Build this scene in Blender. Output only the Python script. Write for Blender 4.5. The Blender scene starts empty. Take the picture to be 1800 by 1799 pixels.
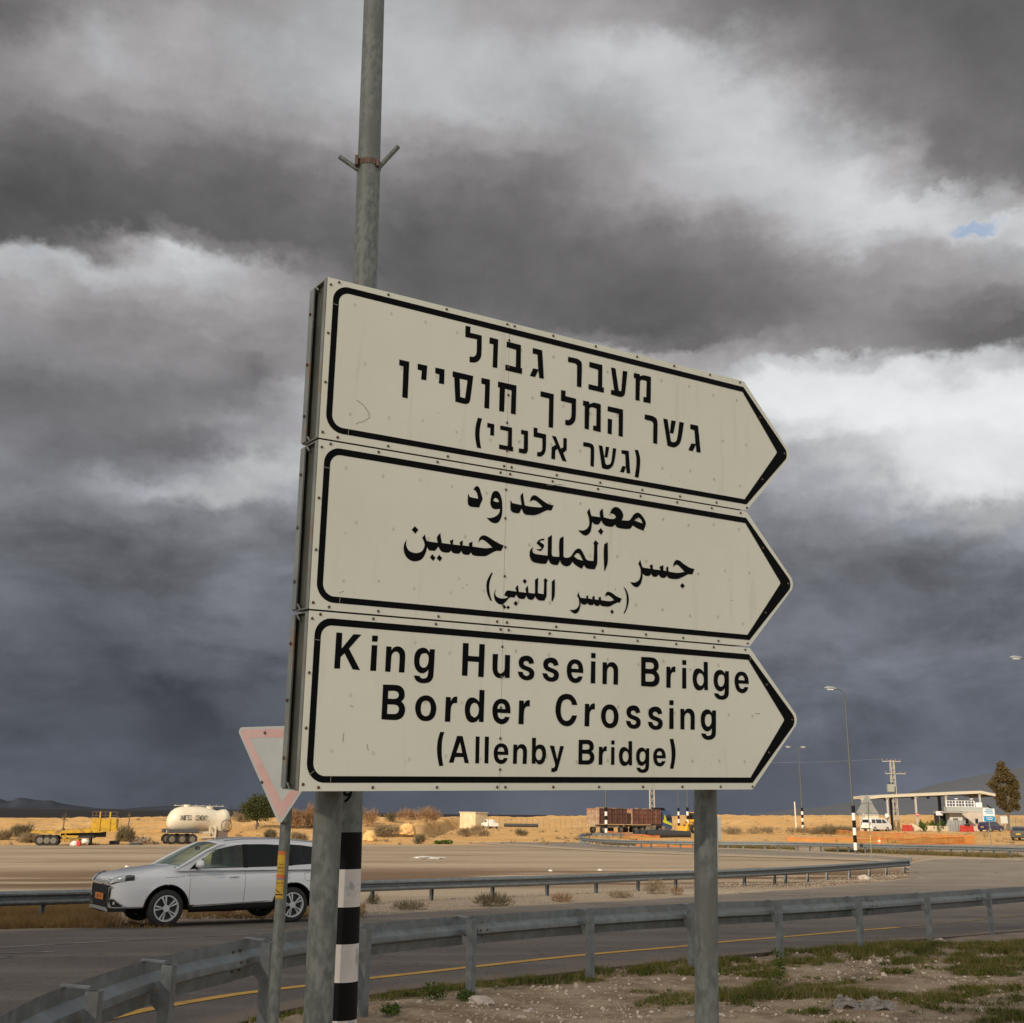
import bpy, bmesh, math, random
import numpy as np
from math import sin, cos, tan, atan, atan2, sqrt, radians, pi, exp
from mathutils import Vector, Matrix, noise as mnoise
from mathutils.geometry import tessellate_polygon
random.seed(7); rng = np.random.default_rng(7)
sc = bpy.context.scene
COL = sc.collection

# ------------------------------------------------------------------ camera
F = 2000.0                                  # focal length in pixels of an 1800 px wide picture
CAM = Vector((0, 0, 1.65))
PITCH = atan((1432 - 899.5) / F); ROLL = radians(.9)
_fw = Vector((0, cos(PITCH), sin(PITCH))); _r = Vector((1, 0, 0)); _u = _r.cross(_fw)
CR = cos(ROLL) * _r + sin(ROLL) * _u; CU = -sin(ROLL) * _r + cos(ROLL) * _u
cd = bpy.data.cameras.new('camera'); cam = bpy.data.objects.new('camera', cd); COL.objects.link(cam)
cd.sensor_fit = 'HORIZONTAL'; cd.sensor_width = 36; cd.lens = 36 * F / 1800
cd.clip_start = .1; cd.clip_end = 30000
M = Matrix.Identity(4)
for i in range(3):
    M[i][0] = CR[i]; M[i][1] = CU[i]; M[i][2] = -_fw[i]; M[i][3] = CAM[i]
cam.matrix_world = M
sc.camera = cam
sc.view_settings.view_transform = 'Standard'; sc.view_settings.look = 'None'
sc.view_settings.exposure = 0.0; sc.view_settings.gamma = 1; sc.view_settings.use_curve_mapping = False
sc.cycles.max_bounces = 6; sc.cycles.transparent_max_bounces = 12

# ------------------------------------------------------------------ sun and sky
SUN_EL = radians(24); SUN_AZ = radians(-146)         # azimuth clockwise from +y: behind and to the left
SUND = Vector((sin(SUN_AZ) * cos(SUN_EL), cos(SUN_AZ) * cos(SUN_EL), sin(SUN_EL)))
ld = bpy.data.lights.new('sun', 'SUN'); ld.energy = 4.9; ld.angle = radians(.5); ld.color = (1, .86, .66)
lo = bpy.data.objects.new('sun', ld); COL.objects.link(lo)
lo.rotation_euler = SUND.to_track_quat('Z', 'Y').to_euler()

def lin(v):
    v = v / 255.0
    return v / 12.92 if v <= .04045 else ((v + .055) / 1.055) ** 2.4

class NT:
    """small helper for node trees"""
    def __init__(s, tree): s.t = tree; s.n = tree.nodes; s.l = tree.links
    def new(s, ty, **kw):
        n = s.n.new(ty)
        for k, v in kw.items(): setattr(n, k, v)
        return n
    def setin(s, sock, v):
        if isinstance(v, bpy.types.NodeSocket): s.l.new(v, sock)
        else: sock.default_value = v
    def math(s, op, a, b=0.0, c=None, clamp=False):
        n = s.new('ShaderNodeMath', operation=op, use_clamp=clamp); s.setin(n.inputs[0], a); s.setin(n.inputs[1], b)
        if c is not None: s.setin(n.inputs[2], c)
        return n.outputs[0]
    def vmath(s, op, a, b=(0, 0, 0)):
        n = s.new('ShaderNodeVectorMath', operation=op); s.setin(n.inputs[0], a); s.setin(n.inputs[1], b)
        return n.outputs[0]
    def noise(s, vec, scale, detail=3, rough=.55, w=None, dist=0.0):
        n = s.new('ShaderNodeTexNoise'); s.setin(n.inputs['Vector'], vec); n.inputs['Scale'].default_value = scale
        n.inputs['Detail'].default_value = detail; n.inputs['Roughness'].default_value = rough; n.inputs['Distortion'].default_value = dist
        return n
    def ramp(s, fac, stops, interp='LINEAR'):
        n = s.new('ShaderNodeValToRGB'); s.setin(n.inputs[0], fac); cr = n.color_ramp; cr.interpolation = interp
        while len(cr.elements) < len(stops): cr.elements.new(0.5)
        for e, (p, c) in zip(cr.elements, stops):
            e.position = p; e.color = (c if len(c) == 4 else tuple(c) + (1,)) if hasattr(c, '__len__') else (c, c, c, 1)
        return n.outputs[0]
    def mix(s, fac, a, b, mode='MIX'):
        n = s.new('ShaderNodeMix', data_type='RGBA', blend_type=mode); s.setin(n.inputs[0], fac)
        for i, v in ((6, a), (7, b)):
            if isinstance(v, bpy.types.NodeSocket): s.l.new(v, n.inputs[i])
            else: n.inputs[i].default_value = tuple(v) + ((1,) if len(v) == 3 else ())
        return n.outputs[2]
    def maprange(s, v, a, b, c=0., d=1., smooth=True):
        n = s.new('ShaderNodeMapRange', interpolation_type='SMOOTHSTEP' if smooth else 'LINEAR'); s.setin(n.inputs[0], v)
        for i, k in enumerate((a, b, c, d)): n.inputs[i + 1].default_value = k
        return n.outputs[0]

# cloud brightness seen in the part of the sky above the signs (rows: elevation, columns: azimuth)
SKX = [0, 150, 300, 450, 600, 750, 900, 1050, 1200, 1350, 1500, 1650, 1800]
SKY = {
 -120: [150,150,140,150,165,170,160,150,130,110,100,100,100],
 0:   [88,140,140,158,174,170,158,148,126,112,106,103,100],
 60:  [112,172,168,172,182,178,170,178,170,132,116,110,106],
 110: [140,168,166,172,184,182,180,196,198,155,120,112,108],
 160: [138,155,158,164,184,184,178,176,204,190,126,116,110],
 210: [122,132,140,148,170,180,172,168,188,205,140,120,114],
 260: [108,112,120,128,148,150,148,160,190,202,172,118,118],
 310: [95,99,106,112,128,126,126,152,182,192,205,142,120],
 355: [88,91,98,102,116,112,113,138,164,178,214,208,160],
 398: [90,93,95,97,106,103,106,122,132,164,212,208,224],
 425: [188,130,160,100,101,100,104,116,120,148,196,170,196],
 450: [198,196,206,168,100,99,102,112,116,136,166,168,176],
 500: [168,164,174,172,118,99,101,106,112,126,144,158,164],
 545: [152,146,152,158,140,104,103,100,106,118,136,132,138],
 585: [142,138,136,142,148,128,112,96,102,126,136,116,108],
 622: [132,136,138,122,152,150,160,168,168,148,142,112,110],
 650: [122,120,126,112,160,160,170,175,165,190,222,206,216],
 690: [112,116,120,126,206,190,190,200,216,228,232,226,230],
 740: [116,112,124,158,154,180,190,195,214,226,234,228,232],
 780: [118,106,108,142,190,180,180,180,162,168,200,222,214],
 820: [110,106,130,184,184,180,170,160,150,158,178,220,212],
 865: [124,138,162,166,158,160,150,145,140,148,150,210,206],
 910: [116,122,118,124,118,130,130,130,125,128,132,152,170],
 960: [92,96,102,106,98,110,115,115,112,112,112,126,150],
 1010:[94,88,94,118,98,100,104,106,104,102,98,106,122],
 1060:[100,84,94,106,94,96,98,102,102,100,98,100,108],
 1110:[84,79,90,98,94,92,94,98,100,102,104,102,104],
 1160:[77,77,80,88,90,88,90,92,94,98,100,99,100],
 1220:[74,71,74,77,80,82,84,88,90,92,94,94,94],
 1290:[76,71,70,73,77,80,82,84,86,88,88,90,92],
 1345:[82,78,75,75,76,80,82,82,84,88,88,94,99],
 1385:[80,78,74,75,78,82,82,83,84,87,88,92,95],
 1435:[72,73,74,76,80,84,84,85,85,86,87,89,91]}
ROWS = sorted(SKY)
def cub(a, b, c, d, t): return b + .5 * t * (c - a + t * (2 * a - 5 * b + 4 * c - d + t * (3 * (b - c) + d - a)))
def skylum(px, py):
    fx = min(max(px / 150.0, -1.5), 13.5)
    def row(r):
        v = SKY[ROWS[min(max(r, 0), len(ROWS) - 1)]]
        g = lambda i: v[min(max(i, 0), 12)]
        i = math.floor(fx); return cub(g(i - 1), g(i), g(i + 1), g(i + 2), fx - i)
    py = min(max(py, ROWS[0]), ROWS[-1] - .01)
    j = 0
    while ROWS[j + 1] <= py: j += 1
    t = (py - ROWS[j]) / (ROWS[j + 1] - ROWS[j]); t = t * t * (3 - 2 * t)
    return row(j) * (1 - t) + row(j + 1) * t
def project(P):
    d = Vector(P) - CAM; z = d.dot(_fw)
    return 900 + F * d.dot(CR) / z, 899.5 - F * d.dot(CU) / z, z

w = bpy.data.worlds.new('World'); sc.world = w; w.use_nodes = True
T = NT(w.node_tree); T.n.clear()
tc = T.new('ShaderNodeTexCoord').outputs['Generated']
dirv = T.vmath('NORMALIZE', tc)
sx = T.new('ShaderNodeSeparateXYZ'); T.l.new(dirv, sx.inputs[0])
# noise on a cloud layer seen in perspective: compress towards the horizon
stretch = T.vmath('MULTIPLY', dirv, (1, 1, 1.35))
n1 = T.noise(stretch, 3.2, 7, .58); n2 = T.noise(stretch, 9, 7, .60); n3 = T.noise(stretch, 24, 7, .62)
def centred(n):
    s_ = T.new('ShaderNodeSeparateColor'); T.l.new(n.outputs['Color'], s_.inputs[0]); return s_.outputs
c1 = centred(n1); c2 = centred(n2); c3 = centred(n3)
az = T.math('ARCTAN2', sx.outputs[0], sx.outputs[1]); el = T.math('ARCSINE', sx.outputs[2])
elfade = T.maprange(el, .005, .12, .22, 1.)
def warp(base, i, a1, a2, a3):
    v = T.math('MULTIPLY', T.math('SUBTRACT', c1[i], .5), a1)
    v = T.math('ADD', v, T.math('MULTIPLY', T.math('SUBTRACT', c2[i], .5), a2))
    v = T.math('ADD', v, T.math('MULTIPLY', T.math('SUBTRACT', c3[i], .5), a3))
    return T.math('ADD', base, T.math('MULTIPLY', v, elfade))
azw = warp(az, 0, .03, .085, .060); elw = warp(el, 1, .016, .052, .044)
AZ0, AZ1 = radians(-34), radians(34); NA = 31
EL = [radians(v) for v in (-1, .8, 2, 3.4, 5.0, 6.6, 8.2, 9.6, 11, 12.4, 13.8, 15, 16.2, 17.4, 18.6, 19.8, 20.7, 21.6, 22.2, 22.8, 23.4, 24.2, 25.2, 26.2, 27.2, 27.8, 28.3, 28.8, 29.4, 30.4, 31.6, 33, 34.6, 36.4, 38.4, 40.4, 43, 47)]
azn = T.math('DIVIDE', T.math('SUBTRACT', azw, AZ0), AZ1 - AZ0)
def skycol(L, e):
    k = min(max((e - radians(2)) / radians(20), 0), 1)
    cool = (.925, .975, 1.08); warm = (1.0, .985, .995)
    L = L * (1 + .17 * (1 - k))
    if L > 170: k = 1; warm = (.985, .99, 1.0)
    t = [cool[i] * (1 - k) + warm[i] * k for i in range(3)]
    return tuple(lin(min(L * v, 250)) for v in t)
prev = None
for j, e in enumerate(EL):
    stops = []
    for i in range(NA):
        a = AZ0 + (AZ1 - AZ0) * i / (NA - 1)
        P = CAM + 100 * Vector((sin(a) * cos(e), cos(a) * cos(e), sin(e)))
        px, py, z = project(P)
        stops.append((i / (NA - 1), skycol(skylum(px, py), e)))
    r = T.ramp(azn, stops, 'LINEAR')
    prev = r if prev is None else T.mix(T.maprange(elw, EL[j - 1], e), prev, r)
# the rest of the sky: the same broken cloud, brightened to light the near things
nb = T.noise(stretch, 1.6, 8, .6)
general = T.ramp(nb.outputs['Fac'], [(.28, (.25, .25, .25)), (.46, (.53, .53, .52)), (.62, (.85, .85, .81)), (.8, (1.15, 1.13, 1.06))])
outside = T.maprange(T.math('ABSOLUTE', az), radians(29), radians(60))
high = T.maprange(el, radians(42), radians(60))
col = T.mix(T.math('MAXIMUM', outside, high), prev, general)
# fine cloud texture
layer = T.noise(T.vmath('MULTIPLY', dirv, (1, 1, 2.1)), 8.0, 8, .58, dist=.35)
def signed(v, gain, amp): return T.math('MULTIPLY', T.math('MINIMUM', T.math('MAXIMUM', T.math('MULTIPLY', T.math('SUBTRACT', v, .5), gain), -1.0), 1.0), amp)
low = T.maprange(el, .12, .42, 1., .15)
det = T.math('ADD', signed(c2[2], 7.5, .12), signed(c3[2], 6.0, .05))
det = T.math('ADD', det, T.math('MULTIPLY', signed(layer.outputs['Fac'], 9.0, .24), low))
lum = T.new('ShaderNodeRGBToBW'); T.l.new(col, lum.inputs[0]); det = T.math('MULTIPLY', det, T.maprange(lum.outputs[0], .25, .85, 1., .25))
det = T.math('ADD', T.math('MULTIPLY', det, T.maprange(el, .02, .10, .45, 1.)), 1.0)
col = T.vmath('SCALE', col); T.n[-1].inputs['Scale'].default_value = 1
T.setin(T.n[-1].inputs['Scale'], det)
# gaps with blue sky
sky = T.new('ShaderNodeTexSky', sky_type='NISHITA'); sky.sun_disc = False; sky.sun_elevation = SUN_EL; sky.sun_rotation = SUN_AZ
skyb = T.vmath('SCALE', sky.outputs[0]); T.n[-1].inputs['Scale'].default_value = .15
def gap(px, py, rx, ry):
    d = (_fw + CR * (px - 900) / F - CU * (py - 899.5) / F).normalized()
    a, e = atan2(d.x, d.y), math.asin(d.z)
    u = T.math('DIVIDE', T.math('SUBTRACT', azw, a), rx); v = T.math('DIVIDE', T.math('SUBTRACT', elw, e), ry)
    rr = T.math('SQRT', T.math('ADD', T.math('MULTIPLY', u, u), T.math('MULTIPLY', v, v)))
    return T.maprange(rr, .55, 1.3, 1., 0.)
g = T.math('MAXIMUM', gap(1718, 397, .021, .0060), T.math('MULTIPLY', gap(45, 442, .020, .006), .22))
final = T.mix(T.math('MULTIPLY', g, .62), col, skyb)
bg = T.new('ShaderNodeBackground'); T.l.new(final, bg.inputs['Color']); bg.inputs['Strength'].default_value = 1.0
wo = T.new('ShaderNodeOutputWorld'); T.l.new(bg.outputs[0], wo.inputs[0])
w.cycles.sampling_method = 'MANUAL'; w.cycles.sample_map_resolution = 512

# ------------------------------------------------------------------ terrain
_ZT = [(-50, 0), (0, 0), (9, -.03), (11.7, -.11), (14, -.21), (17.8, -.30), (22, -.45), (28, -.62), (35, -.80), (53, -1.05), (85, -1.25), (125, -1.30), (200, -1.05), (500, -1.0), (9000, -1.0)]
def zt(D):
    for (a, za), (b, zb) in zip(_ZT, _ZT[1:]):
        if D <= b:
            t = max((D - a) / (b - a), 0); return za + (zb - za) * t
    return -1.0
_zd = np.linspace(-50, 600, 2601); _zz = np.array([zt(d) for d in _zd]); _k = np.hanning(21); _k /= _k.sum()
_zs = np.convolve(np.pad(_zz, 10, 'edge'), _k, 'valid')
def base(x, y):
    z = float(np.interp(y, _zd, _zs))
    return z + .0157 * max(min(x, 160), -160) * min(max(y / 8, 0), 1)
def sst(a, b, v):
    t = min(max((v - a) / (b - a), 0), 1); return t * t * (3 - 2 * t)
def ground(x, y):
    z = base(x, y)
    if y > 118:
        edge = 126 + 5 * sin(x * .05) + 98 * sst(-.075, -.035, x / y)
        k = sst(edge, edge + 30, y) * (1 - .8 * sst(edge + 120, edge + 200, y)) + .10 * sst(120, 150, y)
        n = mnoise.fractal(Vector((x * .045, y * .04, 3.3)), 1.0, 2.1, 4)
        n2_ = mnoise.fractal(Vector((x * .3, y * .2, 8.3)), 1.0, 2.1, 3)
        z += k * (1.62 + .25 * sst(-10, 60, x) + .40 * n + .42 * n2_)
    return z
def ray(px, py): return (_fw + CR * (px - 900) / F - CU * (py - 899.5) / F)
def rp(px, py, H=0.0, flat=False):
    """the place H metres above the ground that lies in this direction from where the photographer stood"""
    d = ray(px, py); g_ = base
    y0, y1 = 2.0, 260.0
    f = lambda y: (CAM.z + d.z / d.y * y) - (g_(d.x / d.y * y, y) + H)
    n = 220; ys = [y0 * (y1 / y0) ** (i / n) for i in range(n + 1)]
    for a, b in zip(ys, ys[1:]):
        if f(a) >= 0 >= f(b):
            for _ in range(30):
                m = (a + b) / 2
                if f(m) > 0: a = m
                else: b = m
            return Vector((d.x / d.y * a, a, CAM.z + d.z / d.y * a))
    y = y1; return Vector((d.x / d.y * y, y, g_(d.x / d.y * y, y) + H))
def at(px, py, y):
    """the point in this direction at distance y ahead"""
    d = ray(px, py); return CAM + d * (y / d.y)
def gx(px, D, dz=0.0, py=1455):
    """point on the ground at distance D ahead"""
    d = ray(px, py); x = d.x / d.y * D
    for _ in range(3):
        P = Vector((x, D, ground(x, D))); q = project(P); x += (px - q[0]) * q[2] / F
    return Vector((x, D, ground(x, D) + dz))

# ------------------------------------------------------------------ objects
def link(name, mesh_or_none, parent=None):
    o = bpy.data.objects.new(name, mesh_or_none); COL.objects.link(o)
    if parent is not None: o.parent = parent
    return o
def tag(o, label=None, cat=None, group=None, kind=None):
    if label: o['label'] = label
    if cat: o['category'] = cat
    if group: o['group'] = group
    if kind: o['kind'] = kind
    return o
def thing(name, label, cat, loc=(0, 0, 0), rz=0.0, group=None):
    o = link(name, None); o.location = loc; o.rotation_euler = (0, 0, rz); o.empty_display_size = .2
    return tag(o, label, cat, group)
def tree_copy(o, parent=None):
    c = o.copy(); COL.objects.link(c); c.parent = parent
    for ch in list(KIDS(o)): tree_copy(ch, c)
    return c
def KIDS(o): return [c for c in bpy.data.objects if c.parent is o or c.parent == o]

class MB:
    """collects faces; build() links them as one mesh object"""
    def __init__(s): s.v = []; s.f = []; s.m = []; s.cm = 0; s.parts = []
    def add(s, vs, fs, xf=None):
        b = len(s.v); s.parts.append((b, len(s.f)))
        s.v += [tuple(xf @ Vector(p)) if xf is not None else tuple(p) for p in vs]
        s.f += [tuple(i + b for i in f) for f in fs]; s.m += [s.cm] * len(fs); return s
    def box(s, c, d, xf=None, tap=1.0):
        x, y, z = c; a, b, h = d[0] / 2, d[1] / 2, d[2] / 2
        vs = [(x + i * a * (tap if k > 0 else 1), y + j * b * (tap if k > 0 else 1), z + k * h) for k in (-1, 1) for j in (-1, 1) for i in (-1, 1)]
        return s.add(vs, [(0, 2, 3, 1), (4, 5, 7, 6), (0, 1, 5, 4), (2, 6, 7, 3), (0, 4, 6, 2), (1, 3, 7, 5)], xf)
    def tube(s, pts, r, n=10, caps=True, xf=None):
        pts = [Vector(p) for p in pts]; rs = r if hasattr(r, '__len__') else [r] * len(pts)
        vs = []; fs = []
        t0 = (pts[1] - pts[0]).normalized(); ref = Vector((0, 0, 1)) if abs(t0.z) < .9 else Vector((1, 0, 0))
        for i, p in enumerate(pts):
            t = (pts[min(i + 1, len(pts) - 1)] - pts[max(i - 1, 0)]).normalized()
            a = t.cross(ref)
            a = a.normalized() if a.length > 1e-5 else Vector((1, 0, 0)); b = t.cross(a).normalized()
            for k in range(n):
                q = 2 * pi * k / n; vs.append(p + (a * cos(q) + b * sin(q)) * rs[i])
        for i in range(len(pts) - 1):
            for k in range(n):
                k2 = (k + 1) % n; fs.append((i * n + k, i * n + k2, (i + 1) * n + k2, (i + 1) * n + k))
        if caps: fs.append(tuple(range(n))); fs.append(tuple(reversed(range((len(pts) - 1) * n, len(pts) * n))))
        return s.add(vs, fs, xf)
    def prism(s, poly, d0, d1, fn=None, xf=None):
        """closed polygon (a, b) extruded from d0 to d1; fn maps (a, b, d) to a point"""
        fn = fn or (lambda a, b, d: (a, b, d))
        n = len(poly); vs = [fn(a, b, d0) for a, b in poly] + [fn(a, b, d1) for a, b in poly]
        tri = tessellate_polygon([[Vector((a, b, 0)) for a, b in poly]])
        fs = [tuple(t) for t in tri] + [tuple(i + n for i in reversed(t)) for t in tri]
        fs += [(i, (i + 1) % n, (i + 1) % n + n, i + n) for i in range(n)]
        return s.add(vs, fs, xf)
    def sweep(s, path, prof, up=Vector((0, 0, 1)), side=1, close=False):
        """prof: (sideways, up) points swept along path"""
        path = [Vector(p) for p in path]; m = len(prof); vs = []; fs = []
        for i, p in enumerate(path):
            t = (path[min(i + 1, len(path) - 1)] - path[max(i - 1, 0)]); t.z = 0; t.normalize()
            nrm = Vector((t.y, -t.x, 0)) * side
            vs += [p + nrm * a + up * b for a, b in prof]
        for i in range(len(path) - 1):
            for k in range(m if close else m - 1):
                k2 = (k + 1) % m; fs.append((i * m + k, i * m + k2, (i + 1) * m + k2, (i + 1) * m + k))
        return s.add(vs, fs)
    def clusters(s):
        n = len(s.parts); ends = s.parts[1:] + [(len(s.v), len(s.f))]
        V = np.array(s.v); box = [(V[a:b].min(0), V[a:b].max(0)) for (a, _), (b, _) in zip(s.parts, ends)]
        lo = np.array([b[0] for b in box]); hi = np.array([b[1] for b in box]); size = (hi - lo).max(1)
        gap = np.maximum(0, np.maximum(lo[:, None] - hi[None], lo[None] - hi[:, None])); near = np.sqrt((gap ** 2).sum(2)) <= np.maximum(.02, .5 * np.maximum(size[:, None], size[None]))
        lab = list(range(n))
        def find(i):
            while lab[i] != i: i = lab[i]
            return i
        for i in range(n):
            for j in range(i + 1, n):
                if near[i, j]: lab[find(j)] = find(i)
        g = {}
        for i in range(n): g.setdefault(find(i), []).append(i)
        return list(g.values()), ends, lo, hi
    def build(s, name, mat, parent=None, **k):
        """one mesh object; pieces that stand apart and show large become objects of their own, tiny ones stay joined as stuff"""
        if parent is None or not 1 < len(s.parts) < 140: return s.build1(name, mat, parent, **k)
        cl, ends, lo, hi = s.clusters()
        if len(cl) == 1: return s.build1(name, mat, parent, **k)
        P = Vector((0, 0, 0)); q = parent
        while q is not None: P = P + q.location; q = q.parent
        ppm = 2070 / max(P.y, 4.0); big = []; small = []
        for c in cl:
            sz = sorted(max(float(hi[i][x]) for i in c) - min(float(lo[i][x]) for i in c) for x in range(3)); (big if sz[2] * ppm > 12 and sz[1] * ppm > 2.5 else small).append(c)
        first = None
        for c in big + ([sum(small, [])] if small else []):
            m = MB()
            for i in sorted(c):
                (v0, f0), (v1, f1) = s.parts[i], ends[i]; m.add(s.v[v0:v1], [tuple(x - v0 for x in f) for f in s.f[f0:f1]])
            o = m.build1(name, mat, parent, **k)
            if small and c == sum(small, []): o['kind'] = 'stuff'
            first = first or o
        return first
    def build1(s, name, mat, parent=None, smooth=None, bevel=0, solid=0, loc=None, recalc=True):
        me = bpy.data.meshes.new(name); me.from_pydata([tuple(v) for v in s.v], [], s.f)
        mats = mat if isinstance(mat, (list, tuple)) else [mat]
        for m_ in mats: me.materials.append(m_)
        if len(mats) > 1: me.polygons.foreach_set('material_index', s.m)
        me.validate()
        if recalc:
            bm = bmesh.new(); bm.from_mesh(me); bmesh.ops.recalc_face_normals(bm, faces=bm.faces); bm.to_mesh(me); bm.free()
        if smooth is not None:
            me.polygons.foreach_set('use_smooth', [True] * len(me.polygons))
            if smooth < 180: me.set_sharp_from_angle(angle=radians(smooth))
        o = link(name, me, parent)
        if loc is not None: o.location = loc
        if solid:
            md = o.modifiers.new('solid', 'SOLIDIFY'); md.thickness = solid; md.offset = 0
        if bevel:
            md = o.modifiers.new('bevel', 'BEVEL'); md.width = bevel; md.segments = 2; md.limit_method = 'ANGLE'
        return o

# ------------------------------------------------------------------ materials
MATS = {}
def mat(name, c, rough=.6, metal=0.0, c2=None, nscale=4.0, ndetail=5, lo_=.35, hi=.65, bump=0.0, bscale=None, spec=None, coat=0, bdist=.01, stretch_=None, c3=None, n3=1.0):
    if name in MATS: return MATS[name]
    m = bpy.data.materials.new(name); m.use_nodes = True; t = NT(m.node_tree); b = t.n['Principled BSDF']
    b.inputs['Base Color'].default_value = tuple(c) + (1,); b.inputs['Roughness'].default_value = rough; b.inputs['Metallic'].default_value = metal
    if spec is not None: b.inputs['Specular IOR Level'].default_value = spec
    if coat: b.inputs['Coat Weight'].default_value = coat; b.inputs['Coat Roughness'].default_value = .06
    v = t.new('ShaderNodeTexCoord').outputs['Object']
    if stretch_: v = t.vmath('MULTIPLY', v, stretch_)
    if c2 is not None:
        n = t.noise(v, nscale, ndetail, .6); f = t.maprange(n.outputs['Fac'], lo_, hi)
        cc = t.mix(f, c, c2)
        if c3 is not None:
            n_ = t.noise(v, n3, 4, .6); cc = t.mix(t.maprange(n_.outputs['Fac'], .52, .66), cc, c3)
        t.l.new(cc, b.inputs['Base Color'])
        r = t.maprange(n.outputs['Fac'], .3, .7, rough - .08, min(rough + .1, 1)); t.l.new(r, b.inputs['Roughness'])
    if bump:
        n2_ = t.noise(v, bscale or nscale * 3, 5, .6); bp = t.new('ShaderNodeBump'); bp.inputs['Strength'].default_value = bump; bp.inputs['Distance'].default_value = bdist
        t.l.new(n2_.outputs['Fac'], bp.inputs['Height']); t.l.new(bp.outputs[0], b.inputs['Normal'])
    MATS[name] = m; return m
def glassmat(name, tint, mixf=.5, rough=.04):
    m = bpy.data.materials.new(name); m.use_nodes = True; t = NT(m.node_tree); t.n.clear()
    tr = t.new('ShaderNodeBsdfTransparent'); tr.inputs[0].default_value = tuple(tint) + (1,)
    gl = t.new('ShaderNodeBsdfGlossy'); gl.inputs['Roughness'].default_value = rough; gl.inputs[0].default_value = (.9, .95, .95, 1)
    fr = t.new('ShaderNodeFresnel'); fr.inputs[0].default_value = 1.5
    ms = t.new('ShaderNodeMixShader'); t.l.new(t.math('ADD', t.math('MULTIPLY', fr.outputs[0], .6), mixf * .1, clamp=True), ms.inputs[0])
    t.l.new(tr.outputs[0], ms.inputs[1]); t.l.new(gl.outputs[0], ms.inputs[2])
    o = t.new('ShaderNodeOutputMaterial'); t.l.new(ms.outputs[0], o.inputs[0]); MATS[name] = m; return m

galv = mat('galvanised_steel', (.17, .185, .19), .52, .55, c2=(.27, .285, .285), nscale=14, ndetail=8, bump=.12, bscale=60, bdist=.002, c3=(.12, .13, .125), n3=2.2)
galv_post = mat('galvanised_post', (.13, .145, .14), .6, .35, c2=(.24, .255, .24), nscale=34, ndetail=9, bump=.12, bscale=50, bdist=.001, stretch_=(1, 1, .5), c3=(.165, .175, .16), n3=5)
galv_rail = mat('galvanised_rail', (.155, .172, .18), .5, .45, c2=(.22, .24, .25), nscale=9, ndetail=9, bump=.1, bscale=40, bdist=.001, c3=(.17, .18, .18), n3=3)
rust = mat('rusty_bracket', (.12, .075, .055), .8, .2, c2=(.22, .16, .12), nscale=30)
signwhite = None
black_print = mat('black_print', (.006, .006, .007), .7, spec=.06)
rivet_m = mat('rivet_metal', (.13, .12, .10), .5, .5, c2=(.16, .07, .035), nscale=9, ndetail=2, lo_=.5, hi=.56)
dark_m = mat('dark_metal', (.03, .032, .033), .6, .2)
# ------------------------------------------------------------------ cloud out of view, added to shade the near ground (between the sun and the road)
def shade_cloud():
    c = Vector((9, -12, -.3)) + SUND * 1500
    bm = bmesh.new(); bmesh.ops.create_icosphere(bm, subdivisions=5, radius=1)
    for v in bm.verts:
        n = mnoise.fractal(v.co * 2.4 + Vector((3, 1, 5)), 1, 2.1, 5)
        v.co = v.co * (1 + .16 * n)
        v.co = Vector((v.co.x * 260, v.co.y * 36, v.co.z * (18 if v.co.z > 0 else 11)))
    me = bpy.data.meshes.new('unseen_cloud'); bm.to_mesh(me); bm.free()
    me.polygons.foreach_set('use_smooth', [True] * len(me.polygons))
    m = bpy.data.materials.new('cloud_vapour'); m.use_nodes = True; t = NT(m.node_tree); t.n.clear()
    d = t.new('ShaderNodeBsdfDiffuse'); d.inputs[0].default_value = (.85, .85, .86, 1)
    tr = t.new('ShaderNodeBsdfTransparent'); ms = t.new('ShaderNodeMixShader'); ms.inputs[0].default_value = .58
    t.l.new(tr.outputs[0], ms.inputs[1]); t.l.new(d.outputs[0], ms.inputs[2])
    o = t.new('ShaderNodeOutputMaterial'); t.l.new(ms.outputs[0], o.inputs[0])
    me.materials.append(m); ob = link('unseen_cloud', me); ob.location = c; ob['kind'] = 'structure'
shade_cloud()

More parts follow.
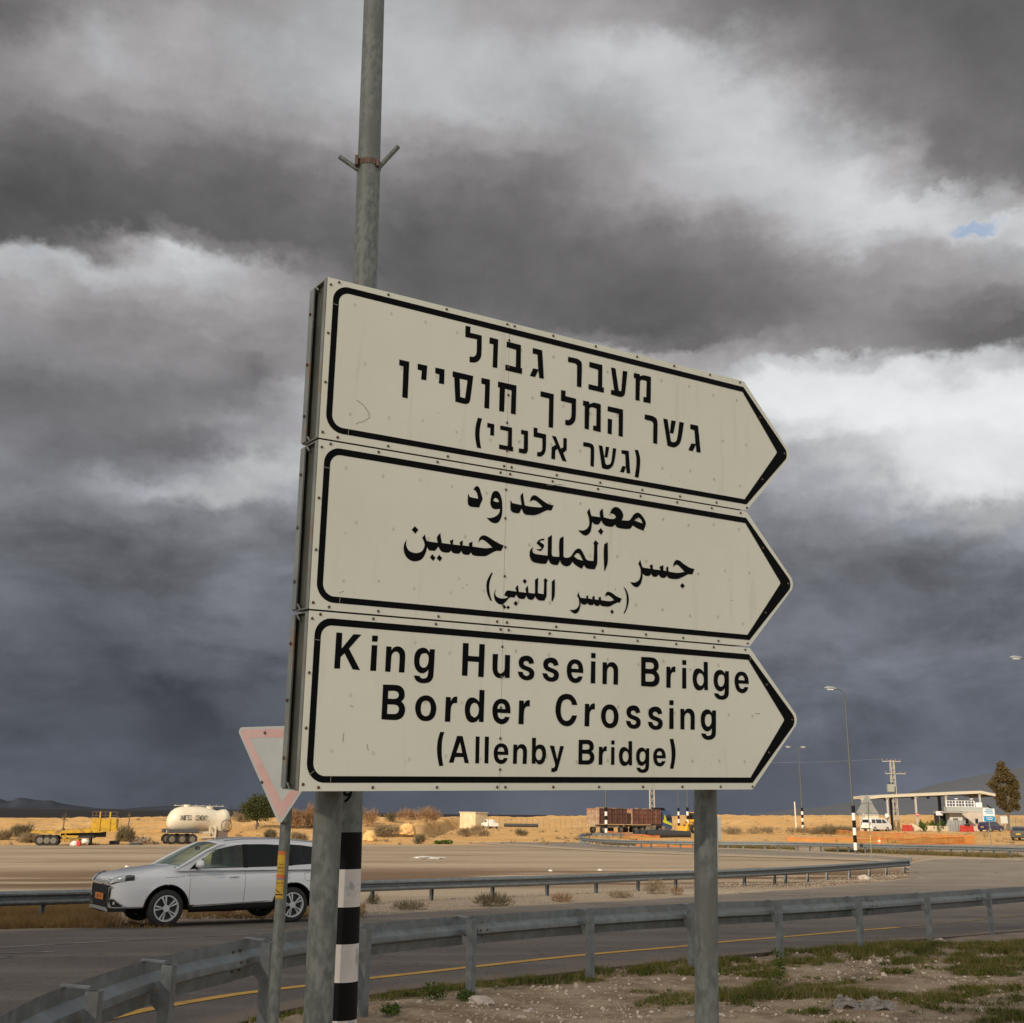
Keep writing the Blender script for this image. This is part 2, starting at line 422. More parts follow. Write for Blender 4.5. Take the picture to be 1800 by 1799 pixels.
# ------------------------------------------------------------------ ground
def ground_material():
    m = bpy.data.materials.new('desert_ground'); m.use_nodes = True; t = NT(m.node_tree); b = t.n['Principled BSDF']
    P = t.new('ShaderNodeNewGeometry').outputs['Position']
    s = t.new('ShaderNodeSeparateXYZ'); t.l.new(P, s.inputs[0]); Y = s.outputs[1]; X = s.outputs[0]
    # near verge: pale stony soil
    a = t.noise(P, 2.2, 8, .65).outputs['Fac']; a2 = t.noise(P, 14, 6, .7).outputs['Fac']
    soil = t.mix(t.maprange(a, .38, .62), (.215, .152, .10), (.35, .268, .188))
    soil = t.mix(t.math('MULTIPLY', t.maprange(a2, .55, .74), .7), soil, (.38, .31, .24)); soil = t.mix(t.math('MULTIPLY', t.maprange(a2, .45, .3), .6), soil, (.07, .048, .033))
    # packed lot with streaks left by wheels and water
    st = t.noise(t.vmath('MULTIPLY', P, (.035, .16, 1)), 1.0, 7, .62).outputs['Fac']
    st2 = t.noise(t.vmath('MULTIPLY', P, (.06, .42, 1)), 1.0, 9, .70).outputs['Fac']
    lot = t.mix(t.maprange(st, .35, .65), (.38, .295, .21), (.47, .375, .275)); st3 = t.noise(t.vmath('MULTIPLY', P, (.022, .14, 1)), 1.3, 9, .68, dist=.4).outputs['Fac']
    lot = t.mix(t.math('MULTIPLY', t.maprange(st3, .52, .64), .8), lot, (.25, .175, .12)); lot = t.mix(t.math('MULTIPLY', t.maprange(st3, .44, .32), .7), lot, (.52, .42, .31))
    lot = t.mix(t.math('MULTIPLY', t.maprange(st2, .54, .72), .8), lot, (.29, .215, .15))
    # damp brown belt along the island rail
    nz = t.noise(t.vmath('MULTIPLY', P, (.05, .3, 1)), 1.2, 6, .6).outputs['Fac']
    belt = t.math('MULTIPLY', t.maprange(Y, 40, 46), t.maprange(Y, 70, 56))
    belt = t.math('MULTIPLY', belt, t.maprange(nz, .36, .50)); belt = t.math('MULTIPLY', belt, t.maprange(X, -34, -16))
    lot = t.mix(t.math('MULTIPLY', belt, .9), lot, (.14, .085, .05))
    grav = t.mix(t.maprange(a, .35, .65), (.17, .13, .105), (.27, .215, .175))
    grav = t.mix(t.maprange(a2, .55, .75), grav, (.34, .30, .26))
    lot = t.mix(t.maprange(t.math('ADD', Y, t.math('MULTIPLY', nz, 4)), 25, 34, 1., 0.), lot, grav)
    # dunes: ochre loess
    du = t.noise(P, .12, 8, .62).outputs['Fac']
    dune = t.mix(t.maprange(du, .35, .65), (.74, .42, .15), (.84, .52, .225))
    du2 = t.noise(P, .9, 6, .7).outputs['Fac']; dune = t.mix(t.math('MULTIPLY', t.maprange(du2, .46, .62), .6), dune, (.56, .33, .14)); du3 = t.noise(P, .35, 7, .7).outputs['Fac']; dune = t.mix(t.math('MULTIPLY', t.maprange(du3, .52, .64), .6), dune, (.52, .36, .21))
    zone = t.math('ADD', Y, t.math('MULTIPLY', t.math('SUBTRACT', du, .5), 16))
    c = t.mix(t.maprange(zone, 114, 124), lot, dune)
    c = t.mix(t.maprange(Y, 15, 19), soil, c)
    c = t.mix(t.maprange(Y, 300, 430), c, (.022, .019, .020))  # far ground darkened: cloud shade put into its colour
    t.l.new(c, b.inputs['Base Color']); b.inputs['Roughness'].default_value = .95; b.inputs['Specular IOR Level'].default_value = .15
    bp = t.new('ShaderNodeBump'); bp.inputs['Strength'].default_value = .8; bp.inputs['Distance'].default_value = .03; t.l.new(t.maprange(Y, 20, 140, .03, .5), bp.inputs['Distance'])
    bn = t.math('ADD', t.noise(P, 9, 8, .7).outputs['Fac'], t.math('MULTIPLY', t.noise(P, 1.4, 7, .7).outputs['Fac'], t.maprange(Y, 100, 125))); t.l.new(bn, bp.inputs['Height']); t.l.new(bp.outputs[0], b.inputs['Normal'])
    return m
GM = ground_material()

# polylines of the road layout, taken from what the photograph shows of them
VERGE = [(-400, 1990), (-100, 1925), (100, 1878), (300, 1832), (430, 1800), (462, 1781+8), (540, 1771), (626, 1756), (757, 1737), (860, 1726), (967, 1716), (1100, 1700), (1263, 1685), (1387, 1673), (1500, 1664), (1628, 1652), (1720, 1645), (1800, 1638), (1950, 1627), (2200, 1610)]
LANEFAR = [(-500, 1652), (-200, 1643), (0, 1636), (148, 1631), (300, 1626), (450, 1620), (600, 1613), (767, 1602), (967, 1590), (1200, 1577), (1352, 1567), (1473, 1558), (1570, 1548), (1622, 1538)]
def resample(P, step):
    P = [Vector(p) for p in P]; out = [P[0]]; acc = 0
    for a, b in zip(P, P[1:]):
        L = (b - a).length; n = max(int(L / step), 1)
        out += [a.lerp(b, i / n) for i in range(1, n + 1)]
    return out
def smooth_line(P, it=2):
    P = [Vector(p) for p in P]
    for _ in range(it):
        Q = [P[0]]
        for a, b in zip(P, P[1:]): Q += [a.lerp(b, .25), a.lerp(b, .75)]
        Q.append(P[-1]); P = Q
    return P
def lateral(P, x):
    """y of a polyline at x"""
    for a, b in zip(P, P[1:]):
        lo_, hi_ = (a, b) if a.x <= b.x else (b, a)
        if lo_.x <= x <= hi_.x: return a.y + (b.y - a.y) * (x - a.x) / (b.x - a.x + 1e-9)
    return None
verge_w = smooth_line([rp(*p) for p in VERGE], 1)
# where the road edge runs back towards the camera at the far left it is continued straight
def near_z(x, y):
    """soil of the verge: a little below the asphalt, rough"""
    n = mnoise.fractal(Vector((x * .8, y * .8, 1.2)), 1, 2.1, 5); n2_ = mnoise.fractal(Vector((x * 4.2, y * 4.2, 7)), 1, 2.0, 4)
    return .035 * n + .016 * n2_
vx = np.array([p.x for p in verge_w]); vy = np.array([p.y for p in verge_w]); _o = np.argsort(vx); vx = vx[_o]; vy = vy[_o]
def verge_y(x): return float(np.interp(x, vx, vy))
def soil_z(x, y):
    z = base(x, y) - .03
    vyx = verge_y(x)
    k = 1 - sst(vyx - .5, vyx + .1, y)
    mound = .09 * exp(-((x - 6.9) / .8) ** 2 - ((y - 13.2) / .9) ** 2)
    return z + near_z(x, y) * (.35 + .65 * k) + mound - .03 * sst(vyx - .25, vyx + .15, y) + .03 * k
def build_ground():
    # near sheet (fine) and far sheet share their border rows
    xs = list(np.arange(-14, 18.01, .12)); ys = list(np.arange(1.0, 20.01, .12))
    def grid(xs, ys, zf, name, k=None):
        X = len(xs); v = [(x, y, zf(x, y)) for y in ys for x in xs]
        f = [(j * X + i, j * X + i + 1, (j + 1) * X + i + 1, (j + 1) * X + i) for j in range(len(ys) - 1) for i in range(X - 1)]
        return v, f
    v, f = grid(xs, ys, lambda x, y: soil_z(x, y), 'n')
    me = bpy.data.meshes.new('dirt_verge'); me.from_pydata(v, [], f); me.polygons.foreach_set('use_smooth', [True] * len(f)); me.materials.append(GM)
    tag(link('dirt_verge', me), kind='structure')
    # wide ground sheet
    ys2 = [-6000, -2000, -500, -120, -40, -10, 1]; y = 2.
    while y < 60: ys2.append(y); y += 1.0
    while y < 118: ys2.append(y); y += 1.6
    while y < 190: ys2.append(y); y += .9
    while y < 330: ys2.append(y); y += 1.6
    ys2 += [345, 370, 420, 520, 700, 1000, 2000, 5000, 12000]
    ts = list(np.linspace(-.62, .62, 330))
    verts = []; faces = []
    cols = [-40., -8., -2.5, -1.0] + ts + [1.0, 2.5, 8., 40.]
    for y in ys2:
        s = max(abs(y), 22) if y < 330 else max(y, 330) ** 1.0
        for t_ in cols:
            x = t_ * s
            if 1.2 <= y <= 19.8 and -13.9 < x < 17.9: z = base(x, y) - .25
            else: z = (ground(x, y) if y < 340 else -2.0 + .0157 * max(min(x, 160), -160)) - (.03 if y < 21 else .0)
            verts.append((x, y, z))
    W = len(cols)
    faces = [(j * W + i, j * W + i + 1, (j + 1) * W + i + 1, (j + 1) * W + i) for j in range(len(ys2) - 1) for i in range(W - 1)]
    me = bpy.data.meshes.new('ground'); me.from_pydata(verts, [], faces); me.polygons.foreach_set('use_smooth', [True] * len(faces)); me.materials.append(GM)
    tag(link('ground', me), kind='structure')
build_ground()

def asphalt():
    m = bpy.data.materials.new('asphalt'); m.use_nodes = True; t = NT(m.node_tree); b = t.n['Principled BSDF']
    P = t.new('ShaderNodeNewGeometry').outputs['Position']; s = t.new('ShaderNodeSeparateXYZ'); t.l.new(P, s.inputs[0])
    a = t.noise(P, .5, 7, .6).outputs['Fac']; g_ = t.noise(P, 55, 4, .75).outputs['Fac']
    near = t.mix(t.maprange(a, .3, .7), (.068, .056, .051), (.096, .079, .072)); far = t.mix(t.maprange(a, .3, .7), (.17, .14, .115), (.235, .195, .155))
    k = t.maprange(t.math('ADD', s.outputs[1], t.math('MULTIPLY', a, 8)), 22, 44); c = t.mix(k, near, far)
    tr = t.noise(t.vmath('MULTIPLY', P, (.15, 1.2, 1)), .9, 6, .6).outputs['Fac']
    c = t.mix(t.math('MULTIPLY', t.maprange(tr, .46, .66), .6), c, t.mix(k, (.16, .13, .11), (.31, .25, .19)))
    c = t.mix(t.math('MULTIPLY', t.maprange(g_, .50, .68), .5), c, (.21, .185, .17)); c = t.mix(t.math('MULTIPLY', t.maprange(g_, .48, .34), .5), c, (.03, .028, .027))
    da = t.new('ShaderNodeAttribute'); da.attribute_name = 'dust'; dn = t.noise(t.vmath('MULTIPLY', P, (.35, .8, 1)), 1.0, 6, .65).outputs['Fac']
    dm = t.maprange(t.math('ADD', da.outputs['Fac'], t.math('MULTIPLY', t.math('SUBTRACT', dn, .5), 1.6)), .12, .72)
    dm = t.math('MULTIPLY', dm, t.maprange(da.outputs['Fac'], 0, .12)); c = t.mix(dm, c, t.mix(k, (.15, .115, .09), (.38, .295, .205)))
    vo = t.new('ShaderNodeTexVoronoi', feature='DISTANCE_TO_EDGE'); vo.inputs['Scale'].default_value = .42
    t.l.new(t.vmath('ADD', P, t.vmath('MULTIPLY', t.noise(P, 1.6, 5, .6).outputs['Color'], (1.3, 1.3, 0))), vo.inputs['Vector']); ck = t.math('MULTIPLY', t.maprange(vo.outputs['Distance'], .016, .004), t.maprange(t.noise(P, .22, 3, .5).outputs['Fac'], .50, .60)); c = t.mix(t.math('MULTIPLY', ck, .7), c, (.03, .026, .024))
    g3 = t.noise(P, 16, 5, .7).outputs['Fac']; c = t.mix(t.math('MULTIPLY', t.maprange(g3, .5, .7), .35), c, (.19, .165, .15)); c = t.mix(t.math('MULTIPLY', t.maprange(g3, .46, .3), .45), c, (.045, .04, .038))
    t.l.new(c, b.inputs['Base Color']); b.inputs['Roughness'].default_value = .85; b.inputs['Specular IOR Level'].default_value = .3
    bp = t.new('ShaderNodeBump'); bp.inputs['Strength'].default_value = .5; bp.inputs['Distance'].default_value = .006
    t.l.new(g_, bp.inputs['Height']); t.l.new(bp.outputs[0], b.inputs['Normal']); return m
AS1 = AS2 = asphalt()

def strip(name, A, B, m, up, kind='structure', n=140, rows=14, skirt=0.0, parent=None, dust=(0, 0)):
    """sheet between two polylines, laid on the ground"""
    def param(P, n):
        L = [0]
        for a, b in zip(P, P[1:]): L.append(L[-1] + (b - a).length)
        out = []
        for i in range(n):
            s = L[-1] * i / (n - 1); j = 0
            while j < len(L) - 2 and L[j + 1] < s: j += 1
            out.append(P[j].lerp(P[j + 1], (s - L[j]) / max(L[j + 1] - L[j], 1e-9)))
        return out
    a = param(A, n); b = param(B, n); mb = MB(); vs = []
    for p, q in zip(a, b):
        for r in range(rows):
            c = p.lerp(q, r / (rows - 1)); vs.append((c.x, c.y, base(c.x, c.y) + up))
    fs = [(i * rows + r, (i + 1) * rows + r, (i + 1) * rows + r + 1, i * rows + r + 1) for i in range(n - 1) for r in range(rows - 1)]
    mb.add(vs, fs)
    if skirt:
        k = len(vs); sk = [(vs[i * rows][0], vs[i * rows][1], vs[i * rows][2] - skirt) for i in range(n)]
        mb.add([vs[i * rows] for i in range(n)] + sk, [(i, i + 1, n + i + 1, n + i) for i in range(n - 1)])
    o = mb.build(name, m, parent, smooth=30); tag(o, kind=kind)
    at_ = o.data.attributes.new('dust', 'FLOAT', 'POINT'); vals = []
    for i, (p, q) in enumerate(zip(a, b)):
        Lw = (q - p).length
        for r in range(rows):
            s_ = Lw * r / (rows - 1); d = 0
            if dust[0]: d = max(d, 1 - s_ / dust[0])
            if dust[1]: d = max(d, 1 - (Lw - s_) / dust[1])
            vals.append(max(d, 0))
    vals += [0] * (len(o.data.vertices) - len(vals)); at_.data.foreach_set('value', vals)
    return o
W_ = lambda pts, H=0.: [rp(px, py, H) for px, py in pts]
far_right_top = [(1622, 1538), (1640, 1531), (1632, 1524), (1604, 1518.5)]
near_far = smooth_line(W_(LANEFAR + far_right_top[1:]), 1)
# near lane: between the verge and the island
lane_a = [p for p in resample(verge_w, .4) if True]
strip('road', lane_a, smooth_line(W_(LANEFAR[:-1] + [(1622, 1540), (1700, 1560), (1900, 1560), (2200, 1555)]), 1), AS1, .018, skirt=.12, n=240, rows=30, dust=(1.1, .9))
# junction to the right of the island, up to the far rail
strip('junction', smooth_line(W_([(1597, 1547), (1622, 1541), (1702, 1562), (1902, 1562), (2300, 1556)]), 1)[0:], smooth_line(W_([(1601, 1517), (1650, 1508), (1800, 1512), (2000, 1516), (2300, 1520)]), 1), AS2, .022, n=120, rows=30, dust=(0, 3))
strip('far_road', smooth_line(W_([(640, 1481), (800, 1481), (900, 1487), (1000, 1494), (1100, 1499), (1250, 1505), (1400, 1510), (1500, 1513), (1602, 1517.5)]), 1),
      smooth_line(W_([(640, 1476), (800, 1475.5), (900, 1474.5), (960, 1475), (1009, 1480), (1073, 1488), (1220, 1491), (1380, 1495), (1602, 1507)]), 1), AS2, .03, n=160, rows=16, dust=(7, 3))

yellow_m = mat('yellow_road_paint', (.46, .25, .03), .8, c2=(.30, .17, .04), nscale=3, ndetail=8, lo_=.45, hi=.7)
yellow_fade = mat('faded_yellow_road_paint', (.26, .18, .07), .85, c2=(.15, .115, .07), nscale=4, ndetail=8)
white_fade = mat('worn_white_road_paint', (.26, .24, .22), .85, c2=(.12, .10, .09), nscale=3, ndetail=9, lo_=.4, hi=.6)
def painted(name, pts, w_, m, up=.024):
    P = resample(smooth_line(W_(pts), 2), .3); mb = MB(); vs = []
    for i, p in enumerate(P):
        t = (P[min(i + 1, len(P) - 1)] - P[max(i - 1, 0)]); t.z = 0; t.normalize(); n = Vector((-t.y, t.x, 0))
        for s in (-.5, .5):
            q = p + n * s * w_; vs.append((q.x, q.y, base(q.x, q.y) + up))
    mb.add(vs, [(2 * i, 2 * i + 2, 2 * i + 3, 2 * i + 1) for i in range(len(P) - 1)]); tag(mb.build(name, m), kind='structure')
painted('yellow_edge_line', [(40, 1832), (182, 1797), (241, 1782.5), (344, 1763.5), (437, 1748.5), (534, 1737.5), (630, 1725.5), (813, 1705), (1020, 1682), (1200, 1667), (1263, 1659), (1373, 1650), (1497, 1639), (1580, 1632.5)], .17, yellow_m)
painted('yellow_edge_line', [(1584, 1632.2), (1645, 1627), (1720, 1619), (1800, 1610), (1900, 1600)], .11, yellow_fade)
painted('white_lane_line', [(-60, 1673), (0, 1669), (110, 1662), (241, 1655), (340, 1649.5), (482, 1643), (620, 1631), (800, 1619)], .10, white_fade)
painted('white_lane_line', [(-60, 1681), (0, 1679), (107, 1675.5)], .10, white_fade)

# ------------------------------------------------------------------ far plain and mountains
def ridge(name, D, prof, m, depth, seed, rough):
    """range of hills: prof gives (px, py) of the crest"""
    n = 260; x0, x1 = prof[0][0], prof[-1][0]; crest = []
    for i in range(n + 1):
        px = x0 + (x1 - x0) * i / n
        py = float(np.interp(px, [p[0] for p in prof], [p[1] for p in prof]))
        crest.append(at(px, py, D))
    mb = MB(); rows = 10; vs = []
    for i, c in enumerate(crest):
        base_z = -6.0
        for r in range(rows):
            t = r / (rows - 1); nz = mnoise.fractal(Vector((i * .06, t * 3, seed)), 1, 2.1, 5)
            prof_t = sin(t * pi / 2) ** .8
            z = base_z + (c.z - base_z) * prof_t + nz * rough * (.3 + .7 * t)
            vs.append((c.x * (1 - (1 - t) * depth / D), c.y - (1 - t) * depth, z))
        vs.append((c.x * (1 + depth / D), c.y + depth, -20))
    rows += 1
    fs = [(i * rows + r, (i + 1) * rows + r, (i + 1) * rows + r + 1, i * rows + r + 1) for i in range(n) for r in range(rows - 1)]
    mb.add(vs, fs); tag(mb.build(name, m, smooth=180), kind='structure')
mtn = mat('cloud_shaded_rock', (.040, .045, .060), 1, c2=(.050, .056, .070), nscale=.003, spec=0)  # cloud shade over the mountains is part of this dark colour
mtn2 = mat('shaded_far_rock', (.104, .110, .126), 1, c2=(.112, .118, .134), nscale=.003, spec=0)  # cloud shade and fading into the sky put into the rock colour
plain_m = mat('cloud_shaded_plain', (.020, .017, .019), 1, c2=(.034, .024, .022), nscale=.01, spec=0)  # near-black tone stands for cloud shade lying on the plain
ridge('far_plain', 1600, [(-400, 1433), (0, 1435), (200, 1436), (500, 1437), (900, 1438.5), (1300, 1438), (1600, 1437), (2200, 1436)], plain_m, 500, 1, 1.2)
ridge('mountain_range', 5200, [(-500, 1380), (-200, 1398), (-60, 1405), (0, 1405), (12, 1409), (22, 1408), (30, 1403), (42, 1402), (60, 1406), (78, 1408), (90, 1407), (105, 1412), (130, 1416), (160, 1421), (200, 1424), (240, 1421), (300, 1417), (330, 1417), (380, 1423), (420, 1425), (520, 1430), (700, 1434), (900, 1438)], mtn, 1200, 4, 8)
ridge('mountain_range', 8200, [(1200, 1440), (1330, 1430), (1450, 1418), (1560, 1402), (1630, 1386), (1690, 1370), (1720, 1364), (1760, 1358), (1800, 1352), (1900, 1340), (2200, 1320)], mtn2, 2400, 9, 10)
# ------------------------------------------------------------------ the direction sign
SO = Vector((-.77274, 4.28529, 3.77856)); EU = Vector((.845132, .533888, .026749)); EV = Vector((-.005007, .057944, -.998307)); EN = Vector((-.534535, .843567, .051643))
# EU runs along the boards, EV down, EN away from the photographer
def suv(px, py):
    d = ray(px, py); k = (SO - CAM).dot(EN) / d.dot(EN); P = CAM + d * k - SO
    return P.dot(EU), P.dot(EV)
def S3(u, v, n=0.0): return SO + EU * u + EV * v + EN * n
WB, TIP = 2.3265, .334
BOARDS = [(0.0, .6845), (.6915, 1.3715), (1.3785, 2.06)]

def sign_white():
    m = bpy.data.materials.new('cream_sign_sheet'); m.use_nodes = True; t = NT(m.node_tree); b = t.n['Principled BSDF']
    P = t.new('ShaderNodeNewGeometry').outputs['Position']
    a = t.noise(P, 1.3, 5, .6).outputs['Fac']; sp = t.noise(P, 70, 2, .5).outputs['Fac']; sp2 = t.noise(P, 2.0, 3, .5).outputs['Fac']
    c = t.mix(t.maprange(a, .3, .7), (.81, .81, .68), (.87, .87, .75))
    dr = t.noise(t.vmath('MULTIPLY', P, (14, 14, 1.2)), 1.0, 5, .65).outputs['Fac']
    c = t.mix(t.math('MULTIPLY', t.maprange(dr, .55, .75), .32), c, (.60, .56, .44))
    c = t.mix(t.math('MULTIPLY', t.maprange(sp, .74, .79), t.maprange(sp2, .45, .6)), c, (.20, .13, .08))
    t.l.new(c, b.inputs['Base Color']); b.inputs['Roughness'].default_value = .42; b.inputs['Specular IOR Level'].default_value = .35
    wv = t.noise(P, 1.1, 2, .5).outputs['Fac']; bp = t.new('ShaderNodeBump'); bp.inputs['Strength'].default_value = .35; bp.inputs['Distance'].default_value = .02
    t.l.new(wv, bp.inputs['Height']); t.l.new(bp.outputs[0], b.inputs['Normal'])
    return m
signwhite = sign_white()
frame_m = mat('sign_frame_metal', (.20, .215, .20), .5, .5, c2=(.32, .335, .31), nscale=6, ndetail=8, c3=(.30, .20, .13), n3=5)
frame_dark = mat('sign_frame_inside', (.085, .09, .075), .7, .2, c2=(.12, .125, .105), nscale=7)
line_m = mat('scratch_mark', (.33, .30, .25), .7)
mark_m = mat('sheet_watermark', (.62, .60, .50), .6)
seam_m = mat('seam_shadow', (.16, .14, .11), .8)

def smooth_poly(pts, corner=38, sub=4):
    """closed outline, rounded where the trace turns gently, kept sharp at its corners"""
    P = [Vector(p) for p in pts]; n = len(P)
    def ang(i):
        a = (P[i] - P[i - 1]); b = (P[(i + 1) % n] - P[i])
        if a.length < 1e-9 or b.length < 1e-9: return 180
        return math.degrees(a.angle(b))
    cor = [ang(i) > corner for i in range(n)]
    tan_ = []
    for i in range(n):
        a, b = P[i - 1], P[(i + 1) % n]; tan_.append((b - a))
    out = []
    for i in range(n):
        j = (i + 1) % n; a, b = P[i], P[j]; L = (b - a).length; out.append(a)
        la = (P[i] - P[i - 1]).length; lb = (P[(j + 1) % n] - P[j]).length
        if cor[i] and cor[j]: continue
        ta = (b - a) if cor[i] else tan_[i].normalized() * L; tb = (b - a) if cor[j] else tan_[j].normalized() * L
        for k in range(1, sub):
            t = k / sub; h0 = 2 * t**3 - 3 * t**2 + 1; h1 = t**3 - 2 * t**2 + t; h2 = -2 * t**3 + 3 * t**2; h3 = t**3 - t**2
            out.append(a * h0 + ta * h1 + b * h2 + tb * h3)
    return out
def Z(x0, y0, k, *pts): return [(x0 + a / k, y0 + b / k) for a, b in pts]
ZA = lambda *p: Z(640, 560, 5.625, *p)
ZB = lambda *p: Z(940, 620, 5.625, *p)
ZC = lambda *p: Z(820, 720, 10, *p)
ZD = lambda *p: Z(800, 840, 10, *p)
ZE = lambda *p: Z(680, 840, 6.42857, *p)
ZF = lambda *p: Z(900, 930, 8.1818, *p)
ZG = lambda *p: Z(900, 860, 5.29412, *p)
HEB = [[
 [ZA((1002,72),(1052,84),(1048,142),(1163,170),(1160,345),(1150,395),(1120,428),(1080,438),(1042,432),(1042,376),(1078,380),(1102,365),(1112,335),(1115,208),(1000,184))],
 [ZA((1240,188),(1326,208),(1316,492),(1270,484),(1278,258),(1238,248))],
 [ZA((1410,228),(1550,264),(1548,490),(1562,494),(1560,550),(1395,512),(1397,456),(1500,482),(1503,310),(1408,284))],
 [ZA((1668,292),(1760,316),(1777,597),(1732,590),(1723,512),(1690,580),(1638,568),(1672,494),(1722,504),(1714,358),(1666,346))],
 [ZB((330,42),(420,62),(450,80),(465,112),(460,345),(416,335),(418,128),(406,110),(328,92))],
 [ZB((540,92),(668,124),(666,345),(684,348),(682,398),(530,362),(532,312),(624,334),(626,170),(538,144))],
 [ZB((753,147),(797,157),(830,378),(855,382),(870,180),(915,188),(892,400),(880,428),(850,440),(752,414),(754,368),(785,374))],
 [ZB((980,203),(1038,214),(1040,235),(1075,225),(1148,242),(1145,503),(1073,488),(1075,438),(1102,443),(1106,282),(1060,268),(1040,282),(1035,478),(995,470),(997,255),(978,250))]],
 [[ZA((348,406),(446,430),(430,792),(376,780),(388,475),(346,464))],
 [ZA((530,448),(624,468),(614,614),(563,604),(570,518),(528,506))],
 [ZA((704,486),(795,506),(790,653),(738,642),(743,556),(702,542))],
 [ZA((876,522),(1079,570),(1048,810),(1036,838),(1005,848),(902,824),(890,583),(874,578)), ZA((945,596),(1022,614),(998,790),(950,778))],
 [ZA((1160,588),(1244,606),(1236,894),(1188,886),(1196,656),(1158,645))],
 [ZA((1324,624),(1506,664),(1498,950),(1450,940),(1458,712),(1392,696),(1384,926),(1334,916),(1340,684),(1322,680))],
 [ZB((58,382),(187,412),(180,745),(136,738),(142,455),(56,434))],
 [ZB((260,370),(304,380),(302,430),(408,458),(404,640),(392,685),(362,714),(330,722),(300,712),(302,664),(332,668),(354,650),(362,620),(364,503),(258,478))],
 [ZB((478,474),(538,487),(540,510),(585,496),(652,512),(651,788),(576,770),(578,720),(608,726),(610,555),(562,540),(540,552),(534,762),(492,752),(494,528),(476,524))],
 [ZB((722,530),(872,564),(870,834),(828,824),(830,606),(720,580)), ZB((722,653),(764,662),(760,810),(720,800))],
 [ZB((1088,612),(1170,630),(1200,650),(1212,685),(1210,905),(1170,896),(1172,700),(1158,680),(1086,660))],
 [ZB((1270,652),(1312,662),(1345,876),(1362,886),(1385,884),(1405,862),(1430,685),(1474,694),(1448,860),(1425,910),(1378,938),(1312,922)), ZB((1350,670),(1394,678),(1370,802),(1334,795))],
 [ZB((1538,708),(1614,724),(1640,990),(1598,984),(1591,910),(1562,976),(1518,965),(1548,898),(1589,904),(1578,768),(1536,756))]],
 [[ZC((198,148),(272,160),(240,300),(228,430),(236,570),(258,688),(185,675),(158,540),(150,400),(165,270))],
 [ZC((365,235),(488,262),(483,466),(415,455),(418,325),(362,318))],
 [ZC((592,282),(800,322),(796,655),(820,660),(816,740),(570,695),(573,615),(725,645),(733,385),(590,355))],
 [ZC((960,356),(1080,380),(1078,690),(1070,745),(1045,774),(1010,778),(918,758),(920,682),(1005,697),(1010,445),(958,430))],
 [ZC((1180,318),(1248,330),(1244,405),(1398,440),(1394,690),(1375,765),(1332,816),(1290,830),(1240,822),(1242,748),(1288,750),(1318,730),(1332,690),(1332,510),(1180,480))],
 [ZC((1500,460),(1570,478),(1655,690),(1700,665),(1703,500),(1762,512),(1760,715),(1700,765),(1758,918),(1685,903),(1597,690),(1560,725),(1556,880),(1490,866),(1496,665),(1568,620))],
 [ZB((480,885),(545,896),(575,912),(586,945),(584,1130),(550,1122),(553,955),(543,938),(478,926))],
 [ZB((632,916),(668,924),(698,1100),(715,1112),(738,1106),(755,1085),(772,945),(806,950),(785,1080),(762,1132),(722,1155),(664,1142)), ZB((702,930),(736,937),(716,1040),(689,1034))],
 [ZB((858,964),(928,972),(944,1197),(908,1192),(901,1130),(880,1188),(842,1180),(866,1122),(899,1127),(894,1008),(856,998))],
 [ZB((988,960),(1022,966),(1040,1040),(1040,1120),(1026,1238),(988,1230),(1003,1120),(1004,1040))]]]
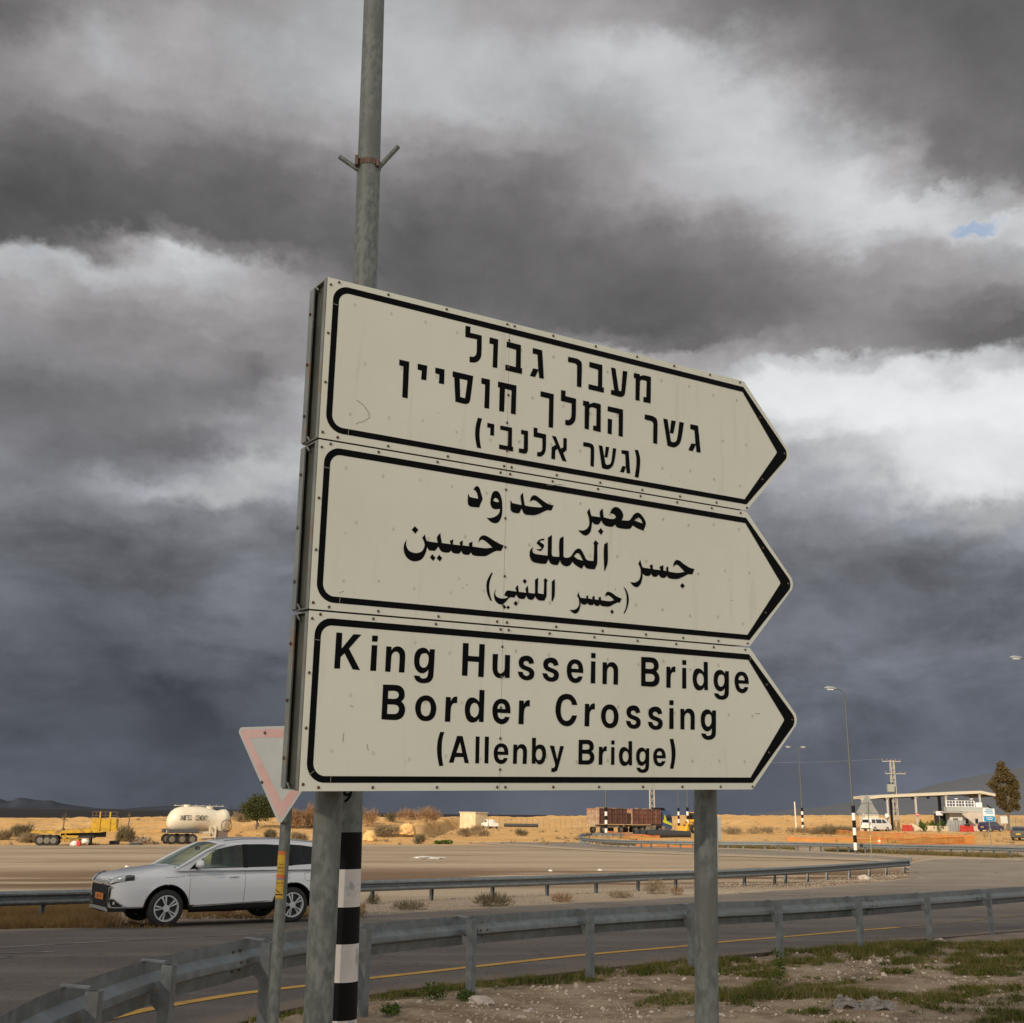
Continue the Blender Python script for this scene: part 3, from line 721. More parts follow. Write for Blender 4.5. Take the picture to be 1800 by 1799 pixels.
ARA = [[
 [ZD((370,147),(405,158),(430,190),(450,260),(480,375),(450,450),(422,524),(290,514),(250,498),(228,470),(220,430),(224,290),(234,292),(250,335),(300,350),(404,370),(385,280),(350,225),(320,210),(345,170))],
 [ZD((715,232),(765,255),(800,320),(822,400),(828,500),(828,600),(815,680),(780,760),(735,798),(700,802),(650,790),(595,750),(552,705),(620,708),(690,690),(750,650),(780,600),(788,548),(720,556),(660,540),(630,500),(618,450),(625,370),(645,290),(675,245)), ZD((712,354),(745,375),(772,428),(720,426),(668,405),(685,370))],
 [ZD((1192,262),(1205,380),(1222,487),(1300,505),(1490,522),(1538,512),(1470,445),(1410,400),(1370,395),(1335,405),(1312,428),(1320,380),(1345,330),(1388,308),(1430,320),(1490,365),(1590,438),(1650,468),(1732,486),(1690,578),(1620,572),(1560,595),(1480,635),(1410,656),(1360,660),(1230,645),(1200,615),(1180,570),(1166,538),(1145,590),(1120,628),(1030,614),(990,590),(974,550),(972,402),(984,405),(1000,445),(1100,468),(1168,480),(1158,400),(1150,320))],
 [ZG((720,178),(728,215),(738,250),(820,262),(817,210),(843,180),(852,262),(900,275),(945,278),(968,262),(955,240),(935,228),(912,228),(930,185),(965,166),(1010,190),(1035,240),(1030,270),(1020,290),(1090,292),(1110,270),(1130,240),(1160,220),(1190,228),(1225,270),(1245,320),(1222,388),(1160,362),(1122,338),(1095,370),(980,358),(958,330),(935,350),(880,345),(850,325),(828,292),(810,325),(765,325),(745,300),(742,335),(730,395),(705,425),(680,432),(650,418),(615,382),(665,385),(700,365),(718,330),(715,270),(698,215)), ZG((1138,290),(1175,264),(1198,280),(1215,320),(1170,305)), ZG((825,362),(850,395),(828,428),(800,392))]],
 [[ZE((228,692),(218,730),(222,780),(250,825),(310,850),(360,848),(400,825),(425,770),(418,720),(398,680),(430,640),(440,690),(455,715),(575,735),(565,675),(603,625),(612,690),(620,738),(722,752),(710,715),(750,696),(745,755),(828,765),(822,728),(858,708),(855,765),(928,775),(926,740),(967,722),(965,778),(1110,797),(1192,790),(1140,740),(1085,702),(1055,708),(1036,735),(1042,690),(1070,658),(1100,652),(1150,672),(1240,730),(1322,768),(1290,830),(1240,828),(1190,848),(1120,885),(1080,888),(975,878),(948,845),(925,872),(860,862),(840,828),(815,858),(745,850),(725,822),(698,846),(620,836),(595,805),(580,780),(545,828),(475,822),(455,785),(438,850),(400,915),(355,940),(305,945),(250,925),(210,880),(190,820),(195,750))],
 [ZE((315,548),(355,588),(322,634),(280,590))], [ZE((512,866),(550,905),(522,942),(485,900))], [ZE((590,872),(626,908),(598,948),(562,910))],
 [ZF((300,262),(292,310),(305,345),(345,362),(512,385),(516,125),(573,86),(570,375),(590,395),(680,402),(684,150),(740,106),(738,395),(760,414),(820,410),(850,390),(890,330),(930,290),(970,285),(1000,310),(1040,385),(1078,447),(1172,462),(1180,225),(1168,208),(1200,162),(1245,210),(1228,230),(1224,490),(1190,582),(1080,570),(1055,550),(1033,520),(1005,574),(950,545),(890,500),(868,470),(840,515),(800,538),(750,532),(710,500),(688,450),(675,490),(652,522),(580,512),(545,485),(523,432),(505,475),(480,502),(340,488),(290,465),(262,420),(252,360),(265,300)), ZF((890,395),(912,365),(940,348),(970,360),(1020,458),(945,435))],
 [ZF((465,140),(460,165),(425,165),(395,185),(455,225),(460,250),(440,290),(410,316),(380,310),(345,290),(390,292),(425,280),(400,250),(352,210),(375,170),(420,145))],
 [ZF((1324,235),(1375,190),(1374,490),(1335,604),(1325,600))],
 [ZG((1194,658),(1200,690),(1215,730),(1290,742),(1280,712),(1307,700),(1310,745),(1382,755),(1372,722),(1408,708),(1408,758),(1438,762),(1432,735),(1452,717),(1455,768),(1540,780),(1605,770),(1570,732),(1540,705),(1520,705),(1500,725),(1505,690),(1525,662),(1555,665),(1600,698),(1650,730),(1697,745),(1678,795),(1640,793),(1600,812),(1550,835),(1520,838),(1462,830),(1440,808),(1420,826),(1385,822),(1365,795),(1345,815),(1310,812),(1295,788),(1275,808),(1235,803),(1215,785),(1212,830),(1195,885),(1165,912),(1135,905),(1098,866),(1150,868),(1185,840),(1198,790),(1192,730),(1174,695))],
 [ZG((1585,875),(1607,900),(1588,926),(1563,900))]],
 [[ZE((1180,1073),(1196,1076),(1165,1160),(1155,1240),(1165,1320),(1188,1393),(1170,1390),(1140,1330),(1125,1260),(1130,1170))],
 [ZE((1235,1255),(1222,1300),(1235,1340),(1280,1362),(1330,1365),(1370,1352),(1355,1340),(1325,1330),(1340,1295),(1360,1275),(1400,1278),(1465,1288),(1452,1245),(1480,1210),(1490,1290),(1575,1300),(1565,1255),(1592,1218),(1600,1300),(1668,1310)) + ZF((330,930),(330,735),(375,700),(370,925),(455,940),(460,755),(452,740),(478,706),(515,742),(500,757),(495,960),(480,1000),(465,1032),(390,1028),(350,1000),(332,965),(315,1000),(295,1018),(240,1012),(215,985),(205,952),(195,980),(175,1006),(110,1002),(80,980),(65,940)) + ZE((1440,1355),(1390,1352),(1345,1400),(1300,1432),(1260,1425),(1225,1390),(1210,1340),(1215,1290))],
 [ZF((180,716),(212,752),(185,792),(152,755))], [ZF((50,1036),(84,1072),(58,1110),(22,1074))], [ZE((1330,1442),(1348,1462),(1328,1485),(1308,1462))], [ZE((1370,1444),(1390,1464),(1370,1488),(1350,1466))],
 [ZF((572,755),(615,722),(612,965),(580,1046),(568,1040))],
 [ZF((958,912),(966,950),(985,990),(1070,1000),(1062,970),(1092,956),(1095,1000),(1160,1012),(1150,980),(1185,962),(1188,1015),(1245,1022),(1243,990),(1275,974),(1280,1025),(1400,1040),(1468,1028),(1430,985),(1385,955),(1358,960),(1338,980),(1345,940),(1365,908),(1400,906),(1440,925),(1510,975),(1577,1002),(1552,1060),(1510,1060),(1465,1082),(1410,1112),(1380,1118),(1290,1108),(1262,1085),(1245,1108),(1200,1102),(1175,1075),(1160,1098),(1110,1094),(1080,1065),(1060,1088),(1005,1082),(985,1055),(980,1110),(960,1180),(925,1215),(900,1218),(860,1195),(830,1165),(900,1162),(945,1130),(965,1080),(960,1010),(935,960))],
 [ZF((1438,1160),(1462,1192),(1442,1226),(1412,1192))],
 [ZF((1612,834),(1650,890),(1675,970),(1677,1050),(1655,1140),(1620,1215),(1602,1213),(1635,1140),(1648,1050),(1645,960),(1628,890),(1604,838))]]]
ENG = [
 (570, 1100, 6, [('K',104,441,395,92),('i',484,466,565,108),('n',641,478,857,226),('g',938,602,1166,243),('H',1450,524,1693,198)], 0),
 (850, 1120, 7.2, [('u',108,516,335,228),('s',430,541,645,243),('s',742,559,955,268),('e',1052,577,1262,290),('i',1355,585,1417,205),('n',1504,596,1702,325)], 0),
 (1100, 1130, 7.2, [('B',194,553,425,195),('r',512,572,627,303),('i',713,584,764,222),('d',848,600,1036,245),('g',1115,716,1303,353),('e',1380,634,1552,373)], 0),
 (570, 1100, 6, [('B',602,983,862,632),('o',955,1004,1183,741),('r',1270,1010,1403,750),('d',1478,1020,1690,680)], 1),
 (850, 1120, 7.2, [('e',108,1100,343,788),('r',441,1102,585,800),('C',908,1124,1185,726),('r',1277,1130,1408,842),('o',1487,1150,1705,858)], 1),
 (1100, 1130, 7.2, [('s',0,1087,187,798),('s',278,1100,465,813),('i',550,1102,604,730),('n',691,1107,870,838),('g',952,1227,1140,850)], 1),
 (750, 1270, 7.2, [('(',123,552,222,122),('A',280,508,543,175),('l',611,516,670,180),('l',727,516,788,182),('e',845,527,1035,268),('n',1091,520,1270,278),('b',1328,532,1513,200),('y',1553,627,1736,298)], 2),
 (980, 1200, 7.2, [('B',264,1038,467,728),('r',520,1043,622,808),('i',676,1046,721,733),('d',777,1055,943,742),('g',995,1142,1160,826),('e',1212,1062,1368,830),(')',1422,1092,1490,715)], 2)]

# strokes of the Latin letters on the bottom board (narrow bold grotesque), each traced once
LZ = dict(A=(570, 1100, 6), B=(850, 1120, 7.2), C=(1100, 1130, 7.2), D=(750, 1270, 7.2), E=(980, 1200, 7.2))
LAT = {
 'K': ('A', [[(127,73),(190,78),(183,238),(310,92),(395,96),(262,238),(382,458),(303,450),(215,285),(172,325),(166,442),(104,440)]]),
 'i': ('A', [[(500,204),(558,207),(545,467),(484,465)], [(505,106),(564,110),(560,170),(501,167)]]),
 'n': ('A', [[(654,213),(710,217),(708,255),(730,228),(765,214),(805,220),(835,245),(852,280),(855,330),(846,487),(787,485),(796,330),(792,295),(775,272),(752,268),(728,280),(712,305),(706,345),(698,480),(641,477)]]),
 'g': ('A', [[(1112,250),(1167,251),(1152,520),(1140,565),(1110,595),(1060,608),(1000,600),(960,570),(942,525),(1003,530),(1020,552),(1050,558),(1080,548),(1092,520),(1098,462),(1075,488),(1040,503),(1000,495),(965,460),(948,410),(946,350),(958,290),(990,250),(1030,234),(1070,240),(1098,265),(1112,285)], [(1058,292),(1025,300),(1008,335),(1002,375),(1010,420),(1035,445),(1065,440),(1090,410),(1100,360),(1095,315),(1080,295)]]),
 'H': ('A', [[(1462,182),(1522,185),(1518,316),(1630,325),(1635,193),(1693,197),(1680,540),(1622,537),(1628,383),(1515,374),(1508,527),(1450,523)]]),
 'B': ('C', [[(195,178),(330,186),(370,200),(400,232),(414,280),(410,330),(385,362),(412,400),(426,450),(418,505),(395,540),(360,558),(320,562),(194,552)], [(250,247),(320,250),(345,262),(357,290),(350,320),(325,333),(250,330)], [(248,392),(325,398),(352,410),(365,440),(358,475),(335,495),(248,494)]]),
 'u': ('B', [[(112,210),(180,213),(172,400),(180,445),(205,465),(235,455),(258,430),(266,390),(270,222),(335,228),(328,522),(268,520),(268,485),(245,512),(210,525),(165,515),(130,480),(112,430),(108,390)]]),
 's': ('B', [[(642,330),(580,340),(570,315),(545,300),(515,305),(502,328),(515,352),(560,372),(610,395),(640,430),(645,470),(630,515),(595,540),(550,547),(495,535),(450,495),(430,435),(493,440),(508,475),(540,492),(570,485),(583,462),(572,440),(530,420),(475,395),(445,355),(443,300),(465,258),(500,238),(545,232),(590,242),(625,275)]]),
 'e': ('B', [[(1262,455),(1112,445),(1118,485),(1140,515),(1165,522),(1188,512),(1200,495),(1255,500),(1235,545),(1200,575),(1155,582),(1105,562),(1068,515),(1052,440),(1055,370),(1080,315),(1115,287),(1155,280),(1205,293),(1240,330),(1258,385)], [(1110,397),(1203,404),(1195,362),(1175,340),(1155,335),(1130,345),(1114,370)]]),
 'r': ('A', [[(1280,750),(1333,753),(1332,795),(1350,765),(1375,748),(1403,748),(1400,815),(1365,815),(1342,840),(1333,880),(1326,1010),(1268,1008)]]),
 'd': ('A', [[(1636,678),(1691,680),(1680,1024),(1630,1020),(1630,985),(1605,1015),(1565,1028),(1520,1015),(1490,970),(1478,900),(1485,830),(1510,780),(1545,760),(1585,765),(1615,785),(1632,808)], [(1582,815),(1555,830),(1538,865),(1533,905),(1545,950),(1580,975),(1605,962),(1625,925),(1628,870),(1612,828)]]),
 'o': ('A', [[(1070,733),(1120,745),(1160,785),(1182,850),(1180,910),(1160,965),(1120,1000),(1070,1010),(1015,998),(975,955),(955,890),(958,830),(980,780),(1020,745)], [(1068,790),(1040,800),(1022,830),(1015,875),(1022,925),(1045,950),(1072,957),(1100,945),(1118,910),(1123,865),(1115,820),(1095,798)]]),
 'C': ('B', [[(1185,860),(1120,857),(1105,812),(1080,790),(1050,785),(1010,800),(985,840),(975,900),(975,960),(990,1020),(1020,1055),(1055,1062),(1090,1045),(1112,1010),(1120,992),(1183,993),(1165,1050),(1130,1100),(1085,1128),(1040,1130),(980,1105),(935,1045),(910,965),(908,890),(925,810),(960,750),(1010,720),(1055,715),(1110,730),(1150,770),(1175,815)]]),
 'A': ('D', [[(388,172),(460,175),(543,515),(485,510),(470,437),(362,437),(340,508),(280,506)], [(427,250),(378,382),(455,385)]]),
 'l': ('D', [[(617,178),(670,180),(662,517),(611,515)]]),
 'b': ('D', [[(1332,197),(1383,198),(1380,312),(1405,288),(1445,282),(1485,300),(1508,345),(1515,400),(1505,460),(1480,512),(1435,533),(1400,525),(1378,487),(1375,523),(1328,522)], [(1420,335),(1395,350),(1382,385),(1380,430),(1395,470),(1420,482),(1448,470),(1463,430),(1465,390),(1455,355),(1440,338)]]),
 'y': ('D', [[(1553,290),(1608,292),(1648,470),(1688,295),(1736,297),(1660,575),(1645,610),(1615,627),(1573,627),(1575,575),(1600,577),(1620,560),(1622,530)]]),
 '(': ('D', [[(165,122),(222,122),(195,220),(187,330),(190,430),(208,552),(152,552),(130,440),(123,330),(135,220)]]),
 ')': ('E', [[(1422,715),(1465,715),(1488,840),(1490,920),(1482,1000),(1466,1094),(1425,1090),(1440,1000),(1445,920),(1440,830)]])}
_glyph = {}
def latin(ch):
    """outline of a traced letter in the plane of the board, scaled to the unit square"""
    if ch not in _glyph:
        x0, y0, k = LZ[LAT[ch][0]]; loops = [[suv(x0 + a / k, y0 + b / k) for a, b in lp] for lp in LAT[ch][1]]
        us = [p[0] for lp in loops for p in lp]; vs = [p[1] for lp in loops for p in lp]; u0, u1, v0, v1 = min(us), max(us), min(vs), max(vs)
        sm = [smooth_poly([(p[0] * 20, p[1] * 20) for p in lp], 40, 5) for lp in loops]
        sm = [[((p.x / 20 - u0) / (u1 - u0), 1 - (p.y / 20 - v0) / (v1 - v0)) for p in lp] for lp in sm]
        groups = [[sm[0]]] if ch == 'i' else [sm]
        if ch == 'i': groups.append([sm[1]])
        V, Fs = [], []
        for g_ in groups:
            fl, tr = curve_fill(g_); b = len(V); V += fl; Fs += [tuple(i + b for i in t) for t in tr]
        _glyph[ch] = (V, Fs)
    return _glyph[ch]
_fontglyph = {}
def glyph(ch, bold=.014):
    """a plain letter for small writing, scaled to the unit square"""
    if ch in _fontglyph: return _fontglyph[ch]
    c = bpy.data.curves.new('g', 'FONT'); c.body = ch; c.offset = bold; c.resolution_u = 4; o = bpy.data.objects.new('g', c); COL.objects.link(o)
    bpy.context.view_layer.update(); dg = bpy.context.evaluated_depsgraph_get(); me = bpy.data.meshes.new_from_object(o.evaluated_get(dg))
    v = np.array([tuple(p.co)[:2] for p in me.vertices]); f = [tuple(p.vertices) for p in me.polygons]
    lo_, hi_ = v.min(0), v.max(0); v = (v - lo_) / (hi_ - lo_)
    bpy.data.objects.remove(o); bpy.data.curves.remove(c); bpy.data.meshes.remove(me); _fontglyph[ch] = (v, f); return _fontglyph[ch]

def curve_fill(loops, sx=1.0):
    """fill loops (holes allowed) -> verts2d, faces"""
    tri = tessellate_polygon([[Vector((p[0], p[1], 0)) for p in lp] for lp in loops])
    flat = [p for lp in loops for p in lp]
    return flat, [tuple(t) for t in tri]

def build_sign():
    root = thing('direction_sign', 'large cream arrow sign of three boards lettered in Hebrew, Arabic and English on two posts', 'road sign', (SO.x, SO.y, 0))
    inv = Matrix.Translation(root.location).inverted()
    def B(mb, name, m, parent, **k):
        mb.v = [tuple(Vector(v) - root.location) for v in mb.v]; return mb.build(name, m, parent, **k)
    def B1(mb, name, m, parent, **k):
        mb.v = [tuple(Vector(v) - root.location) for v in mb.v]; return mb.build1(name, m, parent, **k)
    def rounded(poly, rad, n=6):
        P = [Vector(p) for p in poly]; out = []
        for i, p in enumerate(P):
            r = rad[i]
            if not r: out.append(p); continue
            a = (P[i - 1] - p).normalized(); b = (P[(i + 1) % len(P)] - p).normalized(); h = a.angle(b) / 2; t = r / tan(h); c = p + (a + b).normalized() * (r / sin(h))
            s = p + a * t; e = p + b * t
            for k in range(n + 1):
                q = k / n; v = (s - c).lerp(e - c, q); v = v.normalized() * r; out.append(c + v)
        return out
    names = ['Hebrew', 'Arabic', 'English']
    for bi, (v0, v1) in enumerate(BOARDS):
        vm = (v0 + v1) / 2
        plate = rounded([(0, v0), (WB, v0), (WB + TIP, vm), (WB, v1), (0, v1)], [.006, .01, .05, .01, .006])
        # two sheets side by side: the joint at u = SEAM
        SEAM = .8865
        mb = MB(); fn = lambda a, b, d: S3(a, b, d)
        left = [(0, v0), (SEAM - .0012, v0), (SEAM - .0012, v1), (0, v1)]
        right = [(SEAM + .0012, v0)] + [tuple(p) for p in rounded([(SEAM, v0), (WB, v0), (WB + TIP, vm), (WB, v1), (SEAM, v1)], [0, .01, .05, .01, 0])[1:-1]] + [(SEAM + .0012, v1)]
        mb.prism(left, 0, .004, fn); mb.prism(right, .0008, .0045, fn)
        mb.prism([(SEAM - .004, v0 + .002), (SEAM + .004, v0 + .002), (SEAM + .004, v1 - .002), (SEAM - .004, v1 - .002)], .006, .009, fn)
        board = B(mb, 'sign_board', signwhite, root); board['label'] = ['top board with Hebrew lettering', 'middle board with Arabic lettering', 'bottom board with English lettering'][bi]
        # black border: constant width, thickening towards the tip
        o_ = rounded([(.027, v0 + .0235), (WB - .006, v0 + .0325), (WB + TIP - .020, vm + .004), (WB - .001, v1 - .031), (.024, v1 - .031)], [.068, 0, .045, 0, .075], 8)
        i_ = rounded([(.0535, v0 + .051), (WB - .0125, v0 + .060), (2.5525, vm + .003), (WB - .014, v1 - .056), (.050, v1 - .056)], [.045, 0, .012, 0, .05], 8)
        flat, tri = curve_fill([[tuple(p) for p in o_], [tuple(p) for p in reversed(i_)]])
        mb = MB(); mb.add([S3(a, b, -.0009) for a, b in flat], tri); B(mb, 'border', black_print, board)
        # scratches through the border and lettering
        # rivets
        mb = MB(); rv = []
        for k in range(4): rv.append((.014, v0 + .03 + (v1 - v0 - .055) * k / 3))
        for s, vv in ((1, v0 + .0115), (-1, v1 - .0135)):
            for k, u in enumerate([.05, .27, .55, .865, .91, 1.13, 1.38, 1.63, 1.86, 2.09, 2.29]):
                rv.append((u + (.03 if s < 0 else 0) * (1 if u not in (.865, .91) else 0) + .01 * sin(k * 7 + bi * 3), vv))
        for k in range(5): rv.append((SEAM + random.uniform(-.003, .003), v0 + .085 + (v1 - v0 - .17) * k / 4))
        for a, b in ((2.435, vm - .165), (WB + TIP - .055, vm + .002), (2.44, vm + .165)): rv.append((a, b))
        for u, v in rv:
            r = .0066; pts = []; n = 8
            for k in range(n): pts.append(S3(u + r * cos(2 * pi * k / n), v + r * sin(2 * pi * k / n), -.0004))
            for k in range(n): pts.append(S3(u + .62 * r * cos(2 * pi * k / n), v + .62 * r * sin(2 * pi * k / n), -.0042))
            mb.add(pts, [(k, (k + 1) % n, n + (k + 1) % n, n + k) for k in range(n)] + [tuple(range(n, 2 * n))])
        tag(B1(mb, 'rivets', rivet_m, board, smooth=40), kind='stuff')
        # faint printed marks of the reflective sheet and scratches
        mb = MB()
        for r_ in range(3):
            for c_ in range(15):
                u = .13 + c_ * .165 + (.06 if r_ % 2 else 0) + random.uniform(-.01, .01); v = v0 + .11 + r_ * .22 + random.uniform(-.02, .02)
                if u > 2.35 or v > v1 - .08: continue
                s = .008
                for du, dv, a, b in ((0, 0, .0009, s), (0, .002, s, .0008), (0, .007, s * .7, .0007), (-.004, -.003, .0007, .003), (.004, -.003, .0007, .003)):
                    mb.add([S3(u + du + i * a, v + dv + j * b, -.0004) for j in (-1, 1) for i in (-1, 1)], [(0, 1, 3, 2)])
        tag(B1(mb, 'sheet_mark', mark_m, board), kind='stuff')
        mb = MB()
        sc_ = [[(.024, v0 + .11), (.055, v0 + .112)], [(.125, v1 - .058), (.1245, v1 - .03)]]
        if bi == 0: sc_ += [[(.155, .50), (.185, .515), (.212, .545), (.215, .565), (.19, .585), (.165, .595), (.155, .603)]]
        if bi == 1: sc_ += [[(1.10, .725), (1.13, .722), (1.165, .712), (1.19, .712)], [(.12, 1.30), (.14, 1.29)], [(.70, 1.21), (.702, 1.218)], [(.66, 1.19), (.668, 1.196)], [(.68, 1.225), (.683, 1.232)]]
        if bi == 2: sc_ += [[(.036, 2.0), (.055, 1.985)], [(.17, 1.84), (.168, 1.875)], [(.27, 1.88), (.275, 1.90), (.28, 1.905)], [(2.35, 1.70), (2.365, 1.697), (2.385, 1.698)], [(.19, 1.735), (.205, 1.74)], [(2.33, 1.44), (2.326, 1.425)]]
        for ln in sc_:
            for (a, b), (c, d) in zip(ln, ln[1:]):
                L = sqrt((c - a) ** 2 + (d - b) ** 2); nx, ny = -(d - b) / L * .0011, (c - a) / L * .0011
                mb.add([S3(a + nx, b + ny, -.0013), S3(c + nx, d + ny, -.0013), S3(c - nx, d - ny, -.0013), S3(a - nx, b - ny, -.0013)], [(0, 1, 2, 3)])
        tag(B1(mb, 'scratch', line_m, board), kind='stuff')
        # lettering
        if bi < 2:
            for li, line in enumerate((HEB, ARA)[bi]):
                for ltr in line:
                    mb = MB()
                    loops = []
                    for lp in ltr:
                        uvp = [suv(*p) for p in lp]
                        loops.append(smooth_poly([(a * 10, b * 10) for a, b in uvp], 38 if bi == 0 else 52, 4))
                    loops = [[(p.x / 10, p.y / 10) for p in lp] for lp in loops]
                    # loops inside the first are holes, the others are strokes of their own
                    groups = [[loops[0]]]
                    def inside(pt, lp):
                        c = False
                        for (ax, ay), (bx, by) in zip(lp, lp[1:] + lp[:1]):
                            if (ay > pt[1]) != (by > pt[1]) and pt[0] < (bx - ax) * (pt[1] - ay) / (by - ay) + ax: c = not c
                        return c
                    for lp in loops[1:]:
                        cx = sum(p[0] for p in lp) / len(lp), sum(p[1] for p in lp) / len(lp)
                        if inside(cx, loops[0]) and inside(lp[0], loops[0]) and inside(lp[len(lp) // 2], loops[0]): groups[0].append(lp)
                        else: groups.append([lp])
                    for g_ in groups:
                        flat, tri = curve_fill(g_); mb.add([S3(a, b, -.0010) for a, b in flat], tri)
                    B1(mb, 'letter', black_print, board)
        else:
            lv = {}
            for x0, y0, k, L, li in ENG:
                for ch, a, b, c, d in L:
                    if ch in 'KHBCinrlbdA':   # letters on the baseline share its height
                        lv.setdefault(li, []).append(suv(x0 + a / k, y0 + b / k)[1])
            basev = {li: float(np.median(v)) for li, v in lv.items()}
            for x0, y0, k, L, li in ENG:
                for ch, a, b, c, d in L:
                    u0, va = suv(x0 + a / k, y0 + b / k); u1, vb = suv(x0 + c / k, y0 + d / k)
                    if ch in 'KHBinrlA': va = basev[li]
                    gv, gf = latin(ch)
                    mb = MB(); mb.add([S3(u0 + (u1 - u0) * p[0], va + (vb - va) * p[1], -.0010) for p in gv], gf); B1(mb, 'letter', black_print, board)
        # channel frame behind the sheet
        mb = MB(); D = .165
        def bar(u0, u1, a0, a1, n0, n1): mb.add([S3(u, v, n) for n in (n0, n1) for v in (a0, a1) for u in (u0, u1)], [(0, 1, 3, 2), (4, 6, 7, 5), (0, 4, 5, 1), (2, 3, 7, 6), (0, 2, 6, 4), (1, 5, 7, 3)])
        bar(-.004, .002, v0 + .001, v1 - .001, .0055, .030)                      # front lip on the left end
        bar(-.004, .045, v0 + .003, v1 - .003, D - .004, D)                       # back flange
        bar(-.010, -.004, v0 + .008, v1 - .008, D - .045, D)                      # raised lip of the back flange
        bar(-.004, 2.30, v0 + .002, v0 + .006, .0065, D - .005)
        bar(-.004, 2.30, v1 - .006, v1 - .002, .0065, D - .005)
        for uu in (.62, 1.6): bar(uu, uu + .05, v0 + .01, v1 - .01, .01, .05)
        for a, b in ((v0 + .004, v0 + .03), (v1 - .03, v1 - .004)):
            mb.add([S3(-.006, a, .125), S3(-.006, b, .09), S3(-.006, b, .08), S3(-.006, a, .11), S3(-.002, a, .125), S3(-.002, b, .09), S3(-.002, b, .08), S3(-.002, a, .11)], [(0, 1, 2, 3), (4, 7, 6, 5), (0, 4, 5, 1), (1, 5, 6, 2), (2, 6, 7, 3), (3, 7, 4, 0)])
        B(mb, 'frame', frame_m, board)
        mb = MB(); bar(.012, .016, v0 + .007, v1 - .007, .008, D - .006); B(mb, 'frame_web', frame_dark, board)
        mb = MB()
        for k in range(3):
            v = v0 + .12 + (v1 - v0 - .24) * k / 2
            pts = [S3(-.010 - (0 if q < 6 else .006), v + .007 * cos(2 * pi * (q % 6) / 6), D - .02 + .007 * sin(2 * pi * (q % 6) / 6)) for q in range(12)]
            mb.add(pts, [(i, (i + 1) % 6, 6 + (i + 1) % 6, 6 + i) for i in range(6)] + [tuple(range(6, 12))])
        tag(B1(mb, 'frame_bolts', rivet_m, board), kind='stuff')
    # posts
    for (pa, pb, r) in (((578, 1400), (559, 1790), .0565), ((1240, 1400), (1242.5, 1790), .0565)):
        def onp(px, py):
            d = ray(px, py); o = SO + EN * .235; k = (o - CAM).dot(EN) / d.dot(EN); return CAM + d * k
        A_, B_ = onp(*pa), onp(*pb); dr = (A_ - B_).normalized()
        top = A_ + dr * ((3.70 if pa[0] < 900 else 3.85) - A_.z) / dr.z; bot = B_ - dr * ((B_.z + .35) / dr.z)
        mb = MB(); mb.tube([bot, bot.lerp(top, .5), top], r, 28); B(mb, 'post', galv_post, root, smooth=50)
        mb = MB()
        for v in (.35, 1.0, 1.75):
            c = bot.lerp(top, 0)
            # clamp round the post at the height of each board
            zz = (SO + EV * v).z; c = bot + dr * ((zz - bot.z) / dr.z)
            mb.tube([c - dr * .02, c + dr * .02], r + .006, 20)
            mb.box(tuple(c - EN * .03), (.05, .05, .04))
        B(mb, 'post_clamps', galv, root)
    return root
build_sign()

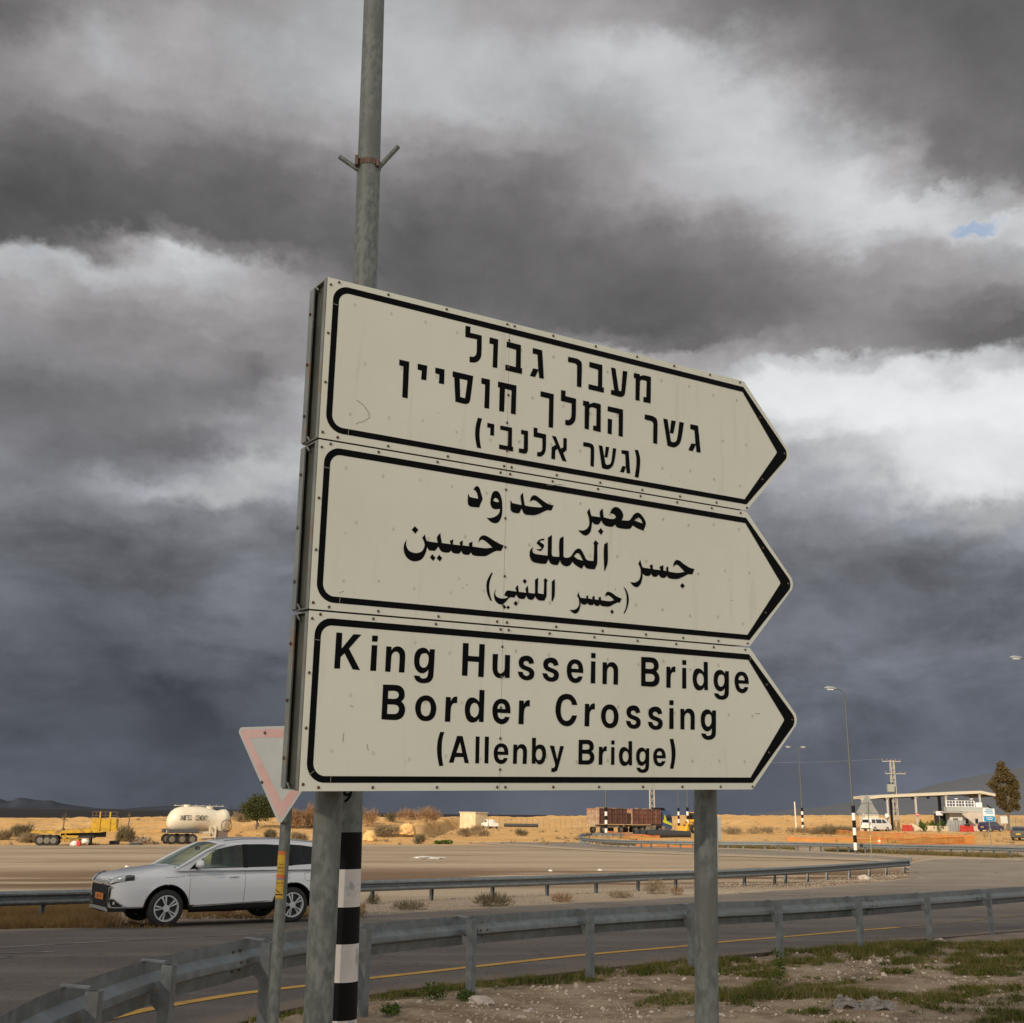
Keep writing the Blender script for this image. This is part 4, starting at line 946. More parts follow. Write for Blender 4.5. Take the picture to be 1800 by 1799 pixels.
# ------------------------------------------------------------------ street lamp mast with black and white bands, in front
white_paint = mat('white_band_paint', (.78, .73, .70), .55, c2=(.68, .64, .61), nscale=5, c3=(.40, .42, .44), n3=9)
black_paint = mat('black_band_paint', (.007, .007, .008), .6, spec=.15)
lamp_head_m = mat('lamp_head', (.45, .47, .48), .4, .3)
lens_m = mat('lamp_lens', (.75, .76, .74), .2)
def near_mast():
    D = 7.0
    top = at(657.7, 0, D); bot_ = at(606, 1600, D)
    # slight lean of the mast; the axis through both sightings
    dr = (top - bot_).normalized(); g = base(bot_.x, D) - .1; bot = bot_ - dr * ((bot_.z - g) / dr.z)
    root = thing('street_lamp', 'tall galvanised lamp mast with black and white bands rising behind the direction sign', 'street lamp', tuple(bot), 0)
    def zz(py): return at(610, py, D).z
    def P(z): return (bot + dr * ((z - bot.z) / dr.z)) - bot
    H = 9.6; zc = zz(292)
    mb = MB(); mb.tube([P(bot.z), P(zz(1462)), P(zc)], [.0875, .0872, .080], 32, True); mb.tube([P(zc), P(zz(0)), P(H)], [.0775, .0735, .062], 32); m_ = mb.build('mast', galv_post, root, smooth=50)
    edges = [1463, 1527.5, 1593.5, 1658, 1724.5, 1791, 1862, 1938]
    for i, (a, b) in enumerate(zip(edges, edges[1:])):
        mb = MB(); mb.tube([P(zz(b)), P(zz(a))], .0885, 36, False); mb.build('painted_band', black_paint if i % 2 == 0 else white_paint, root, smooth=50)['label'] = 'black band' if i % 2 == 0 else 'white band'
    # clamp with two short pipe stubs
    c = P(zc); mb = MB(); mb.tube([c - dr * .022, c + dr * .022], .084, 28); k = mb.build('clamp', rust, root, smooth=50)
    mb = MB(); mb.box(tuple(c + Vector((-.075, -.06, 0))), (.02, .05, .07)); mb.box(tuple(c + Vector((.07, -.05, -.01))), (.02, .04, .05)); mb.build('clamp_ear', rust, k)
    for (p0, p1) in (((630, 299), (597, 276)), ((662, 299), (700, 258))):
        a = at(*p0, D - .03) - bot; b = at(*p1, D - .03) - bot
        mb = MB(); mb.tube([a, b], .0165, 14); mb.tube([b + (a - b) * .02, b + (b - a) * .003], .012, 14); mb.build('pipe_stub', galv_post, root, smooth=50)
    # lamp arm and head above the picture
    mb = MB(); mb.tube([P(H), P(H) + Vector((-.1, .2, .35)), P(H) + Vector((-.5, .9, .6)), P(H) + Vector((-.8, 1.6, .66))], [.05, .045, .04, .035], 14); mb.build('arm', galv_post, root, smooth=60)
    mb = MB(); mb.box(tuple(P(H) + Vector((-1.0, 2.0, .66))), (.22, .6, .1)); mb.build('lamp_head', lamp_head_m, root, bevel=.02)
    # number stencil
    mb = MB(); q = at(611, 1396, D - .094) - bot
    gv, gf = glyph('9'); mb.add([q + Vector((p[0] * .055 - .03, .012 - .02 * abs(p[0] - .9), p[1] * .09 - .05)) for p in gv], gf); mb.build('stencilled_number', black_print, root)
near_mast()

# ------------------------------------------------------------------ give-way sign
def yield_sign():
    D = 6.45
    a = at(503.5, 1430, D); b = at(479.5, 1799, D); dr = (a - b).normalized(); g = base(b.x, D) - .1; bot = b - dr * ((b.z - g) / dr.z)
    root = thing('give_way_sign', 'faded pink and white give-way triangle on a thin leaning pole beside the big sign', 'road sign', tuple(bot))
    top = bot + dr * ((at(500, 1296, D).z - bot.z) / dr.z)
    mb = MB(); mb.tube([Vector((0, 0, 0)), top - bot], .0302, 20); mb.build('pole', galv_post, root, smooth=50)
    yaw = radians(-30); ex = Vector((cos(yaw), sin(yaw), 0)); nn = Vector((sin(yaw), -cos(yaw), 0))   # facing the camera side, turned to the left
    c0 = at(491.5, 1452, D - .05) - bot; ez = Vector((.035, 0, 1)).normalized(); ez = (ez - ex * 0).normalized()
    H = .535; W = .78
    def tri(s, r, dz=0):
        """rounded triangle, s inset"""
        P = [Vector((0, s * 2)), Vector((W / 2 - s * 1.75, H - s)), Vector((-W / 2 + s * 1.75, H - s))]; out = []
        for i, p in enumerate(P):
            a_ = (P[i - 1] - p).normalized(); b_ = (P[(i + 1) % 3] - p).normalized(); h = a_.angle(b_) / 2; t = r / tan(h); cc = p + (a_ + b_).normalized() * (r / sin(h))
            for k in range(7): out.append(cc + ((p + a_ * t - cc).lerp(p + b_ * t - cc, k / 6)).normalized() * r)
        return [(p.x, p.y) for p in out]
    fn = lambda x, z, d: c0 + ex * x + ez * z + nn * d
    mb = MB(); mb.prism(tri(0, .022), -.002, .001, fn); plate = mb.build('sign_plate', mat('white_sign_sheet', (.62, .64, .62), .4, c2=(.55, .57, .56), nscale=3), root)
    o_ = tri(.014, .016); i_ = tri(.062, .003); fl, tr = curve_fill([o_, list(reversed(i_))])
    mb = MB(); mb.add([fn(x, z, .0018) for x, z in fl], tr); mb.build('border', mat('faded_red_print', (.72, .42, .39), .5, c2=(.76, .53, .50), nscale=6, lo_=.3, hi=.7), plate)
    mb = MB(); mb.prism([(-.022, .02), (.022, .02), (.022, H - .02), (-.022, H - .02)], -.03, -.004, fn); mb.build('back_bracket', galv, plate)
    for x, z in ((-.17, H - .035), (-.155, .21 + .02), (.17, H - .035)):
        mb = MB(); mb.tube([fn(x, z, .001), fn(x, z, .008)], .0085, 10); mb.build('screw', rivet_m, plate)
    # sticker wrapped round the pole
    def axis(py): return (bot + dr * ((at(485, py, D).z - bot.z) / dr.z)) - bot
    st = root
    rows = [(1496, 1503, 'o'), (1503, 1537, 'y'), (1537, 1543.5, 'r'), (1543.5, 1546.5, 'g'), (1546.5, 1580, 'y')]
    ym = mat('yellow_sticker', (.62, .38, .03), .5, c2=(.52, .33, .04), nscale=20); om = mat('orange_sticker_print', (.62, .16, .02), .5); rm = mat('red_sticker_print', (.62, .15, .05), .5); gm_ = mat('grey_sticker_print', (.25, .22, .22), .5)
    def patch(mb, py0, py1, a0, a1, r):
        n = 10; lo3, hi3 = axis(py1), axis(py0); vs = []
        for q in range(n + 1):
            an = a0 + (a1 - a0) * q / n; d = Vector((cos(an), sin(an), 0)) * r; vs += [lo3 + d, hi3 + d]
        mb.add(vs, [(2 * q, 2 * q + 2, 2 * q + 3, 2 * q + 1) for q in range(n)])
    A0, A1 = radians(-195), radians(-62)
    for y0, y1, k in rows:
        mb = MB(); patch(mb, y0, y1, A0, A1, .0311); mb.build('sticker', {'o': om, 'y': ym, 'r': rm, 'g': gm_}[k], root, smooth=60)['label'] = {'o': 'orange end of the sticker', 'y': 'yellow sticker panel', 'r': 'red sticker strip', 'g': 'grey sticker strip'}[k]
    mb = MB()
    def word(py, h, words, a0, a1):
        for w0, w1 in words:
            n = max(int((w1 - w0) * 14), 2)
            for q in range(n):
                s0 = w0 + (w1 - w0) * q / n; s1 = s0 + (w1 - w0) / n * .72; up = random.choice((0, 0, .5, 1.0)); dn = random.choice((0, 0, .6))
                patch(mb, py - h * up, py + h * .45, a0 + (a1 - a0) * s0, a0 + (a1 - a0) * (s0 + (s1 - s0) * .5), .0313); patch(mb, py, py + h * (.45 + dn), a0 + (a1 - a0) * s0, a0 + (a1 - a0) * s1, .0313)
    b0, b1 = radians(-165), radians(-70)
    word(1518.5, 2.2, [(.05, .35), (.5, .95)], b0, b1); word(1525, 2.2, [(.08, .95)], b0, b1); word(1531, 1.4, [(.0, .98)], b0, b1); word(1551.5, 2.4, [(.0, .75), (.82, 1)], b0, b1)
    patch(mb, 1571, 1573.4, b0, b1, .0313); patch(mb, 1556.6, 1557.1, b0, b1, .0313); patch(mb, 1578.2, 1579, b0, b1, .0313)
    for q in range(5): patch(mb, 1562.5 + q * 1.1, 1564.6 + q * 1.1, b0 + (b1 - b0) * (.05 + q * .13), b0 + (b1 - b0) * (.2 + q * .13), .0313)
    mb.build1('sticker_lettering', mat('sticker_ink', (.03, .02, .01), .5), root)
yield_sign()

# ------------------------------------------------------------------ guard rails
# back of the near beam: upper panel, pressed ridge towards the posts, lower panel; the other rails show the two waves of their front
PROF_BACK = [(.084, .153), (.077, .156), (.077, .068), (.002, .020), (.0, .014), (.0, -.034), (.004, -.040), (.074, -.066), (.092, -.156), (.100, -.153)]
PROF_FRONT = [(.030, .156), (.040, .150), (.078, .110), (.084, .100), (.084, .070), (.078, .060), (.012, .026), (.0, .012), (.0, -.012), (.012, -.026), (.078, -.060), (.084, -.070), (.084, -.100), (.078, -.110), (.040, -.150), (.030, -.156)]
def thick(P): return P + [(a + .004, b) for a, b in reversed(P)]
def guard_rail(label, tops, posts, side, H, group, spacer=True, seglen=4.0, postw=.085, beam_h=1.0, fine=.35, end=None, mat_=galv_rail, behind=.15, post_pts=None, group_posts=None):
    """tops: the picture's top edge of the beam; posts: positions of the posts"""
    line = smooth_line([rp(px, py, H) for px, py in tops], 2); line = resample(line, fine)
    root = thing('guard_rail', label, 'guard rail', (line[0].x, line[0].y, base(line[0].x, line[0].y)))
    off = root.location
    # segments
    L = 0; seg = [line[0]]; segs = []
    for a, b in zip(line, line[1:]):
        L += (b - a).length; seg.append(b)
        if L >= seglen: segs.append(seg); seg = [b]; L = 0
    if len(seg) > 1: segs.append(seg)
    for k, sg in enumerate(segs):
        ext = [p.copy() for p in sg]
        if len(segs) > 1 and k < len(segs) - 1: ext[-1] = ext[-1] + (ext[-1] - ext[-2]).normalized() * .12
        path = [Vector((p.x, p.y, p.z - .155 * beam_h + (.003 if k % 2 else 0))) - off for p in ext]
        pr = [(a * beam_h + (.005 if k % 2 else 0), b * beam_h) for a, b in thick(PROF_BACK if spacer else PROF_FRONT)]
        mb = MB(); mb.sweep(path, pr, side=side, close=True)
        bm = mb.build('beam', mat_, root, smooth=22)
        if seglen < 5 and spacer:
            mb = MB(); p = path[0]; t = (path[1] - path[0]).normalized(); nrm = Vector((t.y, -t.x, 0)) * side
            for s in (.05, .17):
                for z in (-.07, 0, .07):
                    c = p + t * s + Vector((0, 0, z)) + nrm * (.0 if z == 0 else .074)
                    mb.tube([c - nrm * .014, c + nrm * .016], .011, 6)
            mb.build('beam_bolts', rivet_m, bm)
    # posts
    for (q, zt_) in posts:
        # nearest point of the line gives the direction of the rail
        j = min(range(len(line)), key=lambda i: abs(project(line[i])[0] - q)) if not isinstance(q, Vector) else min(range(len(line)), key=lambda i: (line[i] - q).length)
        t = (line[min(j + 1, len(line) - 1)] - line[max(j - 1, 0)]); t.z = 0; t.normalize(); nrm = Vector((t.y, -t.x, 0)) * side
        c = Vector((line[j].x, line[j].y, 0)) - nrm * (behind * .62)
        gz = base(c.x, c.y) - .12; ztop = line[j].z - .015
        w_ = postw / 2; d_ = postw * .42
        # open channel post
        pr = [(-d_, -w_), (d_, -w_), (d_, -w_ + .022), (d_ - .012, -w_ + .022), (d_ - .012, -w_ + .008), (-d_ + .008, -w_ + .008), (-d_ + .008, w_ - .008), (d_ - .012, w_ - .008), (d_ - .012, w_ - .022), (d_, w_ - .022), (d_, w_), (-d_, w_)]
        mb = MB(); mb.prism(pr, gz, ztop, lambda a, b, z: Vector((c.x, c.y, 0)) - off + nrm * (-a) * -1 * (1 if spacer else 1) + t * b + Vector((0, 0, z)))
        po = mb.build('post', galv_post if False else mat_, root)
        if spacer:
            mb = MB(); c2 = Vector((c.x, c.y, 0)) - off
            zc = line[j].z - .155 * beam_h
            for s in (-.035,):
                mb.prism([(d_ * .6, zc - .17), (behind * .62 + .004, zc - .10), (behind * .62 + .004, zc - .03), (d_ * .6, zc - .05)], s, s + .005, lambda a, b, d: c2 + nrm * a + t * d + Vector((0, 0, b)))
            mb.prism([(d_ * .6, zc + .138), (behind * .62 + .09, zc + .150), (behind * .62 + .09, zc + .158), (d_ * .6, zc + .150)], -.035, .012, lambda a, b, d: c2 + nrm * a + t * d + Vector((0, 0, b)))
            mb.build('spacer', mat_, po)
    if group: root['group'] = group
    return root, line

near_tops = [(-60, 1828), (7, 1799), (50, 1775), (100, 1749), (193, 1716), (260, 1694), (348, 1671), (432, 1656), (482, 1645.5), (537, 1637.5), (633, 1627), (807, 1613), (1010, 1600), (1200, 1590), (1352, 1584.5), (1490, 1578), (1610, 1571), (1717, 1565), (1800, 1560), (1950, 1551), (2150, 1540)]
pp = [(q, 0) for q in (-30, 136, 281, 452, 634, 818, 1022, 1205, 1364, 1501, 1619, 1728, 1830, 1925)]
guard_rail('nearest galvanised guard rail, curving along the verge behind the big sign', near_tops, pp, -1, .76, None, fine=.12, beam_h=.92)
mid_tops = [(-60, 1569), (0, 1567), (70, 1565.5), (145, 1564), (300, 1559), (500, 1553), (633, 1548), (800, 1543.5), (1000, 1538), (1130, 1533), (1263, 1529), (1369, 1525), (1490, 1518), (1597, 1511)]
mp = [(q, 0) for q in (76, 240, 400, 560, 654, 764, 872, 963, 1049, 1127, 1192, 1247, 1314, 1366, 1385, 1423, 1457, 1496, 1531, 1561, 1592)]
mr, ml = guard_rail('middle guard rail on the gravel island behind the white car, ending at the junction', mid_tops, mp, 1, .62, None, spacer=False, postw=.10, beam_h=.98, behind=.12, fine=.2)
# crushed end piece of that rail
e = ml[-1]; mb = MB(); o_ = mr.location
mb.box(tuple(e - o_ + Vector((.03, 0, -.12))), (.10, .16, .30)); mb.tube([e - o_ + Vector((-.5, .1, -.15)), e - o_ + Vector((-.2, .05, -.4)), e - o_ + Vector((0, 0, -.5))], .03, 8); mb.tube([e - o_ + Vector((-.1, 0, .02)), e - o_ + Vector((-.02, 0, .06)), e - o_ + Vector((.03, 0, .0))], .045, 8)
mb.build('end_piece', galv_rail, mr)
far_tops = [(1127, 1466), (1060, 1464.5), (1030, 1464.5), (1016, 1467), (1020, 1471.5), (1047, 1475), (1100, 1477), (1220, 1479), (1380, 1480), (1497, 1482.8), (1613, 1485.2), (1730, 1487.8), (1800, 1489.5), (1900, 1492), (2050, 1496)]
fl_ = resample(smooth_line([rp(px, py, .70) for px, py in far_tops], 2), .3)
fp = []; acc = 0
for a, b in zip(fl_, fl_[1:]):
    acc += (b - a).length
    if acc > 1.25: fp.append((b, 0)); acc = 0
guard_rail('farthest guard rail, looping round the far road below the checkpoint', far_tops, fp, 1, .70, None, spacer=False, seglen=4.2, postw=.11, fine=.5, behind=.1)
# ------------------------------------------------------------------ the white car
car_paint = mat('pearl_white_paint', (.60, .61, .64), .28, .0, coat=.8, spec=.5)
chrome = mat('chrome_trim', (.62, .64, .66), .15, .95)
blackpl = mat('black_plastic', (.008, .008, .009), .6, spec=.2)
tyre_m = mat('tyre_rubber', (.016, .016, .016), .8)
rim_m = mat('alloy_rim', (.55, .57, .59), .35, .5)
glass_dark = glassmat('tinted_glass', (.05, .055, .055), .2); glass_clear = glassmat('clear_glass', (.66, .76, .64))
seat_m = mat('dark_seat_cloth', (.035, .045, .05), .9)
lampglass = mat('headlamp_glass', (.45, .47, .48), .12, .3, coat=1)
lampdark = mat('headlamp_dark', (.05, .055, .06), .2, .5, coat=1)
plate_m = mat('orange_number_plate', (.55, .17, .02), .5)

def wheel(parent, c, r, w_, rimr, side, name='wheel'):
    """axis along local y; side = +1 / -1 is the visible face"""
    t = MB(); n = 40; prof = [(-w_ / 2, rimr), (-w_ / 2 - .004, r - .05), (-w_ / 2 + .015, r - .015), (-w_ / 2 + .04, r), (w_ / 2 - .04, r), (w_ / 2 - .015, r - .015), (w_ / 2 + .004, r - .05), (w_ / 2, rimr)]
    vs = []; m = len(prof)
    for i in range(n):
        a = 2 * pi * i / n; vs += [(p[1] * cos(a), p[0], p[1] * sin(a)) for p in prof]
    fs = [(i * m + k, ((i + 1) % n) * m + k, ((i + 1) % n) * m + k + 1, i * m + k + 1) for i in range(n) for k in range(m - 1)]
    t.add(vs, fs); W = link(name, None, parent); W.location = c
    t.build('tyre', tyre_m, W, smooth=40)
    return W
def alloy(W, rimr, w_, side, spokes=5):
    y = side * w_ / 2
    mb = MB(); n = 40; pr = [(rimr + .012, y * .98), (rimr + .008, y * 1.04), (rimr - .012, y * 1.04), (rimr - .022, y * .7), (rimr - .03, -y * .3)]
    m = len(pr); vs = []
    for i in range(n):
        a = 2 * pi * i / n; vs += [(p[0] * cos(a), p[1], p[0] * sin(a)) for p in pr]
    mb.add(vs, [(i * m + k, ((i + 1) % n) * m + k, ((i + 1) % n) * m + k + 1, i * m + k + 1) for i in range(n) for k in range(m - 1)])
    for s in range(spokes):
        for d in (-.17, .17):
            a = 2 * pi * s / spokes + pi / 2 + .25; e0 = a + d * .55; e1 = a + d
            P = lambda an, rr, q: (rr * cos(an), y * q, rr * sin(an))
            hw0, hw1 = .085, .075
            vs = [P(e0 - hw0 * 1.2, .05, 1.0), P(e0 + hw0 * 1.2, .05, 1.0), P(e1 + hw1, rimr - .008, .93), P(e1 - hw1, rimr - .008, .93), P(e0 - hw0 * 1.2, .05, .7), P(e0 + hw0 * 1.2, .05, .7), P(e1 + hw1, rimr - .008, .7), P(e1 - hw1, rimr - .008, .7)]
            mb.add(vs, [(0, 1, 2, 3), (4, 7, 6, 5), (0, 4, 5, 1), (1, 5, 6, 2), (2, 6, 7, 3), (3, 7, 4, 0)])
    mb.tube([(0, y * .6, 0), (0, y * 1.02, 0)], .065, 16)
    mb.build('rim', rim_m, W, smooth=35)
    mb = MB(); mb.tube([(0, y * .30, 0), (0, y * .34, 0)], rimr - .02, 28); mb.build('brake_disc', dark_m, W)

def suv():
    Gf, Gr = rp(285.6, 1631.5), rp(513, 1618.5)
    th = atan2(-(Gr.y - Gf.y), -(Gr.x - Gf.x))   # heading
    th = pi + radians(34.5)
    L = 4.695; HW = .90; WB_ = 2.67; XF = .93; XR = XF + WB_; R = .352
    fwd = Vector((cos(th), sin(th), 0)); left = Vector((-sin(th), cos(th), 0))
    side_y = .78
    # place so that the near front wheel stands at Gf; local x points backwards from the nose
    org = Vector((Gf.x, Gf.y, 0)) + fwd * XF - left * side_y
    g0 = base(Gf.x, Gf.y); pr_ = Gf - fwd * WB_; g1 = base(pr_.x, pr_.y)
    root = thing('car', 'white SUV with orange number plate driving left on the road behind the near guard rail', 'car', (org.x, org.y, g0 + .02))
    root.rotation_euler = (0, -atan2(g1 - g0, WB_) * 1.0, th + pi)   # local +x = backwards
    # local frame: +x backwards, -y is the side facing the viewer
    def wX(X):      # half width in plan
        f = max(0, 1 - X / .62); f = HW * sqrt(max(1 - (f ** 5.5) * .40, 0)) if X < .62 else HW
        if X > 4.2: f = HW * sqrt(max(1 - ((X - 4.2) / .495) ** 3 * .30, 0))
        return f
    def deck(X):
        return float(np.interp(X, [0, .03, .10, .20, .45, .8, 1.15, 1.35, 1.8, 3.0, 4.0, 4.4, 4.62, 4.695], [.86, .91, .95, .985, 1.035, 1.08, 1.12, 1.12, 1.09, 1.11, 1.13, 1.14, 1.10, 1.02]))
    def zbot(X):
        z = float(np.interp(X, [0, .12, .4, .9, 4.1, 4.5, 4.695], [.38, .37, .37, .38, .38, .40, .46]))
        for xa in (XF, XR):
            d = abs(X - xa)
            if d < .440: z = max(z, .345 + sqrt(.440 ** 2 - d * d))
        return z
    Xs = sorted(set([0, .015, .04, .08, .13, .2, .3, .4] + [XF + .440 * cos(a) for a in np.linspace(0, pi, 25)] + [XR + .440 * cos(a) for a in np.linspace(0, pi, 25)] + list(np.arange(1.4, 3.2, .12)) + [XF - .455, XF + .455, XR - .455, XR + .455, 4.1, 4.2, 4.3, 4.4, 4.5, 4.56, 4.62, 4.66, 4.695]))
    def sect(X):
        w_ = wX(X); b = zbot(X); t = deck(X); nose = max(0, 1 - X / .3)
        zs = [b, .40, .56, .72, .84, .915, .96]
        out = []
        ins = [.045, .012, .0, .004, .012, .020, .055]
        for z, i_ in zip(zs, ins):
            z2 = min(max(z, b), t - .012 * (7 - zs.index(z)) / 7) if z > b else b
            out.append((w_ - i_ - .0 * nose, max(z2, b)))
        sh = t - .02
        out.append((w_ - .085, max(min(1.0, sh), b))); out.append((w_ - .135, sh)); out.append((w_ - .24, t + .005)); out.append((w_ * .45, t + .022)); out.append((0, t + .028))
        return out
    S = [sect(X) for X in Xs]; m = len(S[0]); mb = MB()
    for sgn in (-1, 1):
        vs = [(X, sgn * y, z) for X, s in zip(Xs, S) for y, z in s]
        fs = [(i * m + k, (i + 1) * m + k, (i + 1) * m + k + 1, i * m + k + 1) for i in range(len(Xs) - 1) for k in range(m - 1)]
        mb.add(vs, fs)
    for X, s in ((Xs[0], S[0]), (Xs[-1], S[-1])):
        ring = [(X, y, z) for y, z in s] + [(X, -y, z) for y, z in reversed(s[:-1])]
        mb.add(ring, [tuple(range(len(ring)))])
    bm_ = bmesh.new()
    body = mb.build('body', car_paint, root)
    bm_.from_mesh(body.data); bmesh.ops.remove_doubles(bm_, verts=bm_.verts, dist=.0005); bmesh.ops.recalc_face_normals(bm_, faces=bm_.faces); bm_.to_mesh(body.data); bm_.free()
    body.data.polygons.foreach_set('use_smooth', [True] * len(body.data.polygons)); body.data.set_sharp_from_angle(angle=radians(38))
    # greenhouse
    def gy(z): return .845 - (z - 1.05) * .36 if z < 1.56 else .845 - .51 * .36 - (z - 1.56) * 1.7
    roofz = lambda X: float(np.interp(X, [1.15, 1.35, 1.7, 2.0, 2.3, 2.7, 3.2, 3.7, 4.05, 4.3, 4.42], [1.12, 1.24, 1.435, 1.555, 1.615, 1.645, 1.64, 1.61, 1.57, 1.525, 1.49]))
    # side frame with window openings (as X, z)
    outer = [(1.08, 1.07), (1.35, 1.225), (1.7, 1.42), (1.98, 1.535), (2.3, 1.59), (2.7, 1.615), (3.2, 1.622), (3.7, 1.608), (4.1, 1.578), (4.36, 1.53), (4.53, 1.30), (4.62, 1.10), (4.62, 1.05), (1.08, 1.05)]
    w1 = [(1.50, 1.105), (1.62, 1.25), (1.86, 1.440), (2.10, 1.495), (2.36, 1.54), (2.50, 1.55), (2.50, 1.115)]
    w2 = [(2.58, 1.117), (2.58, 1.553), (3.0, 1.558), (3.42, 1.54), (3.50, 1.30), (3.50, 1.135)]
    w3 = [(3.57, 1.137), (3.57, 1.30), (3.50, 1.555), (3.8, 1.54), (4.06, 1.505), (4.38, 1.265), (4.26, 1.19)]
    w0 = [(1.30, 1.095), (1.46, 1.195), (1.46, 1.105)]
    for sgn in (-1, 1):
        loops = [outer, w1, w2, w3]
        flat = [p for lp in loops for p in lp]; tri = tessellate_polygon([[Vector((a, b, 0)) for a, b in lp] for lp in loops])
        mb = MB(); mb.add([(a, sgn * gy(b), b) for a, b in flat], tri)
        o = mb.build('window_frame', car_paint, root, solid=.02)
        for nm, poly, gm in (('front_side_window', w1, glass_clear), ('rear_side_window', w2, glass_dark), ('quarter_window', w3, glass_dark)):
            mb = MB(); tr = tessellate_polygon([[Vector((a, b, 0)) for a, b in poly]]); mb.add([(a, sgn * (gy(b) + .002), b) for a, b in poly], tr); g = mb.build(nm, gm, root)
        # black pillar between the doors and mirror triangle
        for poly in ([(2.49, 1.10), (2.59, 1.10), (2.59, 1.56), (2.49, 1.56)], [(3.49, 1.13), (3.58, 1.13), (3.58, 1.30), (3.515, 1.545), (3.40, 1.545), (3.49, 1.30)], [(1.34, 1.07), (1.52, 1.10), (1.66, 1.30), (1.48, 1.20)]):
            mb = MB(); tr = tessellate_polygon([[Vector((a, b, 0)) for a, b in poly]]); mb.add([(a, sgn * (gy(b) + .013), b) for a, b in poly], tr); mb.build('pillar', blackpl, root)
        mb = MB(); mb.tube([(a, sgn * (gy(b) + .012), b) for a, b in [(1.46, 1.10), (2.0, 1.108), (2.6, 1.115), (3.2, 1.125), (4.2, 1.18)]], .008, 6); mb.build('window_trim', chrome if False else blackpl, root)
    # roof, windscreen, tailgate
    n = 16; Xr = np.linspace(1.98, 4.36, n)
    edge = [(1.98, 1.535), (2.3, 1.59), (2.7, 1.615), (3.2, 1.622), (3.7, 1.608), (4.1, 1.578), (4.36, 1.53)]
    mb = MB(); vs = []; K = 9
    for X in Xr:
        ez = float(np.interp(X, [e[0] for e in edge], [e[1] for e in edge])); ey = gy(ez)
        for k in range(K):
            s = -1 + 2 * k / (K - 1); vs.append((X, s * ey, ez + .055 * (1 - abs(s) ** 2.4)))
    mb.add(vs, [(i * K + k, (i + 1) * K + k, (i + 1) * K + k + 1, i * K + k + 1) for i in range(n - 1) for k in range(K - 1)]); mb.build('roof', car_paint, root, smooth=60, solid=.012)
    def ribbon(p0, p1, bulge, name, m_, sx, rows=6):
        vs = []; K = 9
        for r in range(rows):
            t = r / (rows - 1); X = p0[0] + (p1[0] - p0[0]) * t; z = p0[1] + (p1[1] - p0[1]) * t; y = gy(z) - sx
            for k in range(K):
                s = -1 + 2 * k / (K - 1); vs.append((X - bulge * (1 - s * s), s * y, z))
        mb = MB(); mb.add(vs, [(i * K + k, (i + 1) * K + k, (i + 1) * K + k + 1, i * K + k + 1) for i in range(rows - 1) for k in range(K - 1)]); return mb.build(name, m_, root, smooth=60)
    ribbon((1.12, 1.085), (1.99, 1.575), .07, 'windscreen', glass_clear, .045)
    ribbon((4.37, 1.54), (4.56, 1.15), -.03, 'rear_window', glass_dark, .06)
    ribbon((4.50, 1.16), (4.60, 1.04), -.03, 'tailgate', car_paint, .0)
    for sgn in (-1, 1):
        mb = MB(); pts = [(1.08, sgn * .83, 1.075), (1.35, sgn * .79, 1.225), (1.7, sgn * .72, 1.42), (1.98, sgn * .675, 1.54), (2.1, sgn * .665, 1.56)]
        mb.tube(pts, [.025, .032, .034, .034, .02], 8); mb.build('windscreen_pillar', car_paint, root, smooth=60)
        mb = MB(); mb.tube([(2.1, sgn * .62, 1.625), (2.5, sgn * .60, 1.66), (3.3, sgn * .60, 1.67), (4.1, sgn * .60, 1.61)], .012, 6); mb.build('roof_rail', mat('roof_rail_metal', (.3, .31, .33), .4, .6), root)
    mb = MB(); mb.box((4.42, 0, 1.565), (.18, 1.1, .03)); mb.build('rear_spoiler', car_paint, root, bevel=.01)
    mb = MB(); mb.tube([(1.10, -.70, 1.10), (1.06, 0, 1.115), (1.10, .70, 1.10)], .022, 6); mb.build('cowl', blackpl, root)
    # interior
    for X in (2.25, 3.15):
        for y in (-.36, .36):
            mb = MB(); mb.box((X + .1, y, 1.05), (.14, .44, .62), tap=.8); mb.box((X + .12, y, 1.42), (.09, .24, .17), tap=.8); mb.build('seat', seat_m, root, bevel=.04)
    mb = MB(); mb.box((1.45, 0, 1.0), (.5, 1.4, .16)); mb.build('dashboard', blackpl, root, bevel=.04)
    mb = MB(); mb.box((2.8, 0, .95), (3.2, 1.5, .02)); mb.build('cabin_floor', seat_m, root)
    mb = MB(); mb.box((1.78, .0, 1.46), (.03, .24, .07)); mb.build('inner_mirror', blackpl, root, bevel=.01)
    mb = MB(); mb.box((1.44, .42, 1.10), (.12, .2, .03)); mb.build('document', mat('teal_paper', (.05, .22, .22), .6), root)
    # wheels
    for X in (XF, XR):
        for sgn in (-1, 1):
            Wh = wheel(root, (X, sgn * .79, R), R, .225, .245, sgn); alloy(Wh, .238, .225, sgn)
            mb = MB(); n = 18; vs = []
            for q in range(n + 1):
                a = pi * q / n; vs += [(X + .437 * cos(a), sgn * .885, .345 + .437 * sin(a)), (X + .437 * cos(a), sgn * .55, .345 + .437 * sin(a))]
            mb.add(vs, [(2 * q, 2 * q + 1, 2 * q + 3, 2 * q + 2) for q in range(n)]); mt = MB(); mt.tube([(X + .445 * cos(a), sgn * .893, .345 + .445 * sin(a)) for a in np.linspace(.08, pi - .08, 22)], .016, 6); mt.build('wheel_arch_trim', blackpl, root, smooth=60); mb.add([vs[2 * q + 1] for q in range(n + 1)], [tuple(range(n + 1))]); mb.build('wheel_arch_liner', blackpl, root)
    mb = MB(); mb.box((2.27, 0, .40), (1.75, 1.5, .2)); mb.box((2.3, 0, .36), (4.1, 1.0, .14)); mb.build('underbody', blackpl, root)
